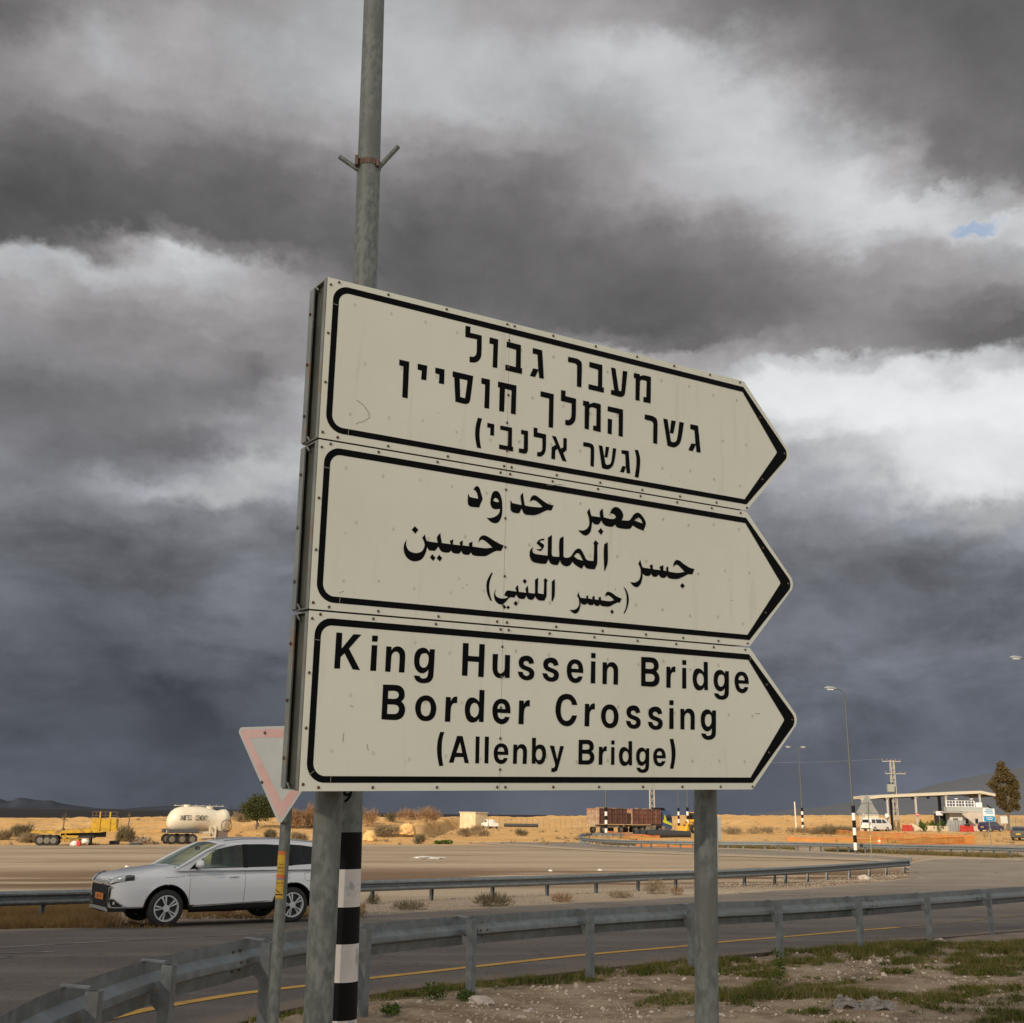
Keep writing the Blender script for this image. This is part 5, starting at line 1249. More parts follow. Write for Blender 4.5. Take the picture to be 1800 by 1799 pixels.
    # sills: black with a bright strip
    for sgn in (-1, 1):
        mb = MB(); pr = [(.80, .26), (.885, .275), (.912, .32), (.908, .40), (.85, .42)]
        vs = [(X, sgn * a, b + (.02 if X > 2.6 else 0)) for X in (1.37, 2.3, 3.16) for a, b in pr]; mb.add(vs, [(i * 5 + k, (i + 1) * 5 + k, (i + 1) * 5 + k + 1, i * 5 + k + 1) for i in range(2) for k in range(4)]); mb.build('sill', blackpl, root, smooth=50)
        mb = MB(); mb.prism([(1.42, .375), (1.50, .405), (3.0, .455), (3.12, .46), (2.9, .43), (1.6, .375)], .905, .918, lambda a, b, d: (a, sgn * d, b)); mb.build('bright_sill_strip', chrome, root)
    # door gaps, handles, waist crease
    gap_m = mat('panel_gap', (.02, .02, .022), .9)
    def bw(X, z):
        s = sect(X); return float(np.interp(z, [q[1] for q in s[:8]], [q[0] for q in s[:8]]))
    for sgn in (-1, 1):
        for path in ([(1.38, .98), (1.37, .8), (1.37, .6), (1.39, .40)], [(2.53, 1.04), (2.53, .8), (2.52, .6), (2.50, .42)], [(3.52, 1.06), (3.50, .9), (3.36, .78), (3.22, .6), (3.17, .42)], [(3.86, .98), (4.02, .98), (4.04, .94), (4.04, .86), (4.0, .83), (3.88, .83), (3.85, .87), (3.86, .98)], [(1.38, .98), (1.15, .93), (.86, .93)]):
            mb = MB()
            for (a, b), (c, d) in zip(path, path[1:]):
                nseg = 4; P = []
                for q in range(nseg + 1):
                    X = a + (c - a) * q / nseg; z = b + (d - b) * q / nseg; P.append((X, sgn * (bw(X, z) + .0005), z))
                mb.tube(P, .0032, 5, False)
            mb.build('panel_gap', gap_m, root)
        for X, z in ((2.28, .93), (3.28, .95)):
            mb = MB(); y = bw(X, z) + .022; mb.tube([(X - .11, sgn * (y - .02), z - .005), (X - .06, sgn * y, z), (X + .06, sgn * y, z + .004), (X + .11, sgn * (y - .02), z)], [.011, .015, .015, .011], 8); mb.build('door_handle', car_paint, root, smooth=60)
        # crease
        mb = MB(); P = [(X, sgn * (bw(X, zc) + .004), zc) for X, zc in [(1.0, .955), (1.5, .965), (2.2, .985), (3.0, 1.005), (3.8, 1.02), (4.3, 1.03)]]; mb.tube(P, [.002, .009, .010, .010, .009, .003], 8, False); mb.build('waist_crease', car_paint, root, smooth=80)
        # mirror
        mb = MB(); bmm = bmesh.new(); bmesh.ops.create_icosphere(bmm, subdivisions=3, radius=1)
        vs = [(1.53 + v.co.x * .10 * (1 if v.co.x < 0 else .6), sgn * (.97 + v.co.y * .13), 1.165 + v.co.z * (.105 if v.co.z > 0 else .075)) for v in bmm.verts]; fs = [tuple(v.index for v in f.verts) for f in bmm.faces]; bmm.free()
        mb.add(vs, fs); mr_ = mb.build('wing_mirror', car_paint, root, smooth=180)
        mb = MB(); mb.box((1.50, sgn * .88, 1.105), (.07, .12, .035)); mb.box((1.435, sgn * .99, 1.12), (.02, .10, .012)); mb.build('mirror_foot', blackpl, mr_)
        # rear lamp
        mb = MB(); mb.box((4.56, sgn * .74, 1.0), (.16, .22, .14)); mb.build('rear_lamp', mat('red_lamp', (.25, .01, .01), .2), root, bevel=.03)
    # nose: patches laid on the curved front
    def noseX(y):
        y = abs(y)
        lo_, hi_ = 0.0, .62
        for _ in range(24):
            mid = (lo_ + hi_) / 2
            if wX(mid) - .02 < y: lo_ = mid
            else: hi_ = mid
        return lo_
    def patch(name, y0, y1, zlo, zhi, off, m_, par=None, n=18):
        """strip following the rounded nose, standing off it; zlo / zhi: functions of y"""
        mb = MB(); vs = []
        for q in range(n + 1):
            y = y0 + (y1 - y0) * q / n; a, b = zlo(y), zhi(y); e = .004; yy_ = min(abs(y), .885); X = noseX(yy_)
            dx = noseX(min(yy_ + e, .889)) - noseX(max(yy_ - e, 0)); nn = Vector((-2 * e, dx, 0)).normalized(); sg = 1 if y >= 0 else -1
            for r in range(5):
                z = a + (b - a) * r / 4; Xd = float(np.interp(z + .012 - .03 * min(yy_, .6) * 0, [.86, .91, .95, .985, 1.035], [0, .04, .10, .20, .40]))
                dk = Xd > X; vs.append((max(X, Xd) + (nn.x * off if not dk else -off * .6), sg * (yy_ + nn.y * off), z + (off * .8 if dk else 0)))
        mb.add(vs, [(q * 5 + r, (q + 1) * 5 + r, (q + 1) * 5 + r + 1, q * 5 + r + 1) for q in range(n) for r in range(4)])
        return mb.build(name, m_, par or root, smooth=50)
    I = lambda xs, ys: (lambda y: float(np.interp(abs(y), xs, ys)))
    patch('grille', -.64, .64, I([0, .50, .64], [.36, .36, .62]), I([0, .60], [.78, .78]), .012, blackpl)
    patch('upper_grille', -.56, .56, I([0, .56], [.78, .80]), I([0, .56], [.91, .92]), .010, lampdark)
    for z in (.80, .86): patch('grille_bar', -.50, .50, (lambda y, z=z: z + .012 * abs(y)), (lambda y, z=z: z + .018 + .012 * abs(y)), .024, chrome)
    for sgn in (-1, 1):
        patch('headlamp', sgn * .50, sgn * .875, I([.5, .7, .875], [.785, .81, .885]), I([.5, .875], [.93, .98]), .012, lampdark)
        patch('headlamp_lens', sgn * .58, sgn * .845, I([.58, .845], [.81, .87]), I([.58, .845], [.915, .96]), .020, lampglass)
        patch('chrome_blade', sgn * .585, sgn * .63, I([.585, .63], [.42, .45]), I([.585, .63], [.745, .745]), .030, chrome)
        patch('chrome_blade', sgn * .60, sgn * .72, I([.60, .72], [.72, .745]), I([.60, .72], [.745, .765]), .028, chrome)
        patch('chrome_blade', sgn * .60, sgn * .86, I([.60, .70, .86], [.445, .375, .375]), I([.60, .70, .86], [.48, .40, .395]), .028, chrome)
        patch('fog_lamp_recess', sgn * .64, sgn * .84, I([.64, .70, .84], [.515, .40, .40]), I([.64, .75, .84], [.53, .53, .42]), .012, blackpl)
        patch('fog_lamp_trim', sgn * .64, sgn * .85, I([.64, .75, .85], [.525, .53, .415]), I([.64, .75, .85], [.545, .552, .43]), .024, chrome)
        patch('fog_lamp', sgn * .735, sgn * .765, I([.7, .8], [.44, .44]), I([.7, .8], [.49, .49]), .020, lampglass)
    patch('skid_plate', -.64, .64, I([0, .5, .64], [.31, .31, .29]), I([0, .5, .64], [.375, .375, .345]), .030, mat('satin_silver', (.33, .34, .34), .4, .5))
    patch('bumper_bottom', -.86, .86, I([0, .86], [.27, .31]), I([0, .6, .86], [.36, .38, .42]), .010, blackpl)
    # three-diamond emblem
    mb = MB(); X0 = -.034
    for a in (90, 210, 330):
        a = radians(a); d = Vector((cos(a), sin(a))); p = Vector((-d.y, d.x)); r = .045
        mb.add([(X0, (q.x), .80 + q.y) for q in (d * 0, d * r * .5 + p * r * .29, d * r, d * r * .5 - p * r * .29)], [(0, 1, 2, 3)])
    mb.build('emblem', chrome, root)
    mb = MB(); mb.box((-.03, 0, .56), (.012, .52, .115)); pl = mb.build('number_plate', plate_m, root)
    mb = MB(); xx = -.19
    for ch in '23-827-87':
        gv, gf = glyph(ch) if ch != '-' else (np.array([(0, .4), (1, .4), (1, .6), (0, .6)]), [(0, 1, 2, 3)])
        w_ = .034 if ch != '-' else .018; h = .075
        mb.add([(-.0375, -(xx + p[0] * w_) * -1 * -1, .5225 + p[1] * h) for p in gv], gf); xx += w_ + .012
    mb.build('plate_number', mat('plate_ink', (.03, .012, .008), .6), pl)
    # the bumper stands well ahead of the wheels
    for o in KIDS(root):
        for q in [o] + KIDS(o):
            if q.type == 'MESH' and q.location.length < 1e-6 and (o.location.length < 1e-6):
                n = len(q.data.vertices); co = np.empty(n * 3, np.float32); q.data.vertices.foreach_get('co', co); co = co.reshape(-1, 3)
                m = co[:, 0] < .49; co[m, 0] = .49 - (.49 - co[m, 0]) * 1.20; q.data.vertices.foreach_set('co', co.ravel()); q.data.update()
    return root
suv()
# ------------------------------------------------------------------ generic parts for things farther off
def mk(name, m, parent, fn, **k):
    mb = MB(); fn(mb); return mb.build(name, m, parent, **k)
def simple_wheel(parent, c, r, w_, m_rim=None, n=18):
    W = link('wheel', None, parent); W.location = c
    mk('tyre', tyre_m, W, lambda b: b.tube([(0, -w_ / 2, 0), (0, w_ / 2, 0)], r, n), smooth=40)
    mk('rim', m_rim or rim_m, W, lambda b: (b.tube([(0, -w_ / 2 - .012, 0), (0, w_ / 2 + .012, 0)], [r * .58] * 2, n), b.tube([(0, -w_ / 2 - .03, 0), (0, w_ / 2 + .03, 0)], [r * .18] * 2, 8)), smooth=40)
    return W
def far_car(label, cat, loc, rz, prof, wins, W, wheels, wr, paint, glass, extra=None, roofy=.80):
    """local +x is the nose; prof: side outline (x, z) ; wins: side window outlines"""
    root = thing('car' if cat != 'van' else 'van', label, cat, tuple(loc), rz)
    belt = .95
    zmax = max(p[1] for p in prof)
    def yy(z): return W / 2 if z < belt else W / 2 - (z - belt) * .22
    n = len(prof); vs = [(a, -yy(b), b) for a, b in prof] + [(a, yy(b), b) for a, b in prof]
    tri = tessellate_polygon([[Vector((a, b, 0)) for a, b in prof]])
    mb = MB(); mb.add(vs, [tuple(t) for t in tri] + [tuple(i + n for i in reversed(t)) for t in tri] + [(i, (i + 1) % n, (i + 1) % n + n, i + n) for i in range(n)])
    mb.build('body', paint, root, bevel=.04)
    for w_ in wins:
        for s in (-1, 1):
            mk('window', glass, root, lambda b: b.add([(x, s * (yy(z) + .008), z) for x, z in w_], [tuple(t) for t in tessellate_polygon([[Vector((x, z, 0)) for x, z in w_]])]))
    for X in wheels:
        for s in (-1, 1): simple_wheel(root, (X, s * (W / 2 - .10), wr), wr, .2)
    if extra: extra(root, yy)
    return root
dark_glass = mat('dark_window', (.012, .014, .016), .08, coat=.5)
cream = mat('cream_paint', (.66, .60, .47), .5, c2=(.55, .48, .36), nscale=1.5)

# ---- white minibus at the checkpoint
def white_van():
    P = gx(1541, 184); wht = mat('white_van_paint', (.78, .78, .76), .35, coat=.4)
    prof = [(-2.5, .35), (-2.55, 1.05), (-2.42, 1.85), (-2.2, 1.98), (1.0, 1.97), (1.35, 1.85), (1.95, 1.28), (2.45, 1.05), (2.62, .8), (2.62, .4), (2.2, .28), (-2.2, .28)]
    wins = [[(-2.2, 1.2), (-2.15, 1.75), (-1.3, 1.78), (-1.3, 1.2)], [(-1.1, 1.2), (-1.1, 1.78), (.25, 1.78), (.25, 1.2)], [(.4, 1.2), (.4, 1.78), (.95, 1.76), (1.6, 1.25)]]
    def ex(r, yy):
        mk('rear_window', dark_glass, r, lambda b: b.box((-2.515, 0, 1.50), (.04, 1.35, .5)))
        for s in (-1, 1): mk('tail_lamp', mat('red_lamp', (.25, .01, .01), .2), r, lambda b: b.box((-2.53, s * .82, 1.15), (.08, .12, .5)))
        mk('number_plate', mat('yellow_plate', (.6, .42, .02), .5), r, lambda b: b.box((-2.565, 0, .85), (.02, .5, .12)))
        mk('windscreen', dark_glass, r, lambda b: b.add([(1.38, -.7, 1.84), (1.38, .7, 1.84), (1.98, .8, 1.29), (1.98, -.8, 1.29)], [(0, 1, 2, 3)]))
        mk('bumper', blackpl, r, lambda b: b.box((-2.57, 0, .42), (.1, 1.7, .12)))
    far_car('white minibus with dark windows parked under the checkpoint canopy', 'van', (P.x, P.y, P.z), radians(36), prof, wins, 1.9, (-1.6, 1.5), .34, wht, dark_glass, ex)
white_van()
# ---- dark blue car and grey hatchback
def sedans():
    blue = mat('dark_blue_paint', (.012, .014, .07), .3, coat=.8); grey = mat('grey_car_paint', (.10, .115, .12), .3, .4, coat=.6)
    prof = [(-2.0, .35), (-2.08, .9), (-1.9, 1.05), (-1.65, 1.4), (-1.1, 1.52), (.3, 1.5), (.6, 1.42), (1.25, 1.0), (1.9, .88), (2.1, .7), (2.1, .35), (1.8, .24), (-1.8, .24)]
    wins = [[(-1.6, 1.0), (-1.45, 1.36), (-.55, 1.42), (-.55, 1.0)], [(-.45, 1.0), (-.45, 1.42), (.3, 1.4), (1.0, 1.02)]]
    def ex(r, yy):
        mk('rear_window', dark_glass, r, lambda b: b.add([(-1.92, -.68, 1.08), (-1.92, .68, 1.08), (-1.70, .58, 1.38), (-1.70, -.58, 1.38)], [(0, 1, 2, 3)]))
        for s in (-1, 1): mk('tail_lamp', mat('red_lamp', (.25, .01, .01), .2), r, lambda b: b.box((-2.06, s * .7, .92), (.08, .22, .16)))
        mk('number_plate', mat('yellow_plate', (.6, .42, .02), .5), r, lambda b: b.box((-2.10, 0, .68), (.03, .5, .11)))
        mk('windscreen', dark_glass, r, lambda b: b.add([(.63, -.58, 1.41), (.63, .58, 1.41), (1.24, .72, 1.02), (1.24, -.72, 1.02)], [(0, 1, 2, 3)]))
    P = gx(1742, 180); far_car('dark blue hatchback parked behind the blue and white sign', 'car', tuple(P), radians(34), prof, wins, 1.74, (-1.35, 1.3), .31, blue, dark_glass, ex)
    def ex2(r, yy):
        ex(r, yy)
    P = gx(1800, 133); far_car('grey hatchback cut off by the right edge of the picture', 'car', tuple(P), radians(52), prof, wins, 1.78, (-1.35, 1.3), .32, grey, dark_glass, ex2)
sedans()

# ---- checkpoint
def checkpoint():
    D = 192.0
    pale = mat('pale_canopy_sheet', (.50, .46, .36), .5, c2=(.52, .47, .36), nscale=1); ppost = mat('white_steel_post', (.42, .40, .37), .5); dpost = mat('dark_steel_post', (.05, .05, .055), .5)
    def X(px, d=D): return gx(px, d).x
    g = gx(1620, D).z
    Zp = lambda px, py, d=D: at(px, py, d).z
    root = thing('canopy', 'long flat steel canopy on white and dark columns over the checkpoint', 'canopy', (X(1620), D, g)); O = root.location
    x0, x1, x2 = X(1516), X(1708), X(1733)
    zl, zm, zr = Zp(1516, 1400), Zp(1708, 1391.5), Zp(1733, 1396.5)
    def roof(b):
        vs = []
        for x, z in ((x0, zl - .1), (x0 + 1.8, zl + .12), (x1, zm), (x2, zr)):
            for y, dz in ((D - 5, 0), (D + 5, .1)): vs += [Vector((x, y, z + dz)) - O, Vector((x, y, z + dz - .42)) - O]
        f = []
        for i in range(3):
            a = i * 4; f += [(a, a + 4, a + 6, a + 2), (a + 1, a + 3, a + 7, a + 5), (a, a + 1, a + 5, a + 4), (a + 2, a + 6, a + 7, a + 3)]
        f += [(0, 2, 3, 1), (12, 13, 15, 14)]; b.add(vs, f)
    mk('roof', pale, root, roof)
    def gird(b):
        for i in range(24):
            x = x0 + (x2 - x0) * (i + .5) / 24; z = float(np.interp(x, [x0, x1, x2], [zl, zm, zr])) - .5; b.box((x - O.x, 0, z - O.z), (.12, 9.4, .16))
    mk('roof_beams', dpost, root, gird)
    for px, dd, m_, w_ in ((1519, -4.5, ppost, .26), (1563, -4.5, ppost, .27), (1613, -4.5, ppost, .27), (1667, -4.5, ppost, .26), (1727, -4.5, ppost, .26), (1569, 4.5, dpost, .34), (1655, 4.5, dpost, .42), (1525, 4.5, dpost, .3)):
        x = X(px, D + dd); zt_ = float(np.interp(x, [x0, x1, x2], [zl, zm, zr])) - .45; zb = ground(x, D + dd) - .3
        mk('column', m_, root, lambda b: (b.box((x - O.x, dd, (zt_ + zb) / 2 - O.z), (w_, w_, zt_ - zb)), b.box((x - O.x, dd, zt_ - O.z - .12), (w_ * 1.8, w_ * 1.8, .2))))
    for px in (1549, 1597, 1624, 1643):
        mk('hanging_lamp', dpost, root, lambda b: b.box((X(px) - O.x, -3, float(np.interp(X(px), [x0, x1, x2], [zl, zm, zr])) - .72 - O.z), (.35, .35, .3)))
    # kiosk on the left
    def blk(name, label, cat, px0, px1, pyt, d, depth, m_, zb=None, extra=None, rz=0):
        a, b_ = X(px0, d), X(px1, d); gz = ground((a + b_) / 2, d) - .1 if zb is None else zb; zt_ = Zp((px0 + px1) / 2, pyt, d)
        r = thing(name, label, cat, ((a + b_) / 2, d, gz), rz)
        mk('wall', m_, r, lambda q: q.box((0, depth / 2, (zt_ - gz) / 2), (b_ - a, depth, zt_ - gz)))
        if extra: extra(r, b_ - a, zt_ - gz, depth)
        return r
    def kiosk(r, w_, h, dp):
        mk('roof', ppost, r, lambda q: q.box((0, dp / 2, h + .06), (w_ + .2, dp + .2, .14)))
        mk('door', mat('yellowish_panel', (.62, .55, .30), .5), r, lambda q: q.box((-w_ * .18, -.03, h * .46), (w_ * .34, .06, h * .86)))
        mk('corner_post', ppost, r, lambda q: q.box((-w_ / 2 - .1, -.06, h / 2), (.2, .2, h)))
    blk('kiosk', 'cream guard kiosk at the left end of the canopy', 'kiosk', 1520, 1546, 1433, 187, 2.4, cream, extra=kiosk)
    conc = mat('painted_concrete', (.42, .36, .31), .8, c2=(.50, .43, .37), nscale=.8); gw = mat('grey_white_wall', (.50, .50, .47), .7); railm = mat('white_railing', (.72, .72, .70), .4)
    def main(r, w_, h, dp):
        for f in (.16, .58):
            def wn(q): q.box((-w_ / 2 + w_ * f, -.03, h * .52), (.42, .1, .75))
            wf = mk('window', dark_glass, r, wn); mk('window_frame', conc, wf, lambda q: q.box((-w_ / 2 + w_ * f, -.02, h * .52 - .42), (.6, .16, .08)))
        mk('roof_edge', gw, r, lambda q: q.box((0, dp / 2, h + .05), (w_ + .2, dp + .2, .12)))
        mk('door', mat('white_door', (.7, .68, .62), .5), r, lambda q: q.box((w_ * .44, -.03, h * .40), (.5, .06, h * .6)))
    blk('guard_building', 'pinkish concrete guard building with two slit windows beside the canopy', 'building', 1695, 1735, 1427, 185, 6, conc, extra=main)
    def front(r, w_, h, dp):
        mk('door', mat('brown_door', (.16, .12, .10), .6), r, lambda q: q.box((-w_ * .08, -.03, h * .42), (.75, .06, h * .62)))
        mk('roof', mat('grey_roof_sheet', (.32, .31, .30), .7), r, lambda q: q.box((-.6, dp / 2 - .5, h + .08), (w_ + 2.2, dp + 1.4, .14)))
    blk('guard_room', 'pale grey room with a brown door in front of the guard building', 'building', 1672, 1694, 1429.5, 182.6, 2.3, gw, extra=front)
    blk('shaded_booth', 'booth block coloured dark for its shaded opening, left of the pale grey guard room', 'booth', 1652, 1669.5, 1431, 184.5, 2.0, mat('booth_shade', (.02, .025, .022), .7))  # solid block; the shade inside the opening is its dark colour
    def terrace(r, w_, h, dp):
        rr = link('railing', None, r); nx = 9
        def bars(q):
            for i in range(nx + 1): q.box((-w_ / 2 + w_ * .66 * i / nx, 0, h + .45), (.07 if i % 3 else .16, .07, .95))
            for z in (.05, .5, .93): q.box((-w_ / 2 + w_ * .33, 0, h + z), (w_ * .66, .06, .07))
        mk('railing_bars', railm, rr, bars)
        mk('air_conditioner', railm, r, lambda q: q.box((w_ * .28, .4, h + .36), (1.0, .5, .72)))
        for xx in (-w_ * .24, w_ * .12): mk('floodlight', railm, r, lambda q: (q.box((xx, .3, h + 1.25), (.45, .3, .12)), q.box((xx, .3, h + .6), (.05, .05, 1.2))))
    z_t = Zp(1700, 1427.5, 185.6)
    blk('roof_terrace', 'grey parapet with white railing on top of the guard building', 'terrace', 1667, 1742, 1419, 185.8, 1.2, mat('grey_parapet', (.33, .34, .32), .8), zb=z_t, extra=terrace)
    mk_sat = thing('satellite_dish', 'dark tilted dish on the roof right of the terrace', 'dish', tuple(at(1737, 1420, 197)))
    mk('dish', dpost, mk_sat, lambda b: (b.tube([(0, 0, 0), (.2, -.1, .25)], [.1, .75], 14), b.tube([(0, 0, -.8), (0, 0, .1)], .05, 6)))
    # signs near the building
    def panel(name, label, px, py, d, w_, h, m_, polebase=None, extra=None):
        c = at(px, py, d); gz = ground(c.x, d) if polebase is None else polebase
        r = thing(name, label, 'sign', (c.x, d, gz)); z = c.z - gz
        mk('sign_panel', m_, r, lambda q: q.box((0, 0, z), (w_, .05, h)), bevel=.01)
        mk('pole', galv_post, r, lambda q: q.tube([(0, .06, -.2), (0, .06, z + h * .4)], .04 if d > 120 else .035, 8))
        if extra: extra(r, z)
        return r
    ws = mat('white_panel', (.72, .72, .70), .5); bs = mat('blue_sign_panel', (.02, .22, .42), .45)
    panel('sign', 'small pinkish white panel on the dark booth left of the guard room', 1651, 1430, 182, 1.05, .62, mat('pinkish_panel', (.68, .62, .66), .5))
    panel('sign', 'pale square sign at the foot of the eucalyptus', 1765, 1441.5, 176, 1.05, 1.05, mat('pale_green_panel', (.50, .52, .48), .6))
    def blu(r, z):
        mk('blue_field', bs, r, lambda q: q.box((0, -.03, z - .26), (.80, .012, .36)))
        def txt(q):
            for i, (y, w0) in enumerate(((.37, .5), (.26, .6), (.14, .55))): q.box((.03 * (-1) ** i, -.031, z + y), (w0, .012, .05))
        mk('blue_lettering', bs, r, txt)
        mk('white_lettering', ws, r, lambda q: (q.box((0, -.042, z - .2), (.5, .012, .04)), q.box((.02, -.042, z - .31), (.4, .012, .04))))
    panel('sign', 'white and blue information sign on a thin pole in front of the dark blue car', 1738.5, 1433, 86, .86, .92, mat('pale_blue_panel', (.62, .67, .68), .5), extra=blu)
    r = thing('no_entry_sign', 'small round white sign on the second canopy column', 'sign', tuple(at(1559, 1434, 187)))
    mk('disc', ws, r, lambda q: q.tube([(0, 0, 0), (0, .06, 0)], .33, 18)); mk('pole', galv_post, r, lambda q: q.tube([(0, .1, .3), (0, .1, -2.6)], .04, 6))
    r = thing('no_entry_sign', 'small red and white round sign on the third canopy column', 'sign', tuple(at(1613, 1432.5, 187)))
    mk('disc', mat('red_sign', (.55, .05, .04), .5), r, lambda q: q.tube([(0, 0, 0), (0, .06, 0)], .26, 18)); mk('bar', ws, r, lambda q: q.box((0, -.02, 0), (.36, .03, .1)))
    # barriers, planters
    redm = mat('red_plastic', (.42, .03, .02), .6, c2=(.34, .03, .02), nscale=2)
    def barrier(px, d, label, w_, two=True):
        P = gx(px, d); r = thing('road_barrier', label, 'barrier', tuple(P), group='red plastic road barriers')
        pr = [(-.28, 0), (.28, 0), (.25, .25), (.12, .42), (.10, .95), (-.10, .95), (-.12, .42), (-.25, .25)]
        for i in range(2): mk('barrier_body', redm, r, lambda q: q.prism(pr, -w_ / 2 + i * w_ / 2 + .02, w_ / 2 * i - .02, lambda a, b, dd: (dd, a, b)), bevel=.03)
    barrier(1595.5, 182, 'red plastic barrier just right of the white minibus', 1.6); barrier(1700, 181, 'low red plastic barrier in front of the pinkish guard building', 2.1)
    r = thing('blocked_tyre', 'dark tyre lying on the low red barrier', 'tyre', tuple(gx(1701, 181, .95))); mk('tyre', tyre_m, r, lambda q: q.tube([(0, 0, 0), (0, 0, .2)], .38, 14))
    sand_c = mat('sand_coloured_concrete', (.55, .47, .34), .85, c2=(.48, .40, .29), nscale=2)
    lab = ['slanting concrete block left of the planters', 'cream concrete planter under the first green shrub', 'cream concrete planter between the green shrubs', 'cream concrete planter nearest the guard room']
    for i, (px, w_) in enumerate(((1612, 1.7), (1633, 1.35), (1648, 1.45), (1665, 1.5))):
        P = gx(px, 183); r = thing('planter', lab[i], 'planter', tuple(P), group='cream concrete planters')
        if i == 0: mk('block', sand_c, r, lambda q: q.prism([(-.9, 0), (.85, 0), (.7, .35), (-.35, 1.05), (-.85, 1.15)], -.4, .4, lambda a, b, d: (a, d, b)), bevel=.04)
        else:
            mk('tub', sand_c, r, lambda q: q.prism([(-w_ / 2, 0), (w_ / 2, 0), (w_ / 2 + .05, .8), (-w_ / 2 - .05, .8)], -.5, .5, lambda a, b, d: (a, d, b)), bevel=.04); mk('soil', dark_m, r, lambda q: q.box((0, 0, .80), (w_ - .2, .8, .03)))
    # metal gates beside the room
    r = thing('barrier_gate', 'grey metal sheet fence in front of the pale guard room', 'fence', tuple(gx(1683, 181.5)))
    for i in range(7): mk('sheet', mat('grey_sheet', (.30, .31, .31), .5, .3), r, lambda q: q.box((-1.2 + i * .4, 0, .85), (.34, .04, 1.7)))
    # fence to the right under the tree
    r = thing('wire_fence', 'green wire fence between the guard building and the right edge', 'fence', tuple(gx(1765, 190)))
    wire = mat('fence_wire', (.20, .22, .20), .6, .3)
    for i in range(9): mk('post', wire, r, lambda q: q.box((-4 + i, 0, 1.0), (.07, .07, 2.0)))
    mk('netting', wire, r, lambda q: [q.tube([(-4, 0, z), (4, 0, z)], .012, 4) for z in np.arange(.15, 2.0, .16)] + [q.tube([(x, 0, .1), (x, 0, 2.0)], .010, 4) for x in np.arange(-4, 4.01, .22)])
checkpoint()

# ---- lattice pylon and tower
def lattice(name, label, px, D, h, w0, w1, m_, arms=True):
    P = gx(px, D); r = thing(name, label, 'pylon', tuple(P)); n = 14
    def legs(b):
        for sx_ in (-1, 1):
            for sy_ in (-1, 1): b.tube([(sx_ * w0, sy_ * w0, 0), (sx_ * w1, sy_ * w1, h)], .07, 4)
    mk('legs', m_, r, legs)
    def brace(b):
        for i in range(n):
            a, c = i / n, (i + 1) / n; wa = w0 + (w1 - w0) * a; wc = w0 + (w1 - w0) * c
            for q in range(4):
                an0 = pi / 4 + q * pi / 2; an1 = an0 + pi / 2; s = sqrt(2)
                if i % 2: an0, an1 = an1, an0
                b.tube([(wa * s * cos(an0), wa * s * sin(an0), h * a), (wc * s * cos(an1), wc * s * sin(an1), h * c)], .045, 4)
    mk('bracing', m_, r, brace)
    return r
steel_p = mat('pale_pylon_steel', (.42, .39, .34), .7, .2)
py_ = lattice('pylon', 'lattice power pylon rising behind the canopy', 1576, 205, 11.7, .42, .28, steel_p)
for z, xs_ in ((11.5, (-1.75, 1.55)), (9.4, (-1.3, 2.3))):
    mk('crossarm', steel_p, py_, lambda b: b.box(((xs_[0] + xs_[1]) / 2, 0, z), (xs_[1] - xs_[0], .12, .14)))
    for i in range(5):
        x = xs_[0] + (xs_[1] - xs_[0]) * (i + .1) / 4.2; mk('insulator', mat('brown_insulator', (.10, .06, .05), .4), py_, lambda b: b.tube([(x, 0, z + .05), (x, 0, z + .45)], [.12, .07], 8))
mk('transformer', mat('transformer_green', (.28, .31, .26), .6), py_, lambda b: b.box((-.7, -.5, 6.9), (1.1, .8, 1.3)), bevel=.04)
mk('transformer_bushings', dark_m, py_, lambda b: [b.tube([(-1.0 + i * .3, -.5, 7.5), (-1.0 + i * .3, -.5, 7.95)], [.12, .06], 6) for i in range(3)])
lattice('pylon', 'lattice mast standing behind the rusty truck', 1147, 205, 15.5, .42, .30, steel_p)
r = thing('power_line', 'thin cable running left from the pylon above the checkpoint', 'cable', tuple(py_.location + Vector((-1.7, 0, 11.9))))
mk('cable', mat('cable', (.3, .3, .3), .6), r, lambda b: b.tube([(-t * 62, -t * 10, -5 * t * (1 - t)) for t in np.linspace(0, 1, 24)], .011, 4))

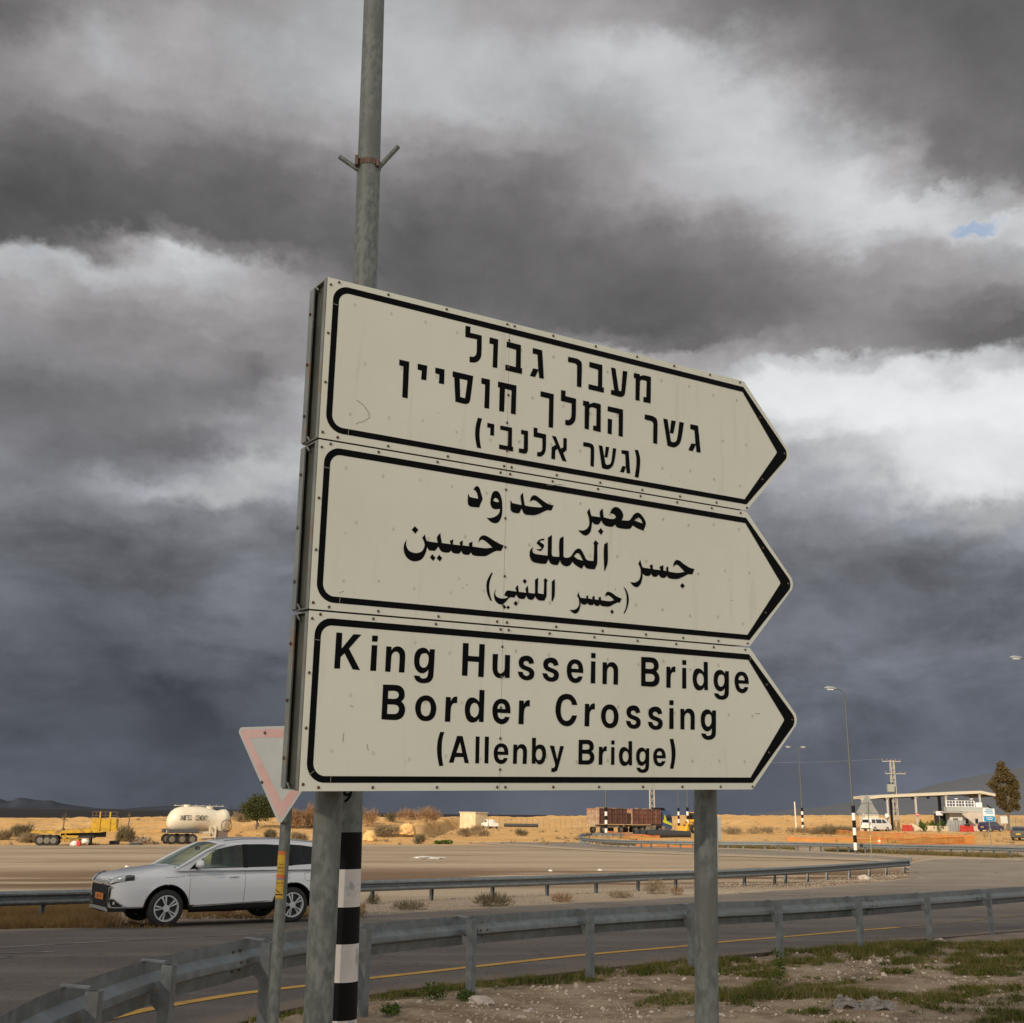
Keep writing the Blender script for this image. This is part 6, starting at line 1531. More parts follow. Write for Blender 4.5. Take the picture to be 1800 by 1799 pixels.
# ---- street lamps
far_post_m = mat('far_mast_steel', (.085, .092, .095), .6, .3)
def lamp(label, base_px, D, h, heads, bands=True, lean=0.0, r0=.11, bandh=.55):
    P = gx(base_px, D); r = thing('street_lamp', label, 'street lamp', tuple(P)); 
    mk('mast', far_post_m, r, lambda b: b.tube([(0, 0, -.2), (lean * h * .5, 0, h * .5), (lean * h, 0, h)], [r0, r0 * .8, r0 * .55], 12), smooth=60)
    if bands:
        for i in range(6): mk('painted_band', white_paint if i % 2 == 0 else black_paint, r, lambda b: b.tube([(0, 0, .25 + i * bandh), (0, 0, .25 + (i + 1) * bandh)], r0 * 1.25, 14, False))['label'] = 'white band' if i % 2 == 0 else 'black band'
    for (dx, dz) in heads:
        s = 1 if dx > 0 else -1; x0 = lean * h
        mk('arm', far_post_m, r, lambda b: b.tube([(x0, 0, h - .1), (x0 + dx * .12, 0, h + dz * .55), (x0 + dx * .4, 0, h + dz * .9), (x0 + dx, 0, h + dz)], [r0 * .5, r0 * .45, r0 * .4, r0 * .35], 8), smooth=60)
        hd = mk('lamp_head', mat('far_lamp_head', (.22, .24, .25), .5), r, lambda b: b.tube([(x0 + dx - s * .1, 0, h + dz), (x0 + dx + s * .15, 0, h + dz + .03), (x0 + dx + s * .6, 0, h + dz + .05), (x0 + dx + s * .85, 0, h + dz + .06)], [.06, .13, .15, .05], 10), smooth=60)
        mk('lens', lens_m, hd, lambda b: b.box((x0 + dx + s * .4, 0, h + dz - .08), (.5, .2, .04)))
    return r
lamp('single-arm lamp mast with banded foot standing left of the pylon', 1504.5, 91, 11.6, [(-.75, .95)], lean=-.010)
lamp('double-arm lamp mast near the tip of the bottom sign board', 1411.5, 196, 12.6, [(-1.4, .9), (.35, .9)], lean=-.004, r0=.15)
lamp('lamp mast with banded foot in front of the rusty tipper trailer', 1065.5, 160, 9.5, [(-1.2, .5)], r0=.15, lean=-.002)
lamp('slim lamp mast just right of the blue truck cab', 1193.5, 178, 10.5, [(-1.2, .5)], r0=.12)
lamp('lamp mast with banded foot left of the right sign post', 1209.5, 168, 10.2, [(1.2, .5)], r0=.14)
lamp('lamp mast just outside the right edge with its arm reaching in', 1856, 90, 14.1, [(-1.0, .75)], lean=-.013)
r = thing('concrete_post', 'plain concrete post left of the double-arm lamp', 'post', tuple(gx(1400, 200))); mk('shaft', conc_m if 'conc_m' in globals() else cream, r, lambda b: b.tube([(0, 0, 0), (-.1, 0, 4.6)], [.16, .11], 8))

# ---- warning sign seen from behind, small sign backs
r = thing('warning_sign', 'grey backs of two triangular road signs on one pole', 'road sign', tuple(gx(1532.5, 70))); g = r.location
zt_ = at(1531, 1398, 70).z - g.z; zb_ = at(1531, 1430.5, 70).z - g.z; zm_ = at(1531, 1412, 70).z - g.z
back_m = mat('sign_back_grey', (.33, .33, .31), .5, .4, c2=(.27, .27, .255), nscale=3)
mk('sign_plate', back_m, r, lambda b: b.prism([(-.02, zt_), (.02, zt_), (.63, zb_ + .04), (.60, zb_), (-.64, zb_), (-.67, zb_ + .04)], 0.03, .035, lambda a, c, d: (a - .05, d, c)))
mk('sign_plate', back_m, r, lambda b: b.prism([(-.02, zt_ + .02), (.02, zt_ + .02), (.33, zm_), (-.33, zm_)], -.01, -.005, lambda a, c, d: (a - .05, d, c)))
mk('pole', galv_post, r, lambda b: b.tube([(.02, -.04, -.3), (-.05, -.04, zm_ + .1)], .035, 8))
mk('sticker', mat('yellow_sticker_far', (.55, .36, .05), .5), r, lambda b: b.tube([(.0, -.04, at(1531, 1482, 70).z - g.z), (-.01, -.04, at(1531, 1468, 70).z - g.z)], .038, 8, False))
r = thing('sign', 'narrow grey sign back beside the right sign post', 'road sign', tuple(gx(1263, 60))); g = r.location
mk('sign_plate', back_m, r, lambda b: b.box((.09, 0, at(1264, 1456, 60).z - g.z), (.22, .02, 1.15))); mk('pole', galv_post, r, lambda b: b.tube([(0, 0, -.2), (0, 0, at(1264, 1440, 60).z - g.z)], .03, 8))

# ---- orange safety netting, cone
def net_material():
    m = bpy.data.materials.new('orange_netting'); m.use_nodes = True; t = NT(m.node_tree); b = t.n['Principled BSDF']; P = t.new('ShaderNodeNewGeometry').outputs['Position']
    n = t.noise(t.vmath('MULTIPLY', P, (.5, .5, 3.5)), 1.2, 6, .65).outputs['Fac']; c = t.mix(t.maprange(n, .38, .62), (.50, .17, .025), (.42, .24, .05)); t.l.new(c, b.inputs['Base Color'])
    b.inputs['Roughness'].default_value = .8; tr = t.new('ShaderNodeBsdfTransparent'); ms = t.new('ShaderNodeMixShader'); t.l.new(t.maprange(n, .35, .7, .80, .45), ms.inputs[0])
    t.l.new(tr.outputs[0], ms.inputs[1]); t.l.new(b.outputs[0], ms.inputs[2]); t.l.new(ms.outputs[0], t.n['Material Output'].inputs[0]); return m
net_m = net_material(); net_r = mat('red_net_edge', (.72, .16, .05), .6)
def netting(label, tops, H, base_=0.0):
    """hanging strip: tops are places of its upper edge"""
    L = resample([rp(px, py, base_ + H) for px, py in tops], .8); r = thing('safety_net', label, 'safety netting', tuple(L[0] - Vector((0, 0, base_ + H)))); o = r.location
    vs = []; rows = 5
    for i, p in enumerate(L):
        for k in range(rows):
            t = k / (rows - 1); sag = .10 * mnoise.noise(Vector((i * .35, t * 2, 1))); vs.append(Vector((p.x + .08 * mnoise.noise(Vector((i * .5, t, 5))), p.y + .12 * mnoise.noise(Vector((i * .6, t * 2, 9))), p.z - H * t * .9 - sag - .05 * (1 - abs((i % 6) - 3) / 3) * (1 - t))) - o)
    mb = MB(); mb.add(vs, [(i * rows + k, (i + 1) * rows + k, (i + 1) * rows + k + 1, i * rows + k + 1) for i in range(len(L) - 1) for k in range(rows - 1)]); mb.build('net', net_m, r)
    mb = MB(); mb.tube([vs[i * rows] for i in range(len(L))], .03, 4); mb.tube([vs[i * rows + rows - 1] for i in range(len(L))], .025, 4); mb.build('net_edge', net_r, r)
    for i in range(0, len(L), 6): mk('stake', rust, r, lambda b: b.tube([vs[i * rows] + Vector((0, 0, -H - .1)), vs[i * rows] + Vector((0, 0, .1))], .02, 5))
netting('orange safety netting stretched far back towards the double-arm lamp', [(1415, 1455), (1450, 1457.5), (1500, 1461), (1540, 1463.5), (1600, 1466), (1660, 1468), (1712, 1469)], .85)
netting('orange safety netting along the far rail, left of the warning sign', [(1382, 1473), (1440, 1473.5), (1500, 1474.5), (1560, 1474), (1620, 1473), (1711, 1471)], .7)
netting('short orange netting draped beside the rusty trailer', [(1068, 1461), (1085, 1464), (1110, 1467), (1160, 1469)], .7)
netting('orange netting behind the far rail left of the right sign post', [(1118, 1478), (1160, 1479), (1200, 1480), (1235, 1480.5)], .5)
def cone(px, D, label):
    r = thing('traffic_cone', label, 'traffic cone', tuple(gx(px, D))); om_ = mat('cone_orange', (.75, .17, .02), .5)
    mk('cone_body', om_, r, lambda b: b.tube([(0, 0, .03), (0, 0, .95)], [.22, .05], 12)); mk('cone_foot', om_, r, lambda b: b.box((0, 0, .02), (.55, .55, .05))); mk('reflective_band', white_paint, r, lambda b: b.tube([(0, 0, .5), (0, 0, .65)], [.135, .115], 12, False))
cone(1546.5, 108, 'orange traffic cone in front of the checkpoint netting')
r = thing('traffic_cone', 'orange cone half hidden behind the looped rail, left', 'traffic cone', tuple(rp(1053, 1484)), group='orange drums behind the looped rail'); mk('drum', net_m, r, lambda b: b.tube([(0, 0, 0), (0, 0, .5)], [.3, .22], 10))
r = thing('traffic_cone', 'orange cone half hidden behind the looped rail, right', 'traffic cone', tuple(rp(1080, 1485)), group='orange drums behind the looped rail'); mk('drum', net_m, r, lambda b: b.tube([(0, 0, 0), (0, 0, .45)], [.3, .22], 10))

# ---- rusty tipper truck with trailer
def truck():
    D = 176; P = gx(1100, D); a = radians(40)
    r = thing('truck', 'rusty red tipper truck with matching trailer and blue cab', 'truck', (gx(1043, D - 4).x, D - 4, gx(1043, D - 4).z), a)
    bin_m = mat('rusty_red_bin', (.19, .075, .055), .75, c2=(.12, .06, .045), nscale=1.2, ndetail=8, c3=(.24, .13, .08), n3=.7); tail = mat('pale_bin_end', (.34, .26, .18), .8, c2=(.26, .13, .08), nscale=1.0, ndetail=7, c3=(.42, .16, .07), n3=.6); chs = mat('dusty_chassis', (.30, .25, .19), .8, c2=(.12, .10, .08), nscale=1.5); cabm = mat('blue_cab_paint', (.02, .07, .20), .35, coat=.5)  # bin ends paler than the bin sides
    def binbox(x0, x1, n, m_side):
        w_ = 1.25; z0, z1 = 1.35, 3.45
        mk('bin', m_side, r, lambda b: (b.box(((x0 + x1) / 2, 0, z0), (x1 - x0, 2 * w_, .12)), b.box(((x0 + x1) / 2, -w_, (z0 + z1) / 2), (x1 - x0, .08, z1 - z0)), b.box(((x0 + x1) / 2, w_, (z0 + z1) / 2), (x1 - x0, .08, z1 - z0)), b.box((x1, 0, (z0 + z1) / 2), (.08, 2 * w_, z1 - z0))))
        def ribs(b):
            for i in range(n + 1):
                for s in (-1, 1): b.box((x0 + (x1 - x0) * i / n, s * (w_ + .07), (z0 + z1) / 2), (.12, .1, z1 - z0 + .1))
            for z in (z0 + .02, (z0 + z1) / 2 - .25, (z0 + z1) / 2 + .35, z1):
                for s in (-1, 1): b.box(((x0 + x1) / 2, s * (w_ + .06), z), (x1 - x0, .08, .1))
        mk('bin_ribs', m_side, r, ribs)
        tg = mk('tailgate', tail, r, lambda b: b.box((x0, 0, (z0 + z1) / 2), (.08, 2 * w_ + .1, z1 - z0)))
        mk('tailgate_ribs', tail, tg, lambda b: [b.box((x0 - .07, y, (z0 + z1) / 2), (.08, .1, z1 - z0)) for y in (-1.25, -.45, .45, 1.25)] + [b.box((x0 - .07, 0, z), (.08, 2.5, .1)) for z in (z0, 2.1, 2.8, z1)])
        def scrap(b):
            for i in range(34): b.box((random.uniform(x0 + .3, x1 - .3), random.uniform(-1, 1), z1 - .12 + random.uniform(0, .22)), (random.uniform(.2, .7), random.uniform(.2, .6), random.uniform(.1, .35)), Matrix.Rotation(0, 4, 'Z'))
        mk('load', mat('scrap_load', (.17, .12, .09), .9, c2=(.3, .2, .14), nscale=1.5), r, scrap)
        mk('chassis', chs, r, lambda b: b.box(((x0 + x1) / 2, 0, 1.05), (x1 - x0 + .2, .9, .3)))
    binbox(0, 5.6, 5, mat('dark_rusty_bin', (.13, .055, .04), .8, c2=(.085, .045, .035), nscale=1.2, ndetail=8)); binbox(6.9, 13.0, 6, bin_m)
    mk('drawbar', chs, r, lambda b: (b.box((6.3, 0, .9), (1.6, .2, .15)), b.box((2.8, -1.05, .95), (3.2, .1, .3))))
    for x in (.9, 4.6, 7.7, 9.1, 12.9, 14.6):
        for s in (-1, 1): simple_wheel(r, (x, s * 1.05, .5), .5, .32, chs)
    for s in (-1, 1): mk('side_box', chs, r, lambda b: b.box((11.0, s * 1.1, .85), (2.0, .3, .65)))
    mk('mudguards', chs, r, lambda b: [b.box((x, s * 1.12, 1.12), (1.5, .3, .06)) for x in (7.7, 9.1, 12.9) for s in (-1, 1)])
    cp = [(13.4, .55), (15.6, .55), (15.75, 1.3), (15.7, 2.3), (15.45, 3.0), (14.9, 3.35), (13.6, 3.35), (13.4, 3.0)]
    mk('cab', cabm, r, lambda b: b.prism(cp, -1.22, 1.22, lambda x, z, d: (x, d, z)), bevel=.06)
    for s in (-1, 1):
        mk('cab_window', dark_glass, r, lambda b: b.prism([(14.4, 1.95), (15.5, 1.95), (15.35, 2.75), (14.4, 2.8)], s * 1.225, s * 1.235, lambda x, z, d: (x, d, z)))
        mk('yellow_stripe', mat('yellow_cab_stripe', (.62, .68, .03), .5), r, lambda b: (b.prism([(13.5, 1.75), (13.8, 1.55), (15.6, 1.15), (15.65, 1.45), (14.4, 1.85), (14.1, 2.7), (13.95, 2.75), (13.85, 2.1)], s * 1.238, s * 1.245, lambda x, z, d: (x, d, z))))
        mk('cab_step', chs, r, lambda b: b.box((13.7, s * 1.1, .75), (.7, .3, .6)))
    mk('roof_fairing', blackpl, r, lambda b: b.prism([(13.3, 3.38), (14.7, 3.38), (14.2, 3.75), (13.3, 3.8)], -.95, .95, lambda x, z, d: (x, d, z)), bevel=.05)
    mk('windscreen', dark_glass, r, lambda b: b.add([(15.74, -1.05, 1.75), (15.74, 1.05, 1.75), (15.52, 1.0, 2.95), (15.52, -1.0, 2.95)], [(0, 1, 2, 3)]))
truck()
# ---- pipes
pipe_m = mat('black_pipe', (.028, .028, .03), .5); pin = mat('pipe_inside', (.006, .006, .006), .9)
def pipe(label, P, ang, L, rad, grp):
    r = thing('pipe', label, 'pipe', tuple(P), ang, grp)
    def ring(b):
        n = 16; vs = []
        for x, q in ((0, rad), (L, rad), (L, rad * .88), (0, rad * .88)):
            vs += [(x, q * cos(2 * pi * k / n), rad + q * sin(2 * pi * k / n)) for k in range(n)]
        b.add(vs, [(s * n + k, s * n + (k + 1) % n, ((s + 1) % 4) * n + (k + 1) % n, ((s + 1) % 4) * n + k) for s in range(4) for k in range(n)])
    mk('pipe_wall', pipe_m, r, ring, smooth=50)
for i, (px, d, lb) in enumerate(((1114, 150, 'left-hand large black pipe lying in front of the rusty truck'), (1125, 147, 'middle one of the three large black pipes by the truck'), (1136.5, 144, 'right-hand, nearest large black pipe in front of the truck'))): pipe(lb, gx(px, d), radians(12), 5.6, .42, 'large black pipes in front of the truck')
for i, (px, d, lb) in enumerate(((886, 200, 'thin black pipe bundle right of the white pickup, rear pipe'), (889, 197, 'thin black pipe bundle right of the white pickup, front pipe'))): pipe(lb, gx(px, d, .55), radians(-6), 5.4, .27, 'black pipes near the pickup')
# ---- cream shed and white pickup
def shed():
    P = gx(832, 222); r = thing('shed', 'sunlit cream sheet-metal shed standing alone in the dunes', 'shed', tuple(P), radians(-42)); m_ = mat('sunlit_cream_sheet', (.68, .56, .36), .6, c2=(.58, .45, .27), nscale=1)
    def plates(b, x0, y0, x1, y1, n):
        d = Vector((x1 - x0, y1 - y0, 0)); 
        for i in range(n):
            c = Vector((x0, y0, 0)) + d * (i + .5) / n; w_ = d.length / n - .03; a = atan2(d.y, d.x)
            b.box((0, 0, 1.4), (w_, .06, 2.8), Matrix.Translation(c) @ Matrix.Rotation(a, 4, 'Z'))
    for (x0, y0, x1, y1, n) in ((-2, -1.6, 2, -1.6, 6), (2, -1.6, 2, 1.6, 5), (-2, 1.6, 2, 1.6, 6), (-2, -1.6, -2, 1.6, 5)):
        mk('wall', m_, r, lambda b: plates(b, x0, y0, x1, y1, n))
    mk('roof', m_, r, lambda b: b.box((0, 0, 2.9), (4.3, 3.5, .16))); mk('core', m_, r, lambda b: b.box((0, 0, 1.38), (3.9, 3.1, 2.76)))
shed()
P = gx(861, 218); wht2 = mat('white_pickup_paint', (.72, .70, .66), .4)
far_car('small white pickup parked right of the cream shed', 'pickup', tuple(P), radians(112), [(-2.4, .4), (-2.4, 1.0), (-.5, 1.0), (-.45, 1.6), (.5, 1.62), (1.0, 1.08), (2.2, .95), (2.35, .45)], [[(-.3, 1.1), (-.3, 1.5), (.4, 1.5), (.75, 1.1)]], 1.7, (-1.5, 1.5), .35, wht2, dark_glass)

# ---- cement bulk trailer
def tanker():
    D = 122; P = gx(296, D); r = thing('tank_trailer', 'cream cement bulk trailer with lettering, parked behind the white car', 'tank trailer', tuple(P), radians(31))
    tm = mat('cream_tank_paint', (.66, .60, .48), .4, c2=(.60, .53, .40), nscale=.7, coat=.2); fm = mat('cream_frame', (.58, .52, .40), .6); fend = mat('grey_mudguard', (.07, .075, .085), .6)
    st = [(-.35, .25, 2.35), (-.25, .60, 2.40), (.0, .90, 2.52), (.4, 1.12, 2.62), (1.0, 1.22, 2.68), (2.0, 1.24, 2.70), (3.0, 1.22, 2.70), (3.7, 1.12, 2.70), (4.3, 1.06, 2.62), (4.8, 1.10, 2.45), (5.3, 1.18, 2.50), (5.7, 1.10, 2.60), (6.0, .82, 2.68), (6.15, .40, 2.70)]
    n = 28
    def tank(b):
        vs = []
        for x, q, z in [(s_[0], s_[1], s_[2] - .14) for s_ in st]:
            for k in range(n):
                an = 2 * pi * k / n; zz_ = sin(an) * q
                if zz_ < 0:
                    # hoppers hanging below the barrel at two places
                    hop = .95 * exp(-((x - 4.9) / .75) ** 2) + .22 * exp(-((x - 1.6) / .9) ** 2); zz_ *= (1 + hop)
                vs.append((x, cos(an) * q * (1 - .12 * max(0, -sin(an)) * (x > 4)), z + zz_))
        b.add(vs, [(i * n + k, i * n + (k + 1) % n, (i + 1) * n + (k + 1) % n, (i + 1) * n + k) for i in range(len(st) - 1) for k in range(n)] + [tuple(range(n)), tuple(range((len(st) - 1) * n, len(st) * n))])
    mk('tank', tm, r, tank, smooth=70)
    mk('manhole', tm, r, lambda b: b.tube([(1.6, 0, 3.6), (1.6, 0, 3.96)], .35, 14)); mk('manhole', tm, r, lambda b: b.tube([(4.0, 0, 3.5), (4.0, 0, 3.80)], .35, 14))
    mk('walkway', fm, r, lambda b: (b.box((3.0, .45, 3.85), (5.2, .5, .05)), [b.tube([(x, .7, 3.8), (x, .7, 4.0)], .02, 4) for x in np.linspace(.6, 5.6, 8)]))
    mk('frame', fm, r, lambda b: (b.box((2.6, -.45, 1.25), (5.6, .14, .26)), b.box((2.6, .45, 1.25), (5.6, .14, .26)), b.box((3.3, -1.0, .75), (2.4, .08, .10)), b.box((3.3, -1.0, 1.15), (2.4, .08, .10)), b.box((2.15, -1.0, .95), (.1, .1, .55)), b.box((3.3, -1.0, .95), (.1, .1, .5)), b.box((4.5, -1.0, 1.1), (.14, .14, 1.5)), b.box((3.9, -1.0, 1.35), (.12, .12, .9))))
    mk('pump_box', mat('brown_box', (.16, .12, .10), .7), r, lambda b: b.box((5.2, -.6, 1.0), (1.3, .7, .9)), bevel=.03)
    mk('mudguard', fend, r, lambda b: [b.box((1.1, s * 1.05, 1.32), (3.2, .5, .38)) for s in (-1, 1)], bevel=.06)
    for x in (0, 1.05, 2.1):
        for s in (-1, 1): simple_wheel(r, (x, s * .98, .52), .52, .36, mat('dusty_rim', (.17, .15, .12), .8))
    mk('hose_ring', dark_m, r, lambda b: b.tube([(5.6 + .0, -1.28, 2.2)] and [(5.55 + .55 * cos(t), -1.3, 1.9 + .6 * sin(t)) for t in np.linspace(0, 2 * pi, 24)], .035, 6), smooth=60)
    mk('ladder', dark_m, r, lambda b: (b.tube([(6.15, -.5, 1.2), (6.2, -.5, 3.9)], .03, 5), b.tube([(6.15, 0, 1.2), (6.2, 0, 3.9)], .03, 5), [b.tube([(6.17, -.5, z), (6.17, 0, z)], .02, 4) for z in np.arange(1.4, 3.8, .3)]))
    mb = MB(); x = .62; word = 'UNITED  CEMENT'; cw = .21
    for ch in word:
        if ch != ' ':
            gv, gf = glyph(ch)
            vs = []
            for p in gv:
                zz_ = 2.40 + p[1] * .50; q = 1.235; yy_ = -sqrt(max(q * q - (zz_ - 2.54) ** 2, .01)) - .012; vs.append((x + p[0] * cw * .84, yy_, zz_))
            mb.add(vs, gf)
        x += cw * (1.0 if ch != ' ' else .8)
    mb.build('lettering', mat('tank_ink', (.05, .045, .04), .6), r)
tanker()
# ---- yellow flatbed trailer
def flatbed():
    D = 118; P = gx(72, D); r = thing('flatbed_trailer', 'empty yellow flatbed trailer with a tall headboard, parked on the lot', 'trailer', tuple(P), radians(14)); ym = mat('yellow_trailer_paint', (.55, .33, .015), .55, c2=(.42, .23, .02), nscale=1.2, c3=(.20, .11, .04), n3=1)
    L = 7.1
    mk('deck', ym, r, lambda b: b.prism([(-.9, 1.20), (-.9, 1.36), (1.6, 1.40), (3.5, 1.62), (L, 1.78), (L, 1.50), (5.4, 1.30), (3.4, 1.24), (1.6, 1.16)], -1.2, 1.2, lambda a, z, d: (a, d, z)))
    mk('deck_planks', rust, r, lambda b: [b.box((x, 0, float(np.interp(x, [-.9, 1.6, 3.5, L], [1.38, 1.42, 1.64, 1.80]))), (.02, 2.3, .03)) for x in np.arange(-.6, L, .5)])
    mk('chassis_beam', dark_m, r, lambda b: (b.box((3.9, -.45, 1.1), (4.2, .16, .5)), b.box((3.9, .45, 1.1), (4.2, .16, .5)), b.box((4.2, 0, 1.0), (1.6, 1.6, .5))))
    for x in (0, .62, 1.24):
        for s in (-1, 1): simple_wheel(r, (x, s * .98, .5), .5, .34, mat('dusty_rim', (.17, .15, .12), .8))
    for s in (-1, 1):
        mk('side_guard', ym, r, lambda b: (b.box((2.75, s * 1.12, .55), (1.75, .06, .18)), b.box((2.75, s * 1.12, .90), (1.55, .06, .18)), b.box((2.3, s * 1.0, .8), (.12, .3, .9))))
        mk('landing_leg', dark_m, r, lambda b: (b.box((4.6, s * .8, .6), (.18, .18, 1.2)), b.box((4.6, s * .8, .04), (.4, .3, .08))))
        simple_wheel(r, (5.9, s * .9, .5), .5, .3, mat('dusty_rim', (.17, .15, .12), .8)) if False else None
    x0, x1 = 4.65, 7.0
    mk('sideboard', ym, r, lambda b: [b.box((x0 + (x1 - x0) * (i + .5) / 3, -1.2, 2.15), ((x1 - x0) / 3 - .05, .07, .95)) for i in range(3)])
    mk('headboard', ym, r, lambda b: b.box((x1, 0, 2.15), (.08, 2.4, .95)))
    mk('stake', ym, r, lambda b: [b.box((x, -1.24, 2.4), (.14, .12, 1.8)) for x in (5.4, 6.35)] )
    mk('cage_bars', rust, r, lambda b: (b.tube([(x0, -1.2, 3.3), (x1, -1.2, 3.3)], .025, 5), b.tube([(x0, -1.2, 2.95), (x1, -1.2, 2.95)], .02, 5), [b.tube([(x, -1.2, 2.6), (x, -1.2, 3.3)], .025, 5) for x in (x0, 5.0, 5.9, x1)], b.tube([(x1, -1.2, 3.3), (x1, 1.2, 3.3)], .025, 5)))
flatbed()
def lump(name, label, cat, P, s, m_, seed=1, rough=.3, sub=3, group=None, rz=0):
    bm = bmesh.new(); bmesh.ops.create_icosphere(bm, subdivisions=sub, radius=1)
    for v in bm.verts:
        n = mnoise.fractal(v.co * 1.3 + Vector((seed, seed * 2, 0)), 1, 2.2, 4); c = mnoise.cell(v.co * 1.6 + Vector((seed, 0, 0))); v.co *= 1 + rough * n + .12 * rough * c
        v.co = Vector((v.co.x * s[0], v.co.y * s[1], max(v.co.z, -.35) * s[2]))
    me = bpy.data.meshes.new(name); bm.to_mesh(me); bm.free(); me.materials.append(m_); me.polygons.foreach_set('use_smooth', [True] * len(me.polygons)); me.set_sharp_from_angle(angle=radians(28))
    o = link(name, me); o.location = P; o.rotation_euler = (0, 0, rz); tag(o, label, cat, group); return o
wb = mat('white_plastic_bag', (.62, .60, .58), .6)
lump('bag', 'white bag on the ground under the yellow trailer', 'bag', gx(131, 116, .12), (.42, .3, .32), wb, 2)
lump('bag', 'white sack right of the red canister under the trailer', 'bag', gx(149, 117.5, .35), (.36, .3, .3), wb, 5)
r = thing('canister', 'red canister beside the white bag under the yellow trailer', 'canister', tuple(gx(138, 115))); mk('can', mat('red_canister', (.5, .01, .03), .5), r, lambda b: b.box((0, 0, .25), (.38, .25, .48)), bevel=.05); mk('cap', dark_m, r, lambda b: b.tube([(0, 0, .48), (0, 0, .56)], .07, 8))
r = thing('tyre', 'dark tyre lying on the lot between trailer and tank trailer', 'tyre', tuple(gx(201, 121))); mk('tyre_body', mat('grey_rubber', (.05, .055, .065), .8), r, lambda b: b.tube([(0, 0, 0), (0, 0, .36)], .5, 20), smooth=50); mk('tyre_hole', pin, r, lambda b: b.tube([(0, 0, .30), (0, 0, .375)], .26, 16))
r = thing('scrap_heap', 'heap of broken branches and scrap left of the tank trailer', 'scrap heap', tuple(gx(251, 121)))
def heap(b):
    for i in range(60):
        a = random.uniform(0, 2 * pi); q = random.uniform(0, 1) ** .7; c = Vector((cos(a) * q * 1.6, sin(a) * q * .8, .1 + (1 - q) * .6)); d = Vector((random.gauss(0, 1), random.gauss(0, 1), random.gauss(0, .4))).normalized() * random.uniform(.2, .6)
        b.tube([c - d, c + d], random.uniform(.02, .07), 5)
mk('branches', mat('bleached_wood', (.38, .30, .21), .9, c2=(.16, .12, .09), nscale=2), r, heap)
r = thing('scrap_heap', 'low dark sheet of scrap beside the heap of branches', 'scrap heap', tuple(gx(238, 119))); mk('sheet', dark_m, r, lambda b: b.box((0, 0, .12), (1.3, .8, .2), tap=.6))
bould = mat('sunlit_loess', (.66, .42, .17), .95, c2=(.55, .33, .13), nscale=2, bump=.5)
lump('boulder', 'sunlit ochre block at the dune foot right of the banded mast', 'boulder', gx(651, 128, .3), (.75, .7, .8), bould, 3, .35); lump('boulder', 'sunlit ochre block in the scrub, farther right', 'boulder', gx(716, 134, .5), (1.0, .8, .85), bould, 6, .3)
lump('plastic_sheet', 'crumpled pale plastic sheet lying on the sandy lot', 'plastic sheet', rp(757, 1509.5) + Vector((0, 0, .04)), (.9, .5, .10), mat('pale_plastic', (.52, .50, .46), .5), 4, .9)
for i, (px, py, lb) in enumerate(((968, 1532, 'tiny white scrap on the damp lot near the mast line'), (1055, 1531, 'small white scrap on the lot beyond the middle rail'), (183 + 40, 1497 + 28, 'small white scrap on the lot left of the white car'))): lump('litter', lb, 'litter', rp(px, py) + Vector((0, 0, .03)), (.12, .1, .06), wb, i + 3, .6, 2)
# ---- yellow loader half hidden behind the right post
def loader():
    r = thing('wheel_loader', 'yellow wheel loader half hidden behind the right sign post', 'wheel loader', tuple(gx(1221, 168)), radians(215)); ym = mat('loader_yellow', (.60, .34, .02), .5, c2=(.45, .25, .03), nscale=2)
    mk('body', ym, r, lambda b: (b.box((-1.2, 0, 1.3), (1.9, 1.3, .9)), b.box((.6, 0, 1.0), (1.6, .8, .5))), bevel=.06); mk('cab', ym, r, lambda b: (b.box((-.1, 0, 2.85), (1.2, 1.2, .1)), b.box((-.1, 0, 1.75), (1.2, 1.2, .3)), [b.box((x, y, 2.3), (.08, .08, 1.1)) for x in (-.65, .45) for y in (-.55, .55)]))
    mk('cab_glass', dark_glass, r, lambda b: b.box((-.1, 0, 2.3), (1.05, 1.05, .9))); mk('lift_arm', ym, r, lambda b: [b.tube([(.4, s * .5, 1.6), (1.5, s * .5, 1.5), (2.3, s * .5, .6)], .12, 6) for s in (-1, 1)])
    mk('bucket', ym, r, lambda b: b.prism([(2.1, .1), (3.0, .1), (2.4, .35), (2.3, 1.0), (2.0, .8)], -1.0, 1.0, lambda a, z, d: (a, d, z)))
    for x in (-1.3, .9):
        for s in (-1, 1): simple_wheel(r, (x, s * .85, .6), .6, .4, ym)
loader()
# ---- chain-link fence in the dunes
r = thing('wire_fence', 'thin wire fence on posts along the dunes behind the shed', 'fence', tuple(gx(905, 216))); fm_ = mat('fence_post_metal', (.24, .20, .15), .7); o_ = r.location
fx = [gx(px, 216) for px in np.linspace(858, 1034, 19)]
for p in fx: mk('post', fm_, r, lambda b: b.tube([p - o_, p - o_ + Vector((0, 0, 1.9))], .045, 5))
mk('wires', fm_, r, lambda b: [b.tube([p - o_ + Vector((0, 0, z)) for p in fx], .012, 4) for z in np.arange(.1, 1.9, .2)])
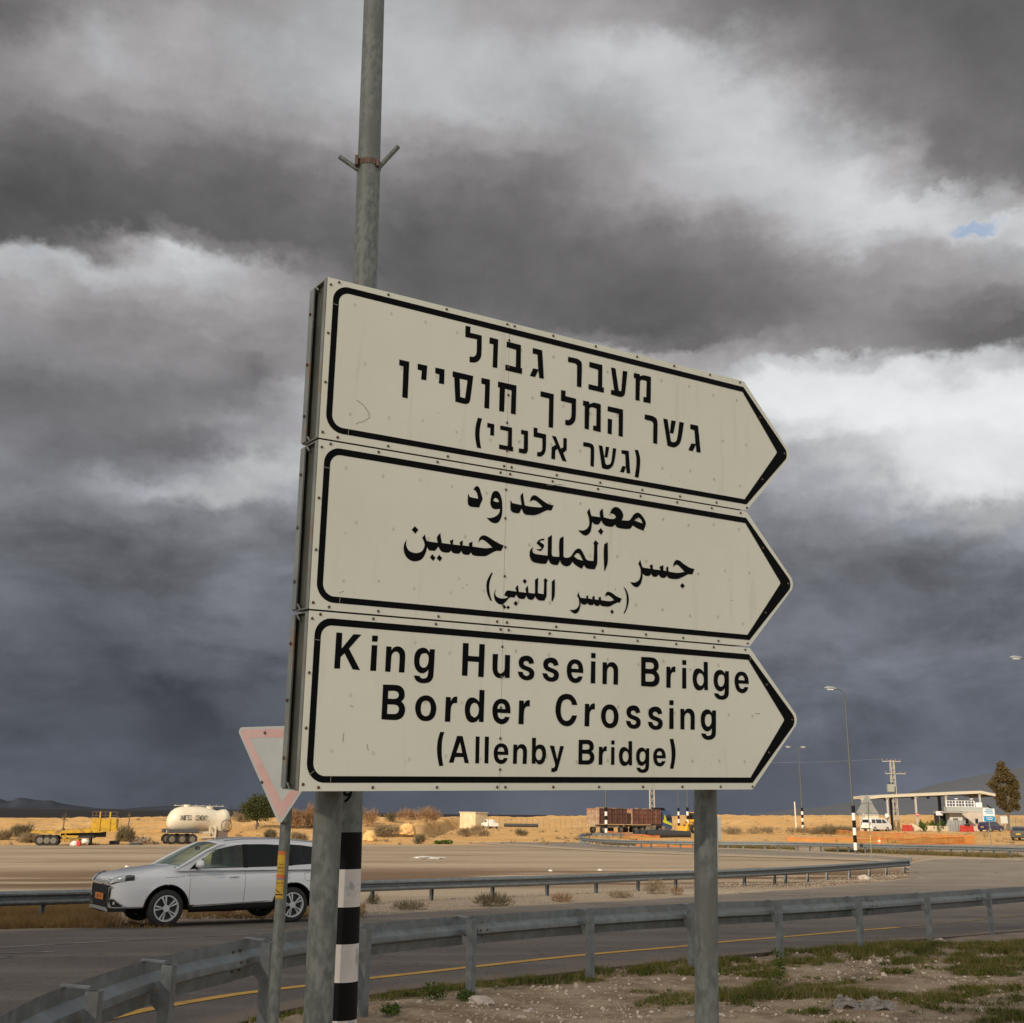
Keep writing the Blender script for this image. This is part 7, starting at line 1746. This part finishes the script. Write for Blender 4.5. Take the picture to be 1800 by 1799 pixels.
# ------------------------------------------------------------------ plants
def leafmat(name, c1_, c2_, c3_=None):
    m = bpy.data.materials.new(name); m.use_nodes = True; t = NT(m.node_tree); b = t.n['Principled BSDF']
    P = t.new('ShaderNodeTexCoord').outputs['Object']; n = t.noise(P, 2.2, 4, .6).outputs['Fac']; n2_ = t.noise(P, 23, 2, .6).outputs['Fac']
    c = t.mix(t.maprange(n, .35, .65), c1_, c2_)
    if c3_: c = t.mix(t.maprange(n2_, .5, .7), c, c3_)
    t.l.new(c, b.inputs['Base Color']); b.inputs['Roughness'].default_value = .8; b.inputs['Specular IOR Level'].default_value = .2
    tr = t.new('ShaderNodeBsdfTranslucent'); t.l.new(c, tr.inputs[0]); ms = t.new('ShaderNodeMixShader'); ms.inputs[0].default_value = .25
    t.l.new(b.outputs[0], ms.inputs[1]); t.l.new(tr.outputs[0], ms.inputs[2]); t.l.new(ms.outputs[0], t.n['Material Output'].inputs[0]); return m
lf_acacia = leafmat('acacia_leaves', (.045, .055, .018), (.085, .095, .035), (.12, .12, .05)); lf_euc = leafmat('eucalyptus_leaves', (.10, .075, .03), (.17, .12, .05), (.06, .055, .025))
lf_scrub = leafmat('dry_scrub', (.24, .18, .11), (.34, .25, .15), (.17, .14, .09)); lf_bush = leafmat('grey_green_bush', (.14, .12, .07), (.22, .175, .10), (.09, .085, .05)); lf_green = leafmat('fresh_green_leaves', (.06, .10, .015), (.11, .15, .03), (.04, .07, .015)); lf_red = leafmat('brown_tamarisk', (.30, .17, .09), (.38, .24, .13), (.20, .13, .08))
bark = mat('bark', (.10, .075, .055), .9, c2=(.16, .12, .09), nscale=6)
def plant(name, label, cat, P, blobs, m_, n, ls, trunk=None, group=None, twig=0, seed=0):
    """blobs: (x, y, z, rx, ry, rz); leaves are scattered in them, denser at the rim"""
    R_ = np.random.default_rng(seed + 11); r = thing(name, label, cat, tuple(P), 0, group)
    vol = np.array([b[3] * b[4] * b[5] for b in blobs]) ** .75; cnt = (n * vol / vol.sum()).astype(int); mb = MB()
    for b, c in zip(blobs, cnt):
        d = R_.normal(size=(c, 3)); d /= np.linalg.norm(d, axis=1)[:, None]; rad = R_.random(c) ** .45
        clump = np.array([mnoise.noise(Vector((float(q[0]) * 2.6 + seed, float(q[1]) * 2.6, float(q[2]) * 2.6))) for q in d]); rad = rad * (1 + .38 * clump)
        keep = R_.random(c) < np.clip(.75 + 1.1 * clump, .15, 1)
        for q, rr in zip(d[keep], rad[keep]):
            p = Vector((b[0] + q[0] * rr * b[3], b[1] + q[1] * rr * b[4], b[2] + q[2] * rr * b[5]))
            if p.z < 0.02: p.z = .02 + abs(p.z) * .2
            a = Vector(R_.normal(size=3)).normalized(); c_ = a.cross(Vector(R_.normal(size=3))).normalized(); s = ls * R_.uniform(.5, 1.25)
            if twig: a = (a + Vector((0, 0, 1.2)) + Vector(tuple(q)) * .9).normalized(); mb.add([p - c_ * s * .09, p + c_ * s * .09, p + a * s * 1.5], [(0, 1, 2)])
            else: mb.add([p - a * s * .5, p + c_ * s * .32, p + a * s * .55, p - c_ * s * .30], [(0, 1, 2, 3)])
    mb.build('crown', m_, r, recalc=False)
    if trunk:
        h, rad = trunk; mb = MB(); mb.tube([(0, 0, -.2), (.05 * h, 0, h * .5), (0, 0, h)], [rad, rad * .8, rad * .55], 8)
        for b in blobs: mb.tube([(0.02 * h, 0, h * .55), ((b[0]) * .5, b[1] * .5, (h + b[2]) / 2 * .95), (b[0] * .9, b[1] * .9, b[2])], [rad * .5, rad * .35, rad * .12], 6)
        mb.build('trunk', bark, r, smooth=60)
    return r
plant('acacia_tree', 'dark green acacia tree behind the roof of the white car', 'tree', gx(450, 138), [(0, 0, 2.6, 1.7, 1.5, 1.0), (-1.1, .2, 2.3, 1.1, 1.0, .8), (1.2, -.2, 2.2, 1.2, 1.1, .9), (.1, 0, 3.3, 1.2, 1.1, .75), (.5, 0, 1.6, 1.2, 1.0, .7), (-.6, 0, 1.5, .8, .8, .6)], lf_acacia, 15000, .16, (1.6, .14), seed=1)
plant('eucalyptus_tree', 'tall brown-green eucalyptus right of the guard building', 'tree', gx(1772, 194), [(-.2, 0, 10.3, .75, .8, .8), (0, 0, 9.4, 1.2, 1.2, .9), (.6, 0, 8.3, 1.5, 1.4, .9), (-.8, 0, 8.2, 1.1, 1.1, .8), (-1.9, 0, 7.3, .9, .9, .7), (-1.1, 0, 6.6, 1.0, 1.1, .7), (1.6, 0, 7.2, 1.0, 1.1, .9), (.6, 0, 6.4, 1.0, 1.1, .9), (-.9, 0, 5.3, 1.0, 1.1, .9), (1.7, 0, 5.6, .9, 1.0, 1.0), (1.2, 0, 4.3, .9, 1.0, .9), (-.6, 0, 4.2, .9, 1.0, .8), (.3, 0, 3.4, .9, .9, .6), (1.9, 0, 3.6, .5, .6, .6)], lf_euc, 22000, .24, (6.0, .28), seed=2)
def shrub(label, px, D, w_, h, m_, n=1400, twig=1, ls=.22, seed=0, group='shrubs at the foot of the dunes', nm='shrub'):
    Rb = random.Random(seed * 7 + 1); b = [(0, 0, h * .34, w_ * .34, w_ * .4, h * .40)] + [(Rb.uniform(-.55, .55) * w_, Rb.uniform(-.4, .4) * w_, h * Rb.uniform(.15, .55), w_ * Rb.uniform(.14, .30), w_ * Rb.uniform(.15, .3), h * Rb.uniform(.2, .48)) for _ in range(6)]
    return plant(nm, label, 'shrub', gx(px, D), b, m_, n, ls, None, group, twig, seed)
SH = [('round dark shrub left of the scrap heap', 221, 127, 1.9, 1.9, lf_bush, 2600), ('brown shrub by the left edge, on the dune foot', 30, 134, 2.2, 1.6, lf_bush, 2200), ('dry pale shrub left of the yellow trailer', 52, 126, 1.9, 1.1, lf_scrub, 1800), ('low shrub at the far left edge', 8, 130, 1.6, 1.1, lf_scrub, 1500), 
 ('brown tamarisk between the give-way sign and the left sign post', 520, 140, 2.2, 2.5, lf_red, 2600), ('taller brown tamarisk touching the left sign post', 546, 142, 2.0, 3.4, lf_red, 2800), ('grey shrub under the tamarisks behind the car', 529, 126, 1.7, 1.0, lf_scrub, 1500), ('low brown shrub right of the acacia', 475, 130, 1.5, .8, lf_bush, 1200), ('pale shrub in front of the acacia', 427, 150, 2.2, 1.3, lf_scrub, 1500),
 ('reddish bare shrub just right of the banded mast', 648, 146, 2.6, 2.4, lf_red, 2000), ('dark little shrub on the dune crest right of the mast', 687, 158, 1.4, 1.3, lf_bush, 900), ('grey-green scrub left of the second ochre block', 688, 134, 3.4, 1.5, lf_scrub, 2800), ('broad brown scrub in the middle of the dunes', 750, 158, 3.0, 2.2, lf_red, 2400), ('wide reddish scrub on the dune crest', 715, 165, 3.6, 1.9, lf_red, 2000), ('small green shrub at the lot edge', 738, 122, .9, .9, lf_bush, 700), ('low green tuft at the lot edge', 780, 122, 1.5, .5, lf_green, 800), ('grey shrub in front of the cream shed', 813, 150, 1.5, 1.2, lf_scrub, 1000), ('low scrub right of the cream shed', 841, 185, 2.4, 1.1, lf_scrub, 1100), ('small scrub on the slope below the shed', 846, 150, 1.6, .7, lf_scrub, 800), ('tiny dark bush right of the thin pipes', 916, 152, 1.1, .8, lf_bush, 600),
 ('green-grey bush left of the double-arm lamp foot', 1437, 160, 2.6, 1.1, lf_scrub, 1500), ('broad grey-green bush right of the double-arm lamp', 1470, 158, 3.2, 1.3, lf_bush, 2200), ('pale scrub near the kiosk', 1500, 165, 2.2, 1.0, lf_scrub, 1100), ('small scrub right of the post of the sign', 1290, 160, 3.2, .8, lf_scrub, 1300), ('low dry scrub in the middle of the far dunes', 1340, 165, 3.0, .9, lf_scrub, 1300), ('dry scrub left of the bushes', 1400, 168, 2.6, .8, lf_scrub, 1000),
 ('fresh green shrub in the first planter', 1620, 183, 1.5, 1.9, lf_green, 1500), ('fresh green shrub in the middle planter', 1640, 183, 1.5, 2.0, lf_green, 1500), ('fresh green shrub in the right planter', 1655, 183, 1.5, 2.1, lf_green, 1500)]
for i, (lb, px, D, w_, h, m_, n) in enumerate(SH):
    pl = 'planter' in lb; shrub(lb, px, D, w_, h, m_, n, twig=0 if m_ in (lf_green,) else 1, ls=.22 if m_ is lf_green else .34, seed=i * 3, group='green shrubs in the planters' if pl else 'shrubs at the foot of the dunes')
# palms / yuccas by the trailers
for px, D, h, lb in ((108.5, 130, 3.0, 'thin palm-like plant growing behind the yellow trailer'), (224, 134, 3.1, 'tall thin stalk plant rising behind the round dark shrub')):
    r = thing('yucca', lb, 'plant', tuple(gx(px, D))); mk('stem', bark, r, lambda b: b.tube([(0, 0, 0), (.05, 0, h * .75)], [.09, .05], 7))
    def fr(b):
        for k in range(46):
            a = random.uniform(0, 2 * pi); e = random.uniform(-.5, 1.3); L_ = random.uniform(.6, 1.0) * (1 if h < 3.1 else .6); d = Vector((cos(a) * cos(e), sin(a) * cos(e), sin(e))); p = Vector((.05, 0, h * .75)); s = d.cross(Vector((0, 0, 1))).normalized() * .035; b.add([p + s, p - s, p + d * L_ + Vector((0, 0, -.25))], [(0, 1, 2)])
        if h < 3.1:
            for k in range(26):
                a = random.uniform(0, 2 * pi); d = Vector((cos(a), sin(a), 0)); p = Vector((.03, 0, h * .45)); s = d.cross(Vector((0, 0, 1))) * .03; b.add([p + s, p - s, p + d * random.uniform(.5, .9) + Vector((0, 0, -1.0))], [(0, 1, 2)])
    mk('fronds', lf_bush, r, fr, recalc=False)
# tufts along the middle rail and far rail
TF = [('dark tumbleweed tuft at the middle rail, beside a post', 867, 1594, 1.0, .30, lf_bush, 1500), ('low dry tuft at the middle rail near the mast', 720, 1600, .9, .16, lf_bush, 700), ('olive tuft beyond the middle rail', 1152, 1572, .75, .42, lf_scrub, 900), ('reddish dry tuft by the middle rail', 988, 1586, .6, .18, lf_red, 500), ('low dry grass by the middle rail', 1090, 1579, .7, .14, lf_scrub, 500), ('small tuft at the foot of a middle rail post', 1190, 1574, .35, .22, lf_red, 300), ('small dry tuft visible under the white car', 396, 1612, .5, .22, lf_red, 500), ('small tuft left of the mast at the middle rail', 655, 1590, .4, .2, lf_bush, 350)]
for i, (lb, px, py, w_, h, m_, n) in enumerate(TF): plant('tuft', lb, 'tuft', rp(px, py), [(0, 0, h * .4, w_ * .5, w_ * .4, h * .6)], m_, n, .10, None, 'dry tufts along the middle rail', 1, 60 + i)
# grass and herbs as ground cover
def cover(name, pts, m_, nblade, hmin, hmax, width=.004, seed=3, leafy=False):
    R_ = np.random.default_rng(seed); mb_v = []; mb_f = []
    for (x, y, k) in pts:
        z = soil_z(x, y) if y < 19.5 else base(x, y)
        for _ in range(nblade):
            a = R_.uniform(0, 2 * pi); h = R_.uniform(hmin, hmax) * k; px_, py_2 = x + R_.normal(0, .022), y + R_.normal(0, .022)
            dx, dy = cos(a) * width, sin(a) * width; lx, ly = R_.normal(0, h * .45), R_.normal(0, h * .45); b = len(mb_v)
            if leafy: mb_v += [(px_ - dx, py_2 - dy, z + h * .5), (px_ + dx, py_2 + dy, z + h * .55), (px_ + lx + dx, py_2 + ly + dy, z + h), (px_ + lx - dx, py_2 + ly - dy, z + h * .9)]; mb_f.append((b, b + 1, b + 2, b + 3))
            else: mb_v += [(px_ - dx, py_2 - dy, z - .01), (px_ + dx, py_2 + dy, z - .01), (px_ + lx, py_2 + ly, z + h)]; mb_f.append((b, b + 1, b + 2))
    me = bpy.data.meshes.new(name); me.from_pydata(mb_v, [], mb_f); me.materials.append(m_); o = link(name, me); o['kind'] = 'stuff'; return o
R2 = np.random.default_rng(5); pts_g = []; pts_l = []
def dens(x, y):
    vy_ = verge_y(x); d = vy_ - y     # distance in front of the asphalt edge
    if d < .02: return 0
    n = mnoise.fractal(Vector((x * .55, y * .7, 4.2)), 1, 2.1, 4); n2_ = mnoise.fractal(Vector((x * 2.4, y * 2.4, 9.1)), 1, 2.1, 3)
    edge = exp(-(max(d - .25, 0) / (.55 + .40 * max(0, x - 1.5))) ** 2) * (1.0 if x > .4 else .45 + .3 * (x > -1.2)) 
    right = sst(.6, 2.4, x)
    v = edge * (.62 + 1.2 * n2_ + .3 * n) + right * (1.5 * n - .06 + 1.3 * n2_) * sst(6.5, 8.5, y) * (.75 + .25 * sst(3.5, 6, x))
    return v
tries = 0
while len(pts_g) < 17000 and tries < 400000:
    tries += 1; y = R2.uniform(6.6, 19.3); x = R2.uniform(-2.8, 9.8)
    if x > y * .50 + .5 or x < -y * .27: continue
    v = dens(x, y)
    if R2.random() < v * .9 - .12: pts_g.append((x, y, .6 + .8 * min(v, 1)))
g1 = leafmat('verge_grass', (.070, .092, .010), (.135, .128, .022), (.20, .155, .055)); g2 = leafmat('herb_leaves', (.065, .110, .012), (.12, .14, .022), (.15, .12, .045)); g3 = leafmat('dry_grass', (.26, .19, .10), (.34, .26, .15))
cover('grass', pts_g, g1, 6, .022, .085, .0034); cover('herbs', pts_g[::2], g2, 5, .012, .045, .009, 9, True); cover('dry_grass', [(p[0] + R2.normal(0, .12), p[1] + R2.normal(0, .12), 1) for p in pts_g[::2]], g3, 4, .02, .09, .0026, 12)
# dry brown grass behind the left part of the middle rail
pts_d = []
while len(pts_d) < 9000:
    px = R2.uniform(-60, 640); py = R2.uniform(1592, 1634 if px < 300 else 1616)
    if px > 180 and R2.random() < .75: continue
    P = rp(px, py); pts_d.append((P.x, P.y, 1.0 if px < 200 else .5))
cover('dry_grass', pts_d, leafmat('ochre_dry_grass', (.20, .115, .045), (.27, .17, .075), (.12, .09, .04)), 6, .05, .24, .006, 21)
# grass strip under the far rail
pts_f = []
for k in range(5200):
    px = R2.uniform(1010, 1800); py = float(np.interp(px, [1010, 1073, 1220, 1380, 1602, 1800], [1478, 1486, 1489.5, 1493.5, 1503, 1510])) - abs(R2.normal(0, 1.6)); P = rp(px, py)
    if mnoise.fractal(Vector((P.x * .25, P.y * .25, 2)), 1, 2, 3) > -.12: pts_f.append((P.x, P.y, 1.0))
cover('dry_grass', pts_f, leafmat('far_rail_grass', (.13, .10, .035), (.19, .14, .055), (.09, .09, .03)), 4, .08, .38, .02, 31)
# low dry scrub scattered over the dunes
def dune_scrub():
    R_ = np.random.default_rng(41); V = []; Fc = []
    for _ in range(1500):
        y = R_.uniform(118, 250); x = y * R_.uniform(-.5, .46)
        if mnoise.fractal(Vector((x * .06, y * .03, 5)), 1, 2, 3) < R_.uniform(-.25, .3): continue
        z = ground(x, y); s = R_.uniform(.15, .55)
        for k in range(12):
            a = R_.uniform(0, 2 * pi); e = R_.uniform(.1, 1.2); d = np.array([cos(a) * cos(e), sin(a) * cos(e), sin(e)]) * s * R_.uniform(.6, 1.3); p = np.array([x, y, z - .05]) + R_.normal(0, s * .35, 3) * [1, 1, .15]; q = np.array([-sin(a), cos(a), 0]) * s * .16; b = len(V); V += [tuple(p - q), tuple(p + q), tuple(p + d)]; Fc.append((b, b + 1, b + 2))
    me = bpy.data.meshes.new('dry_scrub'); me.from_pydata(V, [], Fc); me.materials.append(lf_scrub); o = link('dry_scrub', me); o['kind'] = 'stuff'
dune_scrub()
cover('dry_grass', [(p[0] + R2.normal(0, .2), p[1] + R2.normal(0, .2), 1) for p in pts_g[::14]], g3, 3, .08, .22, .0022, 77)
# tall weed by the right sign post and dry stems
for (px, py, lb, h, c_) in ((1371, 1735, 'tall thin green weed standing in the verge right of the sign post', .42, lf_green), (760, 1759, 'leafy green weed at the asphalt edge left of the pale rock', .16, lf_green), (820, 1761, 'leafy weed at the foot of the nearest visible rail post', .10, lf_green), (688, 1786, 'low green weed cluster at the bottom near the mast', .10, lf_green)):
    w_ = h * (.35 if h > .3 else 1.9); plant('weed', lb, 'weed', rp(px, py), [(0, 0, h * .5, w_ * .5, w_ * .5, h * .55)], c_, 330 if h > .3 else 500, .03, None, None, 0, int(px))
# gravel
def gravel():
    R_ = np.random.default_rng(17); V = []; Fc = []; col = []
    bm = bmesh.new(); bmesh.ops.create_icosphere(bm, subdivisions=1, radius=1); bv = np.array([tuple(v.co) for v in bm.verts]); bf = [tuple(v.index for v in f.verts) for f in bm.faces]; bm.free()
    n = 0; ms = []
    while n < 12500:
        y = R_.uniform(6.2, 19.3); x = R_.uniform(-2.6, 9.8)
        if x > y * .50 + .5 or x < -y * .27 or y > verge_y(x) - .03: continue
        cl = mnoise.fractal(Vector((x * .7, y * .7, 31)), 1, 2, 3)
        if R_.random() > .42 + 1.3 * cl: continue
        s = .004 + .015 * R_.random() ** 4 + (.028 * R_.random() if R_.random() < .018 else 0); z = soil_z(x, y)
        q = R_.normal(size=(3, 3)); q, _ = np.linalg.qr(q); v = (bv * (1 + .25 * R_.normal(size=bv.shape)) * s * np.array([1.2, 1, .65])) @ q + np.array([x, y, z + s * .25])
        b = len(V); V += v.tolist(); Fc += [tuple(i + b for i in f) for f in bf]; ms += [int(R_.integers(0, 3))] * len(bf); n += 1
    me = bpy.data.meshes.new('gravel'); me.from_pydata(V, [], Fc)
    for k, c in enumerate(((.42, .34, .26), (.28, .21, .155), (.60, .52, .42))): me.materials.append(mat('pebble_%s' % ('tan', 'brown', 'pale')[k], c, .9))
    me.polygons.foreach_set('material_index', ms); o = link('gravel', me); o['kind'] = 'stuff'
gravel()
# gravel on the island between the rails
def island_gravel():
    R_ = np.random.default_rng(18); V = []; Fc = []; bv = np.array([(1, 0, 0), (-1, 0, 0), (0, 1, 0), (0, -1, 0), (0, 0, 1), (0, 0, -1)]); bf = [(0, 2, 4), (2, 1, 4), (1, 3, 4), (3, 0, 4), (2, 0, 5), (1, 2, 5), (3, 1, 5), (0, 3, 5)]
    for _ in range(9000):
        px = R_.uniform(560, 1600); lo_ = float(np.interp(px, [p[0] for p in LANEFAR], [p[1] for p in LANEFAR])); py = lo_ - R_.uniform(1.5, 22 if px < 1400 else 14); P = rp(px, py); s = .010 + .022 * R_.random() ** 3
        v = bv * s * R_.uniform(.6, 1.3, size=(6, 1)) + np.array([P.x, P.y, P.z + s * .2 - .0]); b = len(V); V += v.tolist(); Fc += [tuple(i + b for i in f) for f in bf]
    me = bpy.data.meshes.new('gravel'); me.from_pydata(V, [], Fc); me.materials.append(mat('island_pebble', (.36, .30, .25), .9, c2=(.25, .2, .16), nscale=3)); o = link('gravel', me); o['kind'] = 'stuff'
island_gravel()
rock = mat('pale_limestone', (.42, .35, .30), .9, c2=(.50, .44, .38), nscale=8, bump=.6, c3=(.30, .20, .15), n3=5)
def stone(lb, px, py, s, seed, sx_=1.6): 
    P = rp(px, py); P.z = soil_z(P.x, P.y) if P.y < 19.5 else P.z
    lump('stone', lb, 'stone', P + Vector((0, 0, s * .2)), (s * sx_, s, s * .62), rock, seed, .42, 3, rz=seed)
stone('largest pale rock, at the asphalt edge below the nearest visible rail post', 842, 1765, .085, 3, 1.5)
ST = [('flat pale stone right of the largest rock', 929, 1778, .035), ('small tan stone right of the largest rock, nearest the bottom edge', 917, 1790, .028), ('pale stone in the soil left of the tall weed', 1026, 1755, .026), ('round white stone just right of the right sign post', 1334, 1738, .028), ('yellowish stone on the grass right of the second last rail post', 1652, 1656, .075), ('pale stone in the bottom right soil strip', 1620, 1757, .026), ('pale stone left of the crumpled net cloth', 1232, 1777, .04), ('pale stone near the bottom, right of the right sign post', 1213, 1788, .035), ('small stone among grass at the far right', 1755, 1742, .03), ('pale chip at the foot of the right-hand soil mound', 1780, 1665, .05), ('small pale stone above the crumpled cloth', 1440, 1706, .035), ('white stone right of the sign post at the bottom', 1268, 1790, .034), ('tan stone in the clearing above the cloth', 1500, 1718, .03), ('little pale stone at the right of the cloth', 1600, 1742, .03)]
for i, (lb, px, py, s) in enumerate(ST): stone(lb, px, py, s, i * 5 + 7)
stone('pale lump of rubble under the end of the middle rail', 1518, 1546, .22, 77, 1.2)
# soil mound at right
# crumpled netting cloth
def cloth():
    P = rp(1525, 1776); P.z = soil_z(P.x, P.y)
    m = bpy.data.materials.new('grey_gauze'); m.use_nodes = True; t = NT(m.node_tree); b = t.n['Principled BSDF']; b.inputs['Roughness'].default_value = .9
    Pn = t.new('ShaderNodeTexCoord').outputs['Object']; wv = t.noise(t.vmath('MULTIPLY', Pn, (9, 30, 30)), 2, 5, .7).outputs['Fac']; c = t.mix(t.maprange(wv, .35, .65), (.15, .135, .125), (.33, .30, .28)); t.l.new(c, b.inputs['Base Color'])
    tr = t.new('ShaderNodeBsdfTransparent'); ms = t.new('ShaderNodeMixShader'); ms.inputs[0].default_value = .82; t.l.new(tr.outputs[0], ms.inputs[1]); t.l.new(b.outputs[0], ms.inputs[2]); t.l.new(ms.outputs[0], t.n['Material Output'].inputs[0])
    r = thing('gauze_cloth', 'crumpled grey gauze cloth lying on the stony verge at bottom right', 'cloth', tuple(P))
    for k, (c0, sx_, sy_, h) in enumerate((((.10, 0, 0), .17, .10, .095), ((-.16, .13, 0), .13, .09, .085), ((.02, .07, 0), .15, .08, .05))):
        n = 40; vs = []
        for i in range(n + 1):
            for j in range(n + 1):
                u, v = i / n * 2 - 1, j / n * 2 - 1; q = max(0, 1 - (u * u + v * v) * .8); f = mnoise.fractal(Vector((u * 1.4 + k * 7, v * 2.6, 2)), 1, 2.0, 3); f2 = abs(mnoise.noise(Vector((u * 2.2 + v * 1.5 + k, v * 5 - u * 2, 5))))
                rr = 1 + .22 * mnoise.noise(Vector((u * 2, v * 2, k * 3.)))
                vs.append((c0[0] + u * sx_ * rr, c0[1] + v * sy_ * rr * 1.3, max(-.005, q ** .6 * h * (.62 + .9 * f + .45 * f2))))
        mk('fold', m, r, lambda b: b.add(vs, [(i * (n + 1) + j, (i + 1) * (n + 1) + j, (i + 1) * (n + 1) + j + 1, i * (n + 1) + j + 1) for i in range(n) for j in range(n)]), smooth=180)
cloth()
